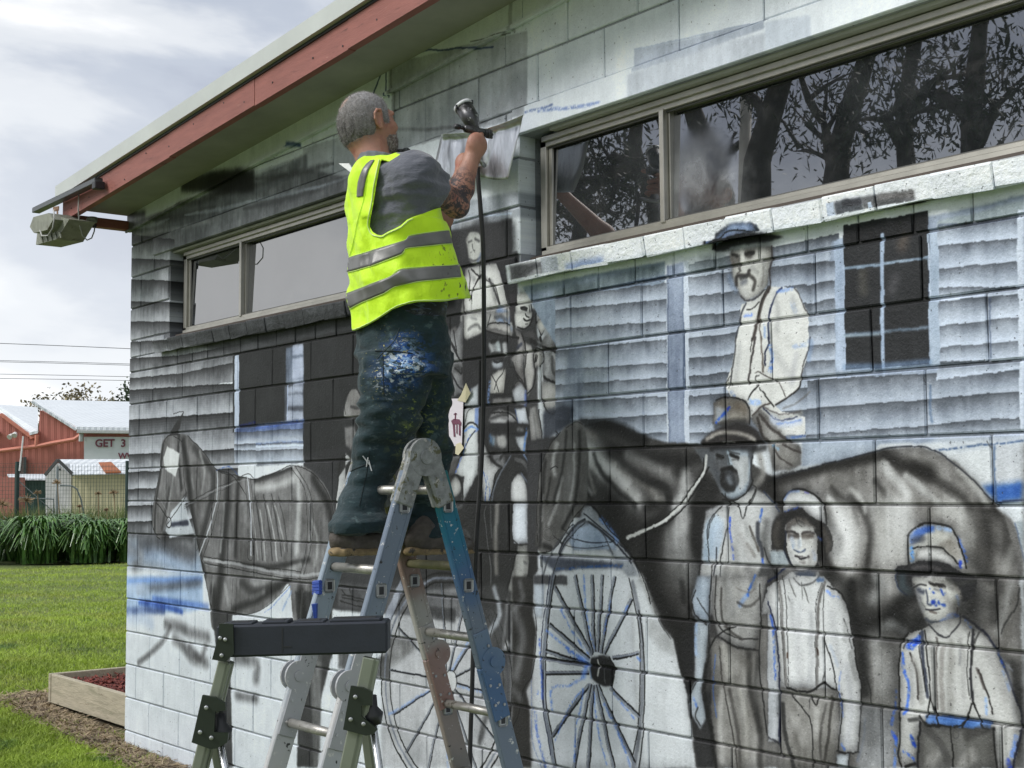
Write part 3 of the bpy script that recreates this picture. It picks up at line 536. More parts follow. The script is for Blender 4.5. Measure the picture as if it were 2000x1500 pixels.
# rump shading
for s,w,a in (('0,770 200,710 500,640 800,570',26,.85),('900,560 1050,640 1250,700',36,.85),('1150,660 1350,780 1500,880 1560,960',22,.6),('840,760 900,850 950,940',16,.5),('500,820 560,880 640,960 700,1100',14,.5),('640,900 740,1000 800,1150 780,1400',18,.5),('780,1000 800,1200 760,1500',16,.4),
   ('1700,960 1850,1000 2000,1040',50,.75),('1700,1100 1720,1250 1700,1500',30,.6),('1860,1150 1880,1350',36,.5),('0,880 80,900 40,960',50,.7),('250,1000 200,900',20,.5),('450,1380 480,1480',40,.8),('1580,1000 1640,1200 1640,1420',20,.35),('1300,1350 1400,1480',30,.3)):
    L('32',s,w,(.14,.135,.13),a,1)
for s,w,a in (('900,640 1000,760 1080,860',18,.6),('1080,720 1200,820 1320,920',14,.5),('1500,680 1620,820 1700,930',20,.7),('1000,1000 1020,1200 1060,1300',70,.7),('560,1050 620,1200 620,1320',60,.85),('480,900 560,1020 600,1120',14,.7),('640,820 720,900 760,1000',12,.6),('1350,980 1500,1020 1560,1200',40,.55),('860,980 900,1150 900,1300',50,.6),('1850,1450 1900,1300',20,.4),('540,1180 520,1300 560,1350',26,.6)):
    L('32',s,w,(.74,.735,.715),a,1)
for s,w,a in (('650,100 750,50 800,20',36,.5),('600,300 700,250 820,100',50,.5),('700,400 900,350 1000,300',60,.85),('1000,280 1050,200 1150,150',30,.8),('650,60 660,250 700,400',22,.8),('720,550 740,700 750,900',30,.7),('1200,350 1100,450 1000,350',40,.8),('1650,250 1700,200',40,.5),('1900,700 1960,1000 1990,1400',30,.6),('1750,30 1800,100 1750,350',26,.5),('1550,60 1600,150 1580,260',30,.7)):
    L('33',s,w,(.12,.12,.12),a,1)
for s,w,a in (('850,550 900,700 900,900',60,.45),('800,1100 880,1300 850,1500',50,.6),('900,400 980,380 1060,420',20,.6),('820,180 900,80 860,20',30,.5),('1800,450 1860,200 1900,60',20,.5)):
    L('33',s,w,(.66,.66,.65),a,1)
L('33','1820,450 1840,400 1930,240 1960,100',5,.15,.7,.6)
clip()
L('32','0,760 200,700 500,620 800,540 960,500 1200,490 1300,530 1400,590 1560,720 1700,870 1790,950',4,(.14,.15,.18),.85,.7);L('32','1920,1090 1970,1250 2000,1380',4,(.25,.32,.45),.7,.7)
F('32','1930,1080 2000,1060 2000,1330 1960,1180',(.62,.66,.68),.8,2)
# neck collar strap
L('22','1520,560 1500,680 1400,840 1340,930 1200,1060 1050,1140 900,1200',9,(.72,.72,.70),.95,.5);L('22','1500,580 1490,680 1390,830 1330,900',3,.12,.9,.6);L('22','1540,650 1480,760 1400,880 1330,980 1200,1090 1040,1160',3,.12,.9,.6)
L('22','400,390 470,370 540,300',2.5,.12,.9,.6);L('22','420,400 500,390 550,320',2,.12,.9,.6);L('22','340,370 400,440 460,490',3,.14,.9,.6);L('22','400,400 470,470',4,(.55,.56,.56),.8,.7);L('22','320,580 350,575 370,585',3,.08,.9,.6)
ell(1073,1036,13,16,2,.25,.7);ell(1073,1037,9,12,1.5,.3,.6)
EDGE[0]=.25
# ---- great wheel in front
F(None,[(1042,1125),(1140,1010),(1180,1020),(1260,1130),(1330,1500),(1040,1500)],(.83,.84,.845),1,1.5)
F('23','920,160 1000,0 1040,60 1120,280 1180,400 1260,500 1310,720 1370,920 1440,1500 1000,1500',(.83,.84,.84),1,1.5)
F('22','560,960 620,950 700,1050 830,1210 1000,1500 900,1500 700,1240 480,1180',(.62,.64,.66),.9,2);F('22','470,1100 620,1090 780,1200 820,1290 480,1300 440,1220',(.62,.68,.76),.9,2)
F('22','200,1340 880,1400 860,1440 500,1440 340,1480',(.26,.28,.33),.85,3);L('22','340,1450 600,1430 860,1420',7,(.22,.38,.62),.8,.8)
F('23','170,0 430,0 430,70 170,70',(.30,.30,.31),.9,2)
for t,s,w in (('22','560,1010 700,1130 830,1240 940,1360 1000,1500',4),('22','600,1080 720,1170 850,1290 930,1400',6),('22','570,1060 480,1120 400,1240 360,1340',7),('22','620,950 740,1080 830,1210',3),('22','480,1210 600,1240 760,1240 800,1220',3),('22','330,1200 400,1270',4),('22','470,1100 330,1230',3)):
    L(t,s,w,(.14,.15,.18),.85,.6)
L('22','590,1090 500,1130 420,1240 370,1340 320,1500',11,(.36,.38,.42),.75,.7)
L('22','700,1060 760,1130 820,1220',12,(.40,.56,.82),.6,.9)
LR='320,0 290,200 270,400 250,600 240,800 250,1000 280,1200 330,1500'
L('23',LR,14,(.52,.54,.58),.95,.5);L('23','340,0 310,150 290,300 275,500 262,750 270,1000 300,1200 345,1480',4.5,.12,.9,.5);L('23','295,0 270,200 240,400 225,650 235,900 250,1100 300,1400',3,(.14,.16,.25),.9,.5);L('23','215,500 220,700 235,960',6,(.25,.38,.75),.65,.9)
L('23','170,560 150,760 150,1000 160,1300 230,1500',5,(.35,.45,.65),.5,.8);L('23','180,1080 200,1250 260,1500',8,(.25,.40,.80),.6,.9)
L('23','940,60 980,250 1010,500 1020,700 1015,1000 980,1300 950,1500',15,(.50,.51,.53),.95,.5);L('23','910,20 950,200 985,400 1000,600 1000,900 985,1150 940,1400',3.5,.12,.9,.5);L('23','990,280 1010,420 1035,700 1035,1000 1010,1350 990,1500',4,.10,.9,.5)
L('23','1040,60 1110,260 1160,380 1240,500',3,.2,.7,.7);F('23','1060,300 1180,420 1260,510 1290,640 1140,560 1060,450',(.60,.60,.59),.5,6)
L('23','1010,0 1060,150 1130,300',14,(.58,.58,.57),.7,1)
hub=(1170,1312)
for s in ('620,620 330,90','600,650 290,380','590,690 265,590','585,700 265,650','600,755 262,760','620,600 490,0','640,590 620,0','665,590 700,0','690,600 800,10','720,610 930,190','790,640 985,600','600,850 310,1250','610,850 480,1500','630,860 595,1500','650,860 790,1500','670,860 950,1460','770,880 990,1100'):
    L('23',s,6.5,(.50,.52,.56),.9,.4,sm=False)
    a,b=P('23',s);dx,dy=b[0]-a[0],b[1]-a[1];l=math.hypot(dx,dy);nx,ny=-dy/l*3,dx/l*3
    if nx<0: nx,ny=-nx,-ny
    L(None,[(a[0]+nx,a[1]+ny),(b[0]+nx,b[1]+ny)],4.2,(.06,.06,.08),.95,.4,sm=False);L(None,[(a[0]-nx,a[1]-ny),(b[0]-nx,b[1]-ny)],1.8,(.2,.21,.25),.8,.4,sm=False)
for s,w in (('380,260 480,450 600,620',5),('270,430 450,580 560,660',6),('560,0 580,300 640,560',5),('560,790 450,860 310,880 310,1040',6),('560,880 430,1050 330,1300',4),('560,900 500,1200 480,1450',5),('640,900 670,1200 740,1480',5),('720,1000 850,1280 920,1480',7),('800,920 950,1110',5),('900,240 870,290',7),('520,640 580,680 560,780',14),('430,570 480,620',9),('770,200 720,450',5),('980,640 1000,660',6),('200,900 200,930',5)):
    L('23',s,w,(.35,.52,.88),.6,.9)
F('23','620,640 700,625 760,640 800,720 790,820 760,860 690,850 630,800 610,720',(.20,.20,.21),1,1.5,True);L('23','670,660 680,720 670,780',6,(.78,.77,.74),.9,.8);L('23','720,700 725,840',3,.5,.6,.7);L('23','760,640 800,720 785,840 770,860',4,.05,.9,.5);L('23','600,650 610,720 620,800',6,(.4,.5,.65),.7,.8);L('23','700,640 760,650',6,.35,.6,.8)
F('23','1370,920 1300,500 1420,300 1430,800 1400,900',(.17,.17,.175),.9,3);F('23','1380,930 1560,900 1580,1500 1440,1500',(.20,.20,.205),.85,3)
# horse foreleg between wheel and group
F('23','0,0 120,0 160,60 160,300 190,420 180,600 150,800 110,900 140,1100 150,1500 0,1500',(.24,.235,.23),1,2.5);L('23','30,300 80,450 60,620 30,780',26,.46,.7,1);L('23','170,230 190,420 180,600 150,780 90,880 50,1080 0,1200',3,.12,.9,.6);L('23','60,60 80,180 20,260',16,.5,.6,1);L('23','20,900 60,960',20,.45,.5,1)
F('23','170,70 260,70 240,330 180,320',(.74,.77,.80),.9,2)
EDGE[0]=.5
# ---- man on the horse / rider (1400-1590, 440-900)
EDGE[0]=0
F(TA,'840,1120 900,1090 1000,1060 1060,980 1150,900 1300,910 1450,930 1560,1150 1600,1300 1600,1500 800,1500 820,1300',CR,1,1.5)
F(TB,'780,0 1600,0 1580,240 1510,440 1480,560 1400,640 1220,760 1300,820 1560,880 1560,1080 1320,1080 1000,900 920,880 910,700 730,660 650,540 740,330 780,100',CR,1,1.5)
EDGE[0]=.5
F(TB,'1040,780 1400,1160 1500,1200 1510,1400 1380,1480 1200,1480 1150,1200 950,900',(.55,.54,.52),1,2)
L(TB,'1060,780 1200,860 1350,880 1500,840',12,(.66,.66,.64),.7,1)
F(TA,'710,560 730,510 1000,470 1180,460 1180,600 1150,700 1130,880 1060,960 1000,1020 900,1070 840,1000 790,900 750,780',(.76,.755,.725),1,1.5)
L(TA,'1180,470 1180,620 1150,760 1160,880 1130,960',6,(.22,.20,.20),.85,.7);F(TA,'890,500 1000,500 960,600 890,600',(.24,.23,.22),.85,3.5);F(TA,'720,560 830,560 820,660 740,680',(.36,.34,.32),.8,3)
L(TA,'830,650 830,740 800,770',5,(.32,.3,.29),.8,.8);L(TA,'840,500 860,620',9,(.84,.83,.80),.6,1);L(TA,'930,740 900,790 800,800 790,900',8,(.18,.17,.17),.85,.9);L(TA,'930,790 990,850 970,950',8,(.24,.23,.22),.8,.9);L(TA,'860,870 880,860',14,(.42,.43,.45),.9,1);L(TA,'840,820 900,800',8,.25,.8,.9)
L(TA,'860,960 900,1000',12,(.72,.72,.70),.8,1);L(TA,'840,1020 900,1080 1000,1040 1080,950',5,(.25,.24,.24),.85,.7);L(TA,'1080,700 1080,800 1060,900',5,(.5,.48,.45),.6,1);L(TA,'700,800 740,900 780,960',12,(.50,.56,.64),.6,1)
# hat on the sill course
F(TA,'530,480 560,320 620,270 760,210 960,190 1010,220 1060,320 1160,330 1320,360 1150,400 900,440 700,500 560,510',(.20,.21,.23),1,1.5);F(TA,'620,300 760,215 960,200 1000,290 860,300 700,340 560,450 570,360',(.48,.58,.76),.85,2);L(TA,'560,340 700,290 860,290 1000,310',3.5,.12,.8,.6);F(TA,'700,470 900,430 880,470 720,500',(.66,.68,.68),.8,1.5)
L(TA,'530,500 560,400 590,300',4,(.08,.09,.15),.9,.6)
for t,s,w,c,a in ((TA,'890,1110 840,1220 820,1340 790,1500',6,(.24,.25,.28),.85),(TA,'900,1180 960,1170 1040,1080',3.5,.14,.85),(TA,'1150,920 1080,1050 1040,1200 1000,1400 970,1500',11,(.25,.22,.21),.9),(TA,'1130,900 1060,1080 1020,1250',2.5,.1,.8),(TA,'1290,920 1220,990 1160,1160 1140,1320 1150,1500',5,(.12,.15,.28),.9),(TA,'1420,930 1480,1000 1540,1150 1580,1230',4,(.28,.27,.28),.8),
   (TA,'1050,1250 1050,1400 1070,1500',5,(.35,.32,.30),.8),(TB,'790,0 770,200 740,380 720,520',5,(.26,.26,.27),.8),(TB,'1000,0 960,200 940,400 920,520',7,(.22,.20,.20),.85),(TB,'960,0 940,150',3,.12,.8),(TB,'1060,0 1080,200 1090,380',6,(.42,.38,.35),.8),(TB,'1140,0 1150,80 1110,180 1110,300',5,(.10,.12,.22),.9),(TB,'1610,0 1590,150 1540,300 1500,460',4.5,(.25,.24,.25),.85),
   (TB,'1500,480 1480,560 1380,650 1220,750',5,(.15,.14,.14),.9),(TB,'1000,400 1040,380 1100,420 1200,470 1270,520 1330,660',3,(.28,.26,.25),.8),(TB,'1050,420 1010,440 1010,490 1040,510',2.5,.1,.9),(TB,'1040,570 1120,660 1200,770',4,.1,.9),(TB,'1030,540 960,620 920,690',4.5,.1,.9),(TB,'1160,730 1060,780 960,870',5,(.28,.25,.24),.85),
   (TB,'1080,790 1180,880 1280,920 1460,880',4,(.15,.17,.26),.85),(TB,'1080,780 1200,830 1320,850 1500,820',4,(.35,.33,.33),.7),(TB,'1300,790 1450,730 1600,600',6,(.45,.44,.43),.6),(TB,'1040,860 1150,980 1280,1080 1380,1150',8,(.25,.23,.22),.85),(TB,'1020,900 1080,1100 1140,1150',10,(.22,.20,.19),.8),(TB,'1300,1180 1400,1240 1500,1280',6,(.25,.23,.22),.8),(TB,'1210,1250 1280,1350 1400,1420',6,(.28,.26,.25),.8),
   (TB,'1180,900 1300,960 1500,930',20,(.72,.76,.84),.6),(TB,'1240,960 1500,920',6,(.38,.52,.82),.5),(TB,'1350,1120 1450,1110 1560,1090',7,(.3,.42,.66),.7),(TB,'1160,100 1190,200 1160,370',11,(.50,.64,.90),.85),(TA,'880,1250 960,1230',9,(.38,.52,.85),.7),(TA,'1240,960 1400,940',10,(.45,.60,.88),.6),(TA,'1100,1340 1110,1480',8,(.5,.62,.82),.6),(TA,'1400,1100 1440,1190',14,(.6,.70,.86),.5),
   (TB,'940,720 1040,730',14,(.50,.65,.88),.7),(TB,'720,600 760,640',10,(.50,.60,.78),.6),(TB,'1200,1200 1250,1240',9,(.45,.65,.8),.6),(TB,'1420,100 1560,80',12,(.55,.65,.82),.5),(TB,'1600,40 1620,60 1600,260',14,(.45,.55,.7),.4),(TB,'640,540 720,430',3,(.3,.3,.3),.8),(TB,'700,470 690,560',3,(.3,.3,.3),.7)):
    L(t,s,w,c,a,.6)
# ---- second man: hat 1420,850 and standing body
F(TB,'540,880 540,720 650,660 780,660 900,700 930,760 940,960 800,950 640,980 530,960',(.50,.48,.45),1,1.5);F(TB,'560,760 660,780 700,900 560,960',(.66,.68,.70),.8,3);L(TB,'700,780 640,860 570,950',10,(.20,.38,.80),.8,.8);L(TB,'700,780 680,800',8,(.1,.2,.6),.8,.7);L(TB,'800,760 880,800',20,(.42,.38,.33),.6,1);L(TB,'720,870 820,860',16,(.66,.64,.60),.6,1)
L(TB,'560,700 650,665 780,665 880,710 925,780 935,880 930,960',4,.12,.9,.5);F(TB,'390,1160 500,1060 640,990 780,940 900,960 1000,1020 1080,1130 1100,1180 900,1190 400,1200',(.22,.21,.21),1,2)
L(TB,'460,1130 600,1070 760,1060 900,1090 980,1140',13,(.66,.64,.61),.9,.8);L(TB,'480,1150 580,1110 650,1100',3,.2,.8,.7);L(TB,'600,1140 700,1120 800,1160',5,(.28,.26,.25),.8,.8);L(TB,'640,1165 760,1160',5,(.74,.73,.71),.8,.8)
F('22','1420,500 1560,490 1900,500 1870,700 1890,830 1800,900 1680,930 1640,860 1560,700',(.36,.37,.38),1,2.5)
F('22','1580,560 1680,520 1850,540 1870,650 1850,760 1820,860 1720,900 1640,850 1650,700',(.58,.63,.67),.95,2.5)
for s,w,c,a in (('1600,560 1640,570',8,.16,.85),('1710,550 1760,575',9,(.13,.11,.11),.9),('1690,530 1700,640',8,(.66,.78,.84),.8),('1590,620 1610,720',16,(.30,.30,.31),.8),('1610,680 1680,655 1730,690 1750,740 1740,800 1700,840',13,(.20,.195,.20),.75),('1640,690 1640,780',22,(.30,.30,.31),.6),('1690,740 1700,770',14,(.50,.53,.54),.9),('1780,640 1790,760',18,(.68,.76,.81),.7),('1850,560 1840,640 1820,700',6,(.2,.2,.2),.7),('1880,560 1870,700 1880,780',5,(.17,.17,.18),.8),
   ('1640,860 1680,910 1760,910 1840,840 1880,760',4,.12,.9),('1700,870 1760,840',14,(.66,.70,.72),.7),('1940,560 1960,700 1900,800',22,(.60,.59,.57),.8),('1900,520 1980,500',20,(.2,.2,.2),.8)):
    L('22',s,w,c,a,.8)
F('22','1510,1000 1640,930 1720,920 1830,880 1900,820 2000,950 2000,1500 1480,1500 1490,1200',(.74,.745,.745),1,1.5)
F(TD,'250,980 290,600 440,430 560,400 760,280 900,330 1020,480 940,620 930,880 900,1010 820,1300 820,1500 160,1500 190,1280 230,1200',(.72,.72,.71),1,1.5)
F(TD,'250,960 290,600 380,520 440,560 320,1000',(.66,.73,.79),.8,3);F(TD,'340,640 470,560 470,760 400,980 330,960',(.62,.68,.74),.8,3)
F(TD,'800,700 940,600 930,880 1080,900 1100,1020 900,1010',(.60,.60,.59),.8,3);F(TD,'820,1020 980,1040 1100,1060 900,1200 830,1340 790,1480 780,1200',(.28,.28,.28),.85,4);F(TD,'450,1010 800,1030 800,1250 500,1200',(.62,.61,.59),.7,4)
F(TD,'160,430 290,430 250,600 240,960 160,960',(.16,.16,.16),.85,3);F(TD,'160,960 240,960 210,1260 130,1200',(.38,.38,.38),.7,3)
for s,w,c,a in (('520,460 500,640 450,900 430,1000',4,.13,.9),('450,380 520,400 500,450',4,.13,.9),('440,440 320,600 310,800 320,990',3.5,.15,.85),('370,540 330,620 320,760',4,.18,.7),('560,400 620,460 655,570 700,440 760,330 770,290',3.5,.12,.9),('480,320 500,380 600,380 700,300 740,230',3.5,.12,.9),('740,240 780,280 760,360 720,420',3,.15,.8),('850,300 940,400 1010,490',4,(.2,.24,.32),.8),
   ('530,560 530,680 545,800 555,960',7,(.18,.32,.82),.8),('840,480 820,590',8,(.22,.38,.72),.8),('800,620 800,760 830,860 840,930',14,(.20,.21,.24),.8),('720,650 760,760 800,880',9,(.30,.28,.26),.8),('860,860 900,980 980,1120',4,.15,.8),('840,970 840,990',9,(.15,.32,.75),.8),('690,820 760,930',12,(.5,.48,.46),.6),('620,720 680,860 720,960',16,(.66,.65,.64),.5),
   ('395,860 390,1000 370,1200 370,1500',5,(.22,.22,.24),.85),('360,1010 340,1250 320,1500',6,(.25,.24,.24),.8),('445,1010 440,1200 470,1500',4,.2,.8),('240,1000 210,1280',4,.15,.8),('190,1280 170,1380 220,1500',4,.15,.9),('200,1330 280,1460',5,(.3,.3,.32),.7),('230,1280 260,1420 320,1500',4,.2,.7),
   ('560,1240 640,1290 780,1260',10,(.42,.40,.38),.7),('590,1400 700,1440 800,1380',10,(.22,.2,.2),.8),('560,1380 640,1440',5,(.2,.19,.18),.7),('740,1190 720,1280 690,1350',10,(.14,.32,.70),.9),('690,1270 640,1360',12,(.45,.60,.85),.6),('400,1380 390,1500',8,(.5,.62,.84),.6),('630,1320 720,1330',26,(.72,.71,.69),.7)):
    L(TD,s,w,c,a,.6)
F('23','1450,0 1560,0 1540,400 1420,300 1410,180',(.62,.66,.70),1,2);F('23','1640,0 2000,0 1930,400 1900,580 1720,570 1620,480 1570,300 1570,0',(.62,.615,.60),1,2)
F('23','1560,480 1650,500 1800,580 1930,570 1940,900 1990,1200 2000,1500 1580,1500 1560,900',(.52,.51,.49),1,2);F('23','1430,320 1550,380 1520,640 1480,900 1520,1100 1470,1200 1400,1080 1380,950 1430,820',(.66,.69,.71),1,1.5)
for s,w,c,a in (('1440,120 1410,200 1430,300 1520,380',3.5,.13,.9),('1450,180 1520,290 1560,340',4,.2,.8),('1560,0 1540,300 1540,640 1510,700',4,.13,.9),('1600,0 1590,300 1640,420 1760,490 1920,490',4,.15,.85),('1640,100 1640,330 1700,430 1800,500',8,(.28,.27,.26),.8),('1620,480 1740,560 1920,580',6,.15,.85),('1740,400 1680,420 1600,480 1550,560',4,.12,.9),('1900,0 1840,150',9,(.18,.38,.75),.9),('1830,160 1780,230',14,(.5,.62,.82),.6),('1750,100 1850,130 1900,100',6,(.5,.48,.46),.7),('1760,210 1840,240 1930,180',8,(.3,.29,.28),.7),
   ('1590,620 1570,900 1600,1100',5,(.3,.45,.75),.6),('1620,560 1640,800 1700,1100 1760,1500',5,(.24,.23,.22),.8),('1700,900 1760,1200 1780,1500',14,(.30,.29,.28),.7),('1850,620 1860,900 1930,1200 1940,1480',22,(.22,.215,.21),.75),('1780,640 1840,700',30,(.40,.39,.37),.6),('1650,560 1690,760',24,(.66,.65,.62),.7),('1640,900 1620,1200 1640,1450',18,(.66,.65,.63),.7),('1780,900 1830,1150 1830,1400',16,(.66,.65,.62),.6),
   ('1440,380 1440,600 1460,620',12,(.55,.66,.82),.6),('1420,960 1440,1020',9,(.38,.52,.82),.7),('1450,1030 1430,1100 1470,1170',5,(.2,.2,.2),.8),('1440,820 1390,940 1380,1000',3.5,.14,.8),('1520,700 1500,900 1560,1250 1590,1500',14,(.15,.15,.15),.85),('1940,60 1940,400 1930,620 1950,900 1990,1250',4,.12,.9)):
    L('23',s,w,c,a,.7)
# ---- boy in floppy hat (1565,1050)
F(TD,'1040,500 1050,360 1130,300 1220,285 1340,320 1430,420 1460,640 1330,540 1210,460',(.80,.80,.79),1,1);L(TD,'1040,500 1045,380 1120,300 1220,280 1330,320 1410,390 1450,480 1465,640',4.5,.10,.95,.5);L(TD,'1060,380 1110,310 1200,300',5,(.5,.58,.75),.6,.9);L(TD,'1260,310 1300,320',5,(.4,.38,.68),.7,.8)
F(TD,'940,860 930,720 980,580 1060,500 1210,460 1330,550 1460,630 1520,720 1535,840 1500,900 1430,960 1370,980 1380,1030 1130,1020 1060,880',(.19,.185,.18),1,1.5,True)
L(TD,'1060,500 1120,480 1210,465',6,(.30,.40,.68),.8,.8);L(TD,'1000,620 960,740 990,820',16,(.34,.32,.30),.6,1);L(TD,'1440,700 1490,800 1470,880',14,(.36,.34,.32),.6,1)
F(TD,'1065,700 1080,620 1180,560 1300,600 1360,700 1390,760 1380,880 1370,1000 1300,1060 1200,1070 1140,1020 1090,880',(.76,.755,.735),1,1.5,True)
F(TD,'1090,600 1180,540 1280,560 1380,680 1300,640 1200,600 1130,640 1070,700',(.40,.38,.36),.9,2)
F(TD,'920,890 1060,880 1110,1010 920,1010',(.52,.56,.58),.8,3)
for s,w,c,a in (('1170,560 1190,610 1230,640',3.5,.18,.9),('1190,580 1240,600 1250,620',3,.25,.8),('1080,700 1130,695 1190,715',8,(.16,.15,.15),.9),('1100,735 1190,740',13,(.27,.25,.24),.85),('1230,710 1290,700 1350,720',7,(.22,.2,.2),.85),('1240,740 1330,745',14,(.30,.27,.25),.8),('1140,830 1150,870 1200,900 1260,880',5,(.4,.5,.66),.7),('1215,760 1220,840',7,(.82,.85,.86),.7),('1150,880 1210,905 1265,875',3.5,(.25,.27,.32),.85),('1130,760 1150,830',14,(.56,.60,.66),.6),
   ('1165,940 1230,965 1295,945',6,(.17,.16,.17),.95),('1160,945 1300,945',3,(.25,.23,.24),.8),('1210,995 1250,1000',8,(.42,.4,.39),.8),('1070,700 1060,880 1110,980 1130,1030',5,(.14,.16,.22),.9),('1400,760 1420,780',9,(.3,.4,.65),.7),('1340,900 1350,960',12,(.6,.64,.72),.6),('1430,700 1460,950 1440,1040',5,.14,.8),('1400,840 1400,960',14,.15,.7)):
    L(TD,s,w,c,a,.7)
F(TD,'840,1500 850,1400 900,1260 1000,1180 1120,1090 1180,1080 1380,1080 1460,1190 1580,1300 1640,1400 1670,1500',(.80,.80,.79),1,1.2)
F(TD,'1150,1080 1370,1070 1370,1150 1200,1170',(.34,.35,.37),.85,2.5);L(TD,'1220,1130 1320,1130',14,(.28,.33,.42),.7,1)
F('33','0,80 60,40 250,0 430,0 560,130 620,250 660,400 690,650 725,850 725,1010 700,1390 540,1370 560,1000 540,870 400,900 140,870 90,870 90,700 60,500 0,230',(.81,.81,.80),1,1.2)
F('33','0,230 60,500 90,700 90,1300 0,1300',(.78,.79,.80),.9,1.5)
F('33','130,880 540,880 560,1370 540,1500 80,1500 90,900',(.56,.55,.53),1,1.5)
for t,s,w,c,a in (('33','110,0 130,150 150,400 160,860',2.5,.14,.9),('33','80,60 100,200 120,500 140,850',9,(.46,.45,.44),.85),('33','70,70 90,250 110,500 130,860',2,.13,.8),('33','440,50 400,200 385,400 380,860',9,(.42,.41,.40),.85),('33','420,60 380,200 370,420 370,860',2,.14,.9),('33','440,80 430,300 440,700 420,850',2.5,.14,.85),
   ('33','150,870 250,910 340,900 430,840 500,880 540,890',5,.11,.95),('33','440,480 500,680 540,880 570,1000 550,1370',3.5,.13,.9),('33','460,80 560,130 620,250 650,400 690,650 725,850 725,1010 700,1380',4,.12,.95),('33','540,1370 620,1390 710,1385',4,.12,.9),('33','0,210 50,380 80,600 90,850 80,1300',4,(.10,.12,.22),.9),('33','20,320 40,440 60,800',8,(.25,.42,.82),.7),
   ('33','180,930 280,1050 330,1150 350,1500',3.5,.13,.9),('33','330,950 370,1010 385,960',4,.13,.9),('33','320,960 320,1050',2.5,.2,.8),('33','110,1000 130,1250 200,1500',14,(.20,.2,.2),.8),('33','450,1000 400,1250 420,1500',8,(.35,.34,.33),.7),('33','500,940 470,1200 440,1450',9,(.28,.27,.26),.8),('33','200,1100 280,1300',26,(.68,.67,.65),.6),('33','380,1050 360,1250',16,(.7,.69,.67),.6),
   ('33','590,340 620,420 650,560',4,(.3,.3,.3),.7),('33','610,380 600,500',16,(.62,.62,.61),.6),('33','640,600 680,800',14,(.56,.56,.55),.6),('33','160,30 190,120 210,160',5,(.38,.38,.37),.7),('33','260,60 265,180',4,(.32,.32,.31),.8),('33','280,100 320,210',4,(.35,.35,.34),.8),('33','200,20 250,80 350,60 400,0',5,(.3,.3,.3),.7),('33','460,120 540,170',10,(.35,.5,.85),.6),('33','390,40 420,30',12,(.3,.42,.6),.7),
   ('33','580,1320 600,1360',8,(.35,.5,.82),.7),('33','570,750 560,900 575,1100',5,(.35,.48,.80),.5),('33','150,160 165,200',4,.4,.5),('33','0,40 60,0 120,-60',5,(.10,.14,.26),.9),('33','640,1400 620,1500',5,.2,.9),('33','150,600 150,640',5,(.3,.2,.16),.8),('33','385,570 390,610',5,(.22,.15,.12),.8),('33','0,1270 80,1320 110,1420',6,(.2,.2,.22),.8),('33','490,550 540,700',10,(.68,.72,.78),.5)):
    L(t,s,w,c,a,.55)
L('33','770,800 800,900 810,1000',3.5,.18,.8,.6);L('33','880,0 900,1500',3,(.45,.45,.44),.5,.8);L('33','760,1130 740,1300 700,1450',5,(.35,.4,.5),.5,.9);F('33','540,1390 640,1395 620,1500 530,1500',(.74,.76,.77),1,1)
F('33','730,1000 1020,1050 960,1500 700,1500',(.52,.525,.53),.7,5)
# ---- child in tall hat (right)
F(TE,'490,680 480,480 500,300 600,200 700,150 840,155 1020,190 1100,260 1160,420 1200,580 1250,740 1100,700 850,630 640,650',(.70,.695,.67),1,1);F(TE,'510,310 600,220 700,175 840,180 840,270 760,280 700,300 640,380 520,420',(.30,.44,.72),.85,2.5);L(TE,'880,210 1050,240',12,(.58,.70,.88),.8,.8)
F(TE,'530,330 700,300 740,340 690,400 540,430',(.27,.28,.31),.75,4);L(TE,'760,310 900,320 1000,380',14,(.78,.77,.73),.7,1);F(TE,'860,440 1040,330 1130,380 1180,560 1150,640 1080,600 980,480',(.50,.48,.45),.75,4);F(TE,'590,640 620,500 800,470 930,490 1080,640 1120,720 870,630',(.80,.795,.78),.9,2)
L(TE,'540,480 540,620',10,(.35,.58,.85),.8,.9);L(TE,'1160,660 1160,700',11,(.08,.20,.66),.95,.7);L(TE,'1150,350 1210,500 1250,640',8,(.22,.38,.75),.65,.9)
L(TE,'500,680 490,560 485,400 500,300 600,200 700,155 840,155 1020,190 1080,240 1130,340 1180,480 1210,620 1245,740',4.5,.08,.95,.45);L(TE,'560,480 700,462 860,462 950,485 1040,570 1130,680',4,.09,.95,.5)
F(TE,'310,760 360,700 480,690 640,650 800,635 900,650 1040,690 1180,770 1300,830 1390,870 1390,980 1340,1080 1240,1160 1160,1150 1100,1000 960,870 560,850 540,960 590,1100 440,1080 350,960',(.18,.18,.19),1,1.5)
L(TE,'400,860 420,980 500,1050',22,(.30,.36,.38),.6,1);L(TE,'560,740 800,730 900,760',10,(.40,.38,.38),.6,1);L(TE,'310,760 320,900 380,1020 480,1090',3,(.15,.2,.3),.8,.6)
F(TE,'560,860 960,850 1100,940 1160,1050 1150,1300 1080,1400 980,1490 800,1500 700,1380 640,1200 580,1000',(.78,.775,.745),1,1.8,True)
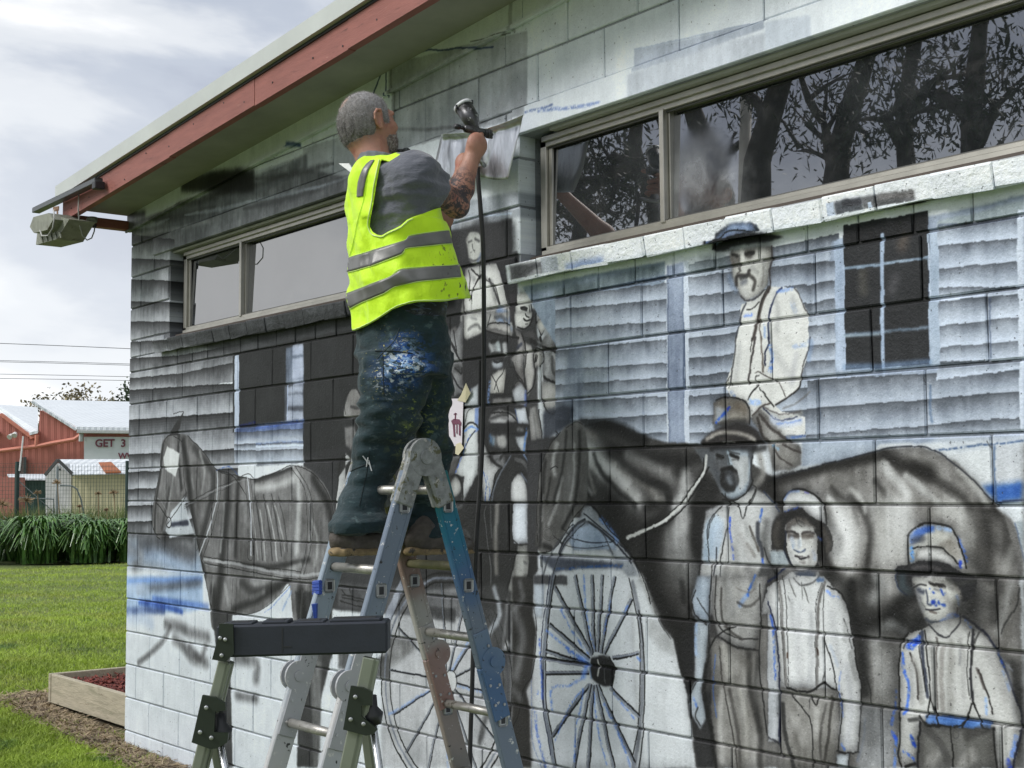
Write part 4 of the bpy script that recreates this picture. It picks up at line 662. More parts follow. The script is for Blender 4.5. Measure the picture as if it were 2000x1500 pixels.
for s,w,c,a in (('560,990 640,950 720,960',5,(.16,.16,.17),.9),('770,920 840,960 960,980',8,(.18,.17,.17),.95),('780,940 960,960',4,.12,.9),('620,1020 680,1040',14,(.25,.27,.32),.85),('720,1020 740,1130 740,1200 790,1220',5,(.25,.27,.33),.85),('780,1010 820,1060',6,(.16,.32,.75),.85),('910,1020 940,1080 960,1070',7,(.14,.30,.72),.8),('840,1010 900,1030',7,(.45,.45,.46),.7),('780,1200 850,1160 900,1200 960,1220',9,(.18,.32,.66),.85),('800,1170 850,1220',8,(.12,.24,.6),.8),
   ('715,1272 800,1284 900,1266',4,(.12,.12,.16),.95),('780,1300 850,1320',6,(.42,.38,.36),.8),('640,1100 660,1180 720,1260',4,(.4,.4,.4),.7),('620,1080 640,1180 680,1290',12,(.56,.56,.56),.7),('720,1400 800,1440 960,1440',9,(.26,.28,.32),.8),('1000,1350 1100,1340 1140,1370',9,(.35,.5,.85),.6),('900,1440 960,1400 1100,1380',8,(.45,.58,.85),.5),('1120,1100 1140,1200',9,(.45,.55,.75),.5),('1130,1240 1120,1330',4,(.2,.15,.14),.8),('1160,1330 1160,1400 1050,1480',4,.12,.9),
   ('1100,950 1160,1100',14,(.5,.48,.45),.5),('1000,880 1100,930 1380,890',14,(.25,.25,.24),.7)):
    L(TE,s,w,c,a,.75)
F('33','1200,420 1290,370 1490,320 1560,330 1640,420 1760,560 1830,680 1900,850 1970,1080 1975,1180 1940,1400 1920,1500 1780,1500 1760,1200 1240,1170 1180,1130 1170,1460 1060,1490 1020,1300 1030,1000 1025,650 1040,520 1100,440',(.77,.765,.745),1,1.3)
F('33','1190,1130 1240,1160 1760,1180 1790,1500 1160,1500',(.42,.415,.40),1,1.3);F('33','1230,1080 1750,1130 1740,1190 1650,1190 1400,1170 1240,1150',(.40,.56,.80),.9,1.5)
for t,s,w,c,a in (('33','1100,440 1050,500 1030,600 1025,1000 1030,1300 1015,1400 1050,1500',4.5,.09,.95),('33','1220,430 1240,600 1270,960',4,.12,.9),('33','1200,440 1215,700 1245,940',9,(.26,.28,.34),.9),('33','1185,440 1190,600 1230,900',3,.1,.8),('33','1600,420 1580,700 1590,970',7,(.16,.16,.18),.9),('33','1570,440 1550,700 1570,960',3,.14,.85),('33','1640,440 1600,540 1590,700',5,.2,.7),
   ('33','1265,950 1240,1100',4,.08,.95),('33','1265,950 1330,1160',4,.08,.95),('33','1590,980 1550,1130 1520,1180',4,.08,.95),('33','1590,980 1640,1080 1670,1180 1720,1200',4,.08,.95),('33','1310,480 1310,800 1320,1040',6,(.42,.40,.39),.8),('33','1360,560 1350,800 1360,1050',14,(.58,.56,.54),.6),('33','1500,540 1490,700',8,(.6,.6,.6),.6),('33','1320,1160 1420,1180 1520,1160 1570,1090',4,.12,.9),
   ('33','1520,320 1650,410 1750,530 1830,680 1880,830 1940,980 1975,1100 1965,1240 1930,1380 1910,1500',6,(.09,.11,.18),.95),('33','1640,740 1680,860 1720,960 1750,1080',5,(.14,.13,.13),.9),('33','1630,730 1680,880',8,(.36,.33,.32),.7),('33','1110,600 1160,750 1175,960',6,(.16,.14,.14),.85),('33','1130,640 1180,800 1200,980',16,(.58,.57,.55),.6),('33','1100,540 1160,510',18,(.15,.33,.80),.9),('33','1130,560 1180,480',12,(.2,.36,.75),.7),
   ('33','1050,600 1070,760 1100,850 1090,1000 1060,1080',9,(.22,.40,.82),.75),('33','1000,900 990,1020 960,1160',8,(.28,.42,.75),.6),('33','970,1230 1000,1280',10,(.18,.34,.78),.8),('33','1110,1250 1140,1330',10,(.18,.34,.72),.85),('33','1000,1300 990,1500',10,(.3,.48,.85),.6),('33','1060,1380 1130,1430 1150,1470',8,(.25,.42,.82),.7),('33','1830,760 1880,900',9,(.5,.62,.85),.6),('33','1690,960 1700,1080',9,(.5,.65,.88),.6),('33','1800,620 1840,720',7,(.2,.35,.65),.7),('33','1930,1260 1900,1400',12,(.42,.56,.85),.7),('33','1870,1440 1890,1500',14,(.12,.24,.75),.9),
   ('33','1430,1190 1440,1350 1445,1500',3.5,.09,.95),('33','1760,1190 1770,1350 1790,1500',5,.09,.95),('33','1190,1140 1170,1300 1170,1500',6,(.12,.12,.14),.9),('33','1240,1200 1340,1300 1400,1450',24,(.27,.265,.26),.6),('33','1300,1400 1250,1500',30,(.56,.55,.53),.5),('33','1560,1250 1700,1200',24,(.26,.255,.25),.6),('33','1600,1380 1500,1500',30,(.56,.55,.53),.6),('33','1100,1130 1180,1120',10,.25,.7),('33','1080,1500 1150,1475',7,.08,.9),('33','1190,1100 1240,1160 1330,1170',8,.12,.8),
   ('33','1250,380 1330,460 1400,470 1490,380 1500,330',4,(.2,.2,.22),.85),('33','1540,350 1580,400',8,(.35,.5,.82),.7),('33','1760,560 1900,750',5,(.5,.52,.56),.5),('33','1080,500 1060,560',5,.2,.7),('33','1840,1200 1860,1450',10,(.6,.6,.58),.5),('33','1840,1190 1900,1180',4,.2,.6),('33','1850,1500 1900,1460',12,.4,.5)):
    L(t,s,w,c,a,.55)
ell(1868,1433,6,9,2.5,.3,.9)
F('33','1980,600 2000,600 2000,1500 1960,1500 1985,1200',(.40,.40,.40),.7,3)
EDGE[0]=0
F(None,[(2000,380),(2400,300),(2400,900),(2000,860)],(.66,.70,.75),1,3);F(None,[(2000,860),(2400,850),(2400,1700),(2000,1700)],(.45,.45,.44),1,6)
# ---- the brick sill under the long window is painted over in steps
WY[0]=-.05;MCLIP[0]=np.zeros((MH,MW),np.float32);MCLIP[0][int((2.393-MZ0)*MRES):int((2.50-MZ0)*MRES)]=1
F(None,[(1000,480),(2300,180),(2300,420),(1000,620)],(.90,.905,.91),1,1)
F(None,[(1000,520),(1062,510),(1062,575),(1000,580)],(.34,.34,.35),.9,3);F(None,[(1025,540),(1060,520),(1058,560),(1030,570)],(.72,.72,.73),.7,3)
F(None,[(1060,505),(1092,500),(1092,575),(1060,578)],(.66,.68,.71),.9,2);F(None,[(1105,515),(1175,500),(1175,545),(1105,560)],(.45,.55,.78),.6,4)
F(None,[(1100,535),(1250,505),(1330,488),(1330,510),(1250,530),(1105,560)],(.62,.66,.72),.8,4);F(None,[(1172,512),(1380,482),(1380,492),(1250,512)],(.42,.46,.58),.6,3)
F(None,[(1614,398),(1630,394),(1632,445),(1616,448)],(.70,.74,.80),1,1.5);F(None,[(1630,394),(1684,384),(1684,436),(1632,446)],(.33,.34,.36),.95,2);F(None,[(1684,384),(1784,370),(1784,420),(1684,436)],(.38,.38,.385),.95,2)
F(None,[(1695,396),(1702,394),(1704,430),(1697,432)],(.72,.78,.85),.9,1.5);L(None,[(1790,412),(1850,405),(1950,385),(2050,360)],7,(.60,.63,.70),.8,.9);L(None,[(1650,400),(1680,395)],12,(.22,.22,.24),.7,1);L(None,[(1720,385),(1780,378)],14,(.60,.58,.57),.6,1)
F(TA,'530,480 560,320 620,270 760,210 960,190 1010,220 1060,320 1160,330 1320,360 1150,400 900,440 700,500 560,510',(.24,.25,.27),1,1.5);F(TA,'620,300 760,215 960,200 1000,290 860,300 700,340 560,450 570,360',(.56,.63,.76),.85,3)
L(TA,'560,430 640,330 760,290 980,300',4,.14,.8,.6);L(TA,'600,400 700,350 820,340',10,(.45,.5,.6),.6,1);L(TA,'700,440 900,390 1050,370',12,(.42,.42,.43),.5,1);L(TA,'1000,230 1060,330',5,(.3,.33,.38),.8,.7);F(TA,'700,470 900,430 880,470 720,500',(.66,.68,.68),.8,1.5)
WY[0]=0.;clip()
for t,s,w,v,a in (('22','520,440 640,560 760,680 880,800 960,900',52,.80,.62),('22','380,540 420,600 400,680',26,.78,.6),('22','620,560 760,660 900,790',16,.80,.55),('22','900,560 1100,650 1240,740',24,.62,.5),('22','440,700 400,820 360,940',14,.62,.5),('22','1360,720 1370,860 1300,960',30,.76,.6),('22','1340,1000 1330,1200 1380,1400',36,.66,.5),('22','540,640 560,760 620,860',9,.66,.5),
   ('32','900,640 1000,760 1080,860',22,.72,.5),('32','1080,720 1200,830 1320,930',18,.68,.45),('32','560,1060 620,1200 600,1330',54,.84,.7),('32','1000,1000 1040,1100',60,.80,.5),('32','470,890 560,1020 600,1120',18,.82,.6)):
    L(t,s,w,(v,v*.995,v*.98),a,1)
for t,s,w,v,a in (('22','640,560 700,690 820,830 960,960',12,.12,.6),('22','540,300 700,300 860,340 1040,440',18,.12,.7),('22','760,540 900,640 1060,760 1200,800 1230,900',14,.2,.6),('22','300,640 290,760 260,880',14,.14,.6),('22','560,640 540,760 570,900',8,.14,.6)):
    L(t,s,w,(v,v,v),a,1)
L('22','1520,560 1500,680 1400,840 1340,930 1200,1060 1050,1140 900,1200',9,(.74,.74,.72),.95,.5);L('22','1500,580 1490,680 1390,830 1330,920 1190,1050 1040,1130',3.5,.08,.9,.5);L('22','1540,650 1480,760 1400,890 1330,990 1200,1095 1040,1165',3.5,.08,.9,.5)
T8=(860,410,1.219)
F(T8,'262,560 300,515 335,505 350,560 352,640 346,700 312,742 286,790 262,812 240,818 231,790 230,700 238,620',(.40,.395,.385),1,1.8,True)
for q,w,v,al in (('250,600 240,700 236,800',12,.15,.7),('300,530 290,620 268,700',9,.18,.65),('330,530 330,620 318,700 290,760',10,.16,.7),('262,640 252,700',7,.12,.5),('246,800 262,806',12,.15,.8)): L(T8,q,w,(v,v,v),al,1)
for q,w,v,al in (('276,560 268,600 272,630',14,.76,.75),('290,640 276,700 258,750',9,.60,.65),('318,560 318,640 306,700',8,.58,.6),('246,680 242,740',6,.55,.5)): L(T8,q,w,(v,v,v*.98),al,1)
for q,w,c,al in (('231,790 230,700 238,620 262,560 285,530',2.4,.08,.85),('240,818 262,812 286,790 312,742 346,700',2.4,.08,.85),('262,618 272,612 280,616',2.4,.06,.9),('300,520 322,505 338,512',2,.1,.8),('345,700 370,712 400,760 440,800 480,870 500,940',3,.1,.85),('240,890 262,820 300,770 345,742 385,770 410,820',6,(.30,.31,.33),.7),('345,745 300,790 270,860 256,950',2.2,.08,.8),('268,776 300,800 350,806 400,800',2,.12,.8),('290,760 320,790',2,.1,.8)): L(T8,q,w,c,al,.5)
for rr in (13,10,7): ell(1072,1041,rr,rr*1.15,1.3,.14,.6)
F(T7,'204,600 250,606 244,700 250,950 226,950 226,760 212,680',(.27,.27,.27),.9,2.5)
# ---- rework of the man with the goatee
F('22','1590,500 1700,490 1690,700 1700,860 1640,850 1610,780 1580,640',(.36,.375,.39),.8,3);F('22','1700,500 1840,500 1860,640 1840,760 1790,850 1720,880 1740,700',(.62,.655,.68),.8,4)
F('22','1640,690 1690,665 1740,690 1765,750 1740,820 1690,840 1650,800 1625,750',(.22,.22,.225),.85,4);L('22','1690,740 1705,775',13,(.50,.52,.54),.85,1);L('22','1640,675 1700,660 1745,700',8,(.15,.15,.155),.85,.9)
L('22','1600,560 1645,572',7,.14,.8,.9);L('22','1715,552 1760,578',8,.12,.85,.9);L('22','1700,525 1775,545',4,.2,.7,.9);L('22','1690,540 1705,640',6,(.74,.79,.82),.75,1);L('22','1690,650 1720,655',5,.22,.7,1);L('22','1640,860 1680,910 1760,905 1840,840 1880,760',3,.14,.85,.6);L('22','1790,600 1800,740',14,(.72,.76,.79),.5,1)
L('22','1560,500 1700,485 1900,495',14,(.14,.14,.15),.85,1)
F('22','1580,545 1690,535 1690,660 1640,690 1600,660',(.40,.40,.40),.6,4);F('22','1705,560 1850,560 1850,760 1780,840 1740,700',(.70,.70,.69),.75,4)
for q,w,v,al in (('1605,560 1650,575',6,.10,.9),('1715,560 1765,580',6,.10,.9),('1600,585 1640,590',4,.25,.7),('1725,595 1765,598',4,.3,.6),('1690,560 1700,640 1715,650',4,.25,.7),('1645,672 1700,660 1750,690',7,.12,.85),('1650,700 1640,780 1680,830',9,.15,.75),('1750,700 1760,770 1720,830',7,.2,.65),('1670,800 1720,820',12,.18,.7)): L('22',q,w,(v,v,v),al,.9)
# the rider's eyes and cheek under the hat brim
for q,w,v,al in (('740,560 800,570',6,.14,.85),('890,545 980,540',7,.12,.85),('820,560 815,700 840,740',4,.35,.7),('1080,620 1090,760 1060,900',14,.55,.5),('960,700 1010,760',10,.60,.5),('770,600 790,680',8,.5,.5)): L(TA,q,w,(v,v,v*.98),al,.9)
# hair, hollow cheeks and necks of the two boys, folds in their shirts
for t,s,w,c,a in ((TD,'1100,640 1110,700 1095,760',9,(.35,.33,.32),.5),(TD,'1360,780 1340,900 1290,1000',12,(.50,.49,.48),.5),(TD,'1190,620 1280,640 1340,680',10,(.62,.61,.59),.5),(TD,'1120,900 1150,980 1190,1020',8,(.5,.5,.5),.5),(TD,'1200,790 1200,850',8,(.5,.54,.6),.5),(TD,'1260,760 1320,800',12,(.66,.65,.63),.5),
  (TE,'600,1060 640,1120',12,(.45,.45,.46),.6),(TE,'980,1120 1040,1250 1020,1380',16,(.62,.61,.6),.5),(TE,'700,900 780,880',12,(.62,.61,.60),.5),(TE,'840,900 980,940 1060,1000',10,(.40,.39,.38),.5),
  ('33','240,240 230,500 250,800',18,(.70,.70,.70),.5),('33','330,300 340,600 320,820',14,(.66,.665,.67),.45),('33','180,200 200,420',12,(.68,.68,.68),.5),('33','500,300 520,500 600,800',16,(.70,.70,.70),.5),('33','620,700 640,1000 620,1300',16,(.66,.66,.67),.5),('33','20,600 30,1000 20,1250',14,(.62,.63,.64),.5),
  ('33','1420,520 1430,800 1420,1040',16,(.60,.59,.57),.5),('33','1250,500 1290,700 1290,1000',12,(.60,.59,.58),.5),('33','1500,500 1530,700 1520,950',10,(.62,.61,.6),.45),('33','1700,520 1760,700 1850,950',18,(.66,.65,.64),.5),('33','1120,700 1130,1000',14,(.56,.56,.56),.5),('33','1860,700 1900,950 1930,1180',12,(.6,.6,.6),.5),
  (TD,'500,700 560,900 600,1000',18,(.60,.60,.60),.5),(TD,'640,560 700,700 760,820',14,(.58,.58,.57),.5),(TD,'480,1100 520,1300 540,1500',18,(.52,.52,.51),.5),(TD,'700,1060 760,1200',20,(.46,.455,.45),.6),(TB,'820,100 800,300 780,480',14,(.70,.70,.69),.5),(TB,'1200,150 1300,300 1380,450',18,(.72,.72,.71),.5),(TA,'1200,1000 1240,1200 1240,1400',14,(.70,.70,.69),.5),(TA,'1400,1050 1460,1250',16,(.70,.70,.70),.5),(TB,'1450,200 1400,500',16,(.66,.66,.67),.5),
  (TB,'560,1000 700,940 880,930',10,(.20,.2,.2),.5)):
    L(t,s,w,c,a,1)
# sooty halos sprayed round heads and shoulders
for t,s,w,a in ((TD,'1480,560 1580,760 1560,900',26,.4),(TD,'1480,1100 1620,1200 1700,1400',30,.55),(TD,'880,600 860,800 900,960',18,.45),(TE,'1300,600 1420,800 1420,1000',30,.35),(TE,'1180,1250 1350,1450',40,.6),(TE,'500,1150 560,1350 400,1450',36,.55),('33','1950,900 2000,1200',26,.45),('33','960,520 1000,700 980,900',30,.35),('23','1920,650 1900,900 1940,1200',14,.4),('33','740,400 760,700 760,900',26,.4)):
    L(t,s,w,(.15,.15,.15),a,1)
# ---- overspray and grain of the airbrush
lum=CAN.mean(2,keepdims=True);sat=CAN.max(2,keepdims=True)-CAN.min(2,keepdims=True)
CAN[:]=np.where(sat<.26,lum+(CAN-lum)*.88,CAN)
# the hand is never quite steady: edges wander a little
wx=(cnoise(22,31)-.5)*2.4+(cnoise(5,33)-.5)*.8;wy=(cnoise(26,32)-.5)*2.0+(cnoise(5,34)-.5)*.7
yy=np.clip((np.arange(MH)[:,None]+wy).round().astype(int),0,MH-1);xx=np.clip((np.arange(MW)[None]+wx).round().astype(int),0,MW-1)
CAN[:]=CAN[yy,xx]
# brushed streaks and clouds of thinner and thicker paint
def streak(sx,sy,seed):
    g=np.random.default_rng(seed);h,w=int(MH/sy)+3,int(MW/sx)+3;n=g.random((h,w)).astype(np.float32);y=np.arange(MH)/sy;x=np.arange(MW)/sx
    yi=y.astype(int);xi=x.astype(int);fy=(y-yi)[:,None];fx=(x-xi)[None];return (n[yi][:,xi]*(1-fx)+n[yi][:,xi+1]*fx)*(1-fy)+(n[yi+1][:,xi]*(1-fx)+n[yi+1][:,xi+1]*fx)*fy
_l=CAN.mean(2);mid_=np.clip(1-np.abs(_l-.52)*2.1,.12,1)*np.clip(_l*2.6-.25,.25,1)
st_=(streak(5,36,41)-.5)*.09+(streak(11,70,42)-.5)*.07+(cnoise(9,46)-.5)*.07+(cnoise(34,43)-.5)*.15+(cnoise(110,44)-.5)*.10
CAN+=(st_*mid_)[...,None]
CAN[:]=np.where(CAN<.68,(CAN-.68)*1.19+.68,(CAN-.68)*1.12+.68)
CAN*=np.array([.978,.995,1.02],np.float32)
sp=np.random.default_rng(45).random((MH,MW)).astype(np.float32);CAN*=(1-.30*(sp>.985)*mid_)[...,None];CAN+=(.16*(sp<.012)*mid_)[...,None]
g=(cnoise(60,1)-.5)*.05+(cnoise(14,2)-.5)*.04
CAN+=g[...,None]*(1-np.abs(CAN-.5))[...,:]
CAN+=(np.random.default_rng(5).standard_normal((MH,MW,1))*.018).astype(np.float32)
np.clip(CAN,.03,.95,out=CAN)

# paint canvas -> image (generated here, nothing is loaded)
buf=np.ones((MH,MW,4),np.float32); buf[...,:3]=CAN
img=bpy.data.images.new('mural_paint',MW,MH,alpha=False,float_buffer=False); img.colorspace_settings.name='sRGB'
img.pixels.foreach_set(buf.ravel()); img.update(); img.pack(); del buf
def mural_mat(name,bump=.0026,bs=85,gain=1.0,pit=.8,rough=.62):
    m=bpy.data.materials.new(name); m.use_nodes=True; t=m.node_tree; b=t.nodes['Principled BSDF']; b.inputs['Roughness'].default_value=rough
    b.inputs['Specular IOR Level'].default_value=.35
    g=N(t,'ShaderNodeNewGeometry'); s=N(t,'ShaderNodeSeparateXYZ'); t.links.new(g.outputs['Position'],s.inputs[0])
    u=N(t,'ShaderNodeMapRange',clamp=True,ins={1:MU0,2:MU1,3:0,4:1}); v=N(t,'ShaderNodeMapRange',clamp=True,ins={1:MZ0,2:MZ1,3:0,4:1})
    t.links.new(s.outputs[0],u.inputs[0]); t.links.new(s.outputs[2],v.inputs[0])
    c=N(t,'ShaderNodeCombineXYZ'); t.links.new(u.outputs[0],c.inputs[0]); t.links.new(v.outputs[0],c.inputs[1])
    im=N(t,'ShaderNodeTexImage',image=img,extension='EXTEND',interpolation='Cubic'); t.links.new(c.outputs[0],im.inputs[0])
    # pits of the block show bare and dark
    vo=N(t,'ShaderNodeTexNoise',ins={'Scale':70,'Detail':2,'Roughness':.5}); t.links.new(g.outputs['Position'],vo.inputs['Vector'])
    pr=ramp(t,[(.685,0),(.72,.75*pit)],'LINEAR'); t.links.new(vo.outputs[0],pr.inputs[0])
    mx=N(t,'ShaderNodeMix',data_type='RGBA'); t.links.new(pr.outputs[0],mx.inputs[0]); mx.inputs[7].default_value=(.05,.05,.055,1)
    ga=N(t,'ShaderNodeVectorMath',operation='SCALE'); ga.inputs['Scale'].default_value=gain; t.links.new(im.outputs[0],ga.inputs[0]); t.links.new(ga.outputs[0],mx.inputs[6])
    t.links.new(mx.outputs[2],b.inputs['Base Color'])
    n=N(t,'ShaderNodeTexNoise',ins={'Scale':bs,'Detail':5,'Roughness':.62}); t.links.new(g.outputs['Position'],n.inputs['Vector'])
    n2=N(t,'ShaderNodeTexNoise',ins={'Scale':9,'Detail':3}); t.links.new(g.outputs['Position'],n2.inputs['Vector'])
    ad=N(t,'ShaderNodeMath',operation='MULTIPLY_ADD',ins={1:1.2}); t.links.new(n2.outputs[0],ad.inputs[0]); t.links.new(n.outputs[0],ad.inputs[2])
    sb=N(t,'ShaderNodeMath',operation='MULTIPLY_ADD',ins={1:-.8}); t.links.new(pr.outputs[0],sb.inputs[0]); t.links.new(ad.outputs[0],sb.inputs[2])
    bp=N(t,'ShaderNodeBump',ins={'Strength':1,'Distance':bump}); t.links.new(sb.outputs[0],bp.inputs['Height']); t.links.new(bp.outputs[0],b.inputs['Normal'])
    return m
M_MURAL=mural_mat('painted_block'); M_SMOOTH=mural_mat('painted_board',.0012,40,1.0,.12,.5); M_SILL=mural_mat('painted_brick',.006,60,1.0,1.0)
M_JOINT=mural_mat('painted_joint',.003,90,.42,1.0)
M_REDWOOD=mat('red_painted_timber',(.29,.105,.085),.6,var=.15,scale=5,bump=.0015,bscale=30,stretch=(1,1,7),stains=[((.16,.06,.05),9,.62,.1),((.45,.24,.20),14,.66,.1)])
M_ROOFMETAL=mat('pale_roof_metal',(.52,.55,.53),.45,var=.08,scale=3)
M_SOFFIT=mat('soffit_sheet',(.36,.365,.33),.8,var=.15,scale=4,bump=.0008,bscale=20)
M_ALU=mat('bronzed_aluminium',(.42,.405,.36),.38,metal=.75,var=.15,scale=9)
M_ALUD=mat('dark_aluminium_track',(.10,.10,.095),.5,metal=.4)  # darker metal for the window tracks
M_BLACK=mat('matt_black_plastic',(.018,.019,.022),.45,var=.2,scale=20)
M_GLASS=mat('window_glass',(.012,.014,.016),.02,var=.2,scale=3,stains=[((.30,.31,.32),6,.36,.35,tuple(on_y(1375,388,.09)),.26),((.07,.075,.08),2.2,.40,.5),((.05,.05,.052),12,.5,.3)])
M_GLASS.node_tree.nodes['Principled BSDF'].inputs['IOR'].default_value=3.4
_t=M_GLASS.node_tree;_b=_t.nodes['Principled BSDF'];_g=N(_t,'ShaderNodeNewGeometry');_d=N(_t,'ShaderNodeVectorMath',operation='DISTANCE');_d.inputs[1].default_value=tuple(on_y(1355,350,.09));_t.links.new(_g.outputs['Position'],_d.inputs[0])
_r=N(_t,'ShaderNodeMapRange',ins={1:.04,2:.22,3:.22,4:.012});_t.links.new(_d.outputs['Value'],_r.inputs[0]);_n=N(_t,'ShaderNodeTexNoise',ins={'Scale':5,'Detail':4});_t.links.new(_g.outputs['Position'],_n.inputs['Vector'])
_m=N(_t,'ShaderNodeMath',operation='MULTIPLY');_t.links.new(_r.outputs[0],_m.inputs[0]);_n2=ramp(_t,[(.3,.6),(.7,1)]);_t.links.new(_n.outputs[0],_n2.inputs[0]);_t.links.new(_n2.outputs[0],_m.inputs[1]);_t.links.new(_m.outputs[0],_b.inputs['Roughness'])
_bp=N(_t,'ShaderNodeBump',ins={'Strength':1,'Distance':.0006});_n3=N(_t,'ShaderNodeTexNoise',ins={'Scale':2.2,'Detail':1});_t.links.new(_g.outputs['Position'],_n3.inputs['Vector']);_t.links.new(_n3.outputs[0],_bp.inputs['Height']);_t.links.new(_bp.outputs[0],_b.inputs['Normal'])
M_BROWN=mat('brown_sill_strip',(.06,.045,.035),.6)
# ------------------------------------------------------------------ the building
B=empty('block_building',(3.4,0,0),'painted concrete block building covered in a black and white mural of horses and workmen','building')
UMAX=6.75
OPEN=[(.575,3.40,2.47,2.99),(3.925,7.3,2.47,2.99)]
wallpart=MB()
# backing behind the joints, built as strips round the openings
def backing(u0,u1,z0,z1): wallpart.box((u0,.0080,z0),(u1,.19,z1))
backing(.004,10,-.3,2.47); backing(.004,.575,2.47,2.99); backing(3.40,3.925,2.47,2.99); backing(7.3,10,2.47,2.99); backing(.004,10,2.99,3.62)
wall=wallpart.build('block_wall',M_JOINT,B)
jA=[.36,.77,1.17,1.47,1.86]; jA+=[1.86+.3965*k for k in range(1,14)]
jB=[.16,.56,.97,1.37,1.67,2.07]; jB+=[2.07+.3965*k for k in range(1,13)]
cache={};nblk=0
GV,GH,BEV=.0055,.009,.0042
def block(u0,u1,z0,z1):
    global nblk
    if u1-u0<.03: return
    w,h=round(u1-u0,3),round(z1-z0,3); var=random.randrange(3) if abs(w-.397)<.02 else 0
    key=(w,h,var)
    if key not in cache:
        b=MB(); b.box((-w/2,0,-h/2),(w/2,.09,h/2),BEV)
        me=bpy.data.meshes.new('block'); vs=[]
        for x,y,z in b.v: vs.append((x+random.uniform(-.0012,.0012),y+(random.uniform(-.0012,.0012) if y<.04 else 0),z+random.uniform(-.0012,.0012)))
        me.from_pydata(vs,[],b.f); me.materials.append(M_MURAL); cache[key]=me
    o=bpy.data.objects.new('block',cache[key]); COL.objects.link(o); o.location=((u0+u1)/2,random.uniform(-.0018,.0012),(z0+z1)/2)
    o.parent=wall; nblk+=1
def sub(a,b,z0,z1):
    out=[(a,b)]
    for o0,o1,p0,p1 in OPEN:
        if z1<=p0+.02 or z0>=p1-.02: continue
        nx=[]
        for x,y in out:
            if y<=o0 or x>=o1: nx.append((x,y)); continue
            if x<o0: nx.append((x,o0+GV/2))
            if y>o1: nx.append((o1-GV/2,y))
        out=nx
    return out
for i in range(-1,18):
    z0,z1=.1+.2*i+GH/2,.3+.2*i-GH/2
    js=[0-GV/2]+[j for j in (jA if i%2==0 else jB) if j<UMAX]+[UMAX]
    if i==11:
        js=[0-GV/2,.16,.5]+[.5+.2*k for k in range(1,15)]+[3.6]+[3.6+.4]+[4.0+.2*k for k in range(1,14)]+[UMAX]; z1=2.392
    if i==12:   # the sill brick zone starts here; blocks only beside the openings
        z0=2.5+GH/2
    for a,b in zip(js[:-1],js[1:]):
        if b>.1 and .1+.2*i>3.25+.0625*b: continue
        for x,y in sub(a+GV/2,b-GV/2,z0,z1): block(x,y,z0,z1)
for a,b in ((0,.16),(.16,.5),(3.43,3.66),(3.66,3.9)): block(a+GV/2,b-GV/2,2.396,2.495)
# slim lintels over the two openings
for a,b in ((.36,3.62),(3.9,7.6)):
    l=MB(); l.box((a,-.014,2.992),(b,.12,3.098),.003); l.build('lintel',M_SMOOTH,B)
    l=MB(); l.box((a+.2,.02,2.978),(b-.2,.18,2.9925)); l.build('lintel_soffit',M_SOFFIT,B)
# brick sills: single bricks laid sloping
for a,n in ((.47,15),(3.905,17)):
    s=MB(); s.box((a+.01,.006,2.385),(a+n*.2-.01,.13,2.462)); sill=s.build('sill',M_JOINT,B)
    sh=[]
    for v in range(4):
        b=MB(); b.box((-.0985,-.085,-.037),(.0985,.085,.037),.004); me=bpy.data.meshes.new('sill_brick')
        me.from_pydata([(x+random.uniform(-.003,.003),y+random.uniform(-.003,.003),z+random.uniform(-.004,.004)) for x,y,z in b.v],[],b.f); me.materials.append(M_SILL); sh.append(me)
    for k in range(n):
        o=bpy.data.objects.new('sill_brick',sh[k%4]); COL.objects.link(o); o.parent=sill
        o.location=(a+.1+.2*k,.03+random.uniform(-.004,.004),2.432+random.uniform(-.003,.003)); o.rotation_euler=(math.radians(11),0,0)
# windows
TILT=math.tan(math.radians(1.7))     # the old panes lean back a little
def window(u0,u1,mull):
    fr=MB(); y0,y1=.062,.115; zb,zt=2.497,2.972
    fr.box((u0,y0,zb),(u1,y1,zb+.028),.002).box((u0+.02,y0-.014,zb-.012),(u1-.02,y0+.004,zb+.010),.002)
    fr.box((u0,y0,zt-.040),(u1,y1,zt),.002).box((u0+.02,y0-.012,zt-.020),(u1-.02,y0+.004,zt+.002),.002)
    fr.box((u0,y0,zb),(u0+.035,y1,zt),.002).box((u1-.035,y0,zb),(u1,y1,zt),.002)
    w=fr.build('window',M_ALU,B)
    b=MB(); b.box((u0,y0+.012,zb+.0285),(u1,y0+.018,zb+.034)).box((u0,y0+.012,zt-.047),(u1,y0+.018,zt-.0405)); b.build('track',M_ALUD,w)
    b=MB(); b.box((u0-.02,.02,2.462),(u1+.02,.12,2.484),.002); b.build('sill_strip',M_BROWN,w)
    xs=[u0+.035]+mull+[u1-.035]
    for mx in mull:
        b=MB(); b.box((mx-.011,y0-.006,zb+.02),(mx+.011,y1-.01,zt-.035),.002).box((mx+.0125,y0+.02,zb+.025),(mx+.020,y1-.01,zt-.04),.001); b.build('mullion',M_ALU,w)
    for i in range(len(xs)-1):
        yy=.088+.010*(i%2)
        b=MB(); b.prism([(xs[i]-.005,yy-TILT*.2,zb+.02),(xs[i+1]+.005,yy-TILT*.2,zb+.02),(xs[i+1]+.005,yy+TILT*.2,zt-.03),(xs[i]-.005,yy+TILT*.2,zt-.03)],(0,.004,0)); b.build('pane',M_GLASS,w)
        if i==0 or i==2:
            for x in (xs[i]+.002,xs[i+1]-.03): b=MB(); b.box((x,yy-.012,zb+.028),(x+.02,yy-.001,zt-.045),.001); b.build('sash',M_ALU,w)
window(.64,3.335,[1.375,2.66]); window(3.99,7.27,[4.69,6.55])
b=MB()
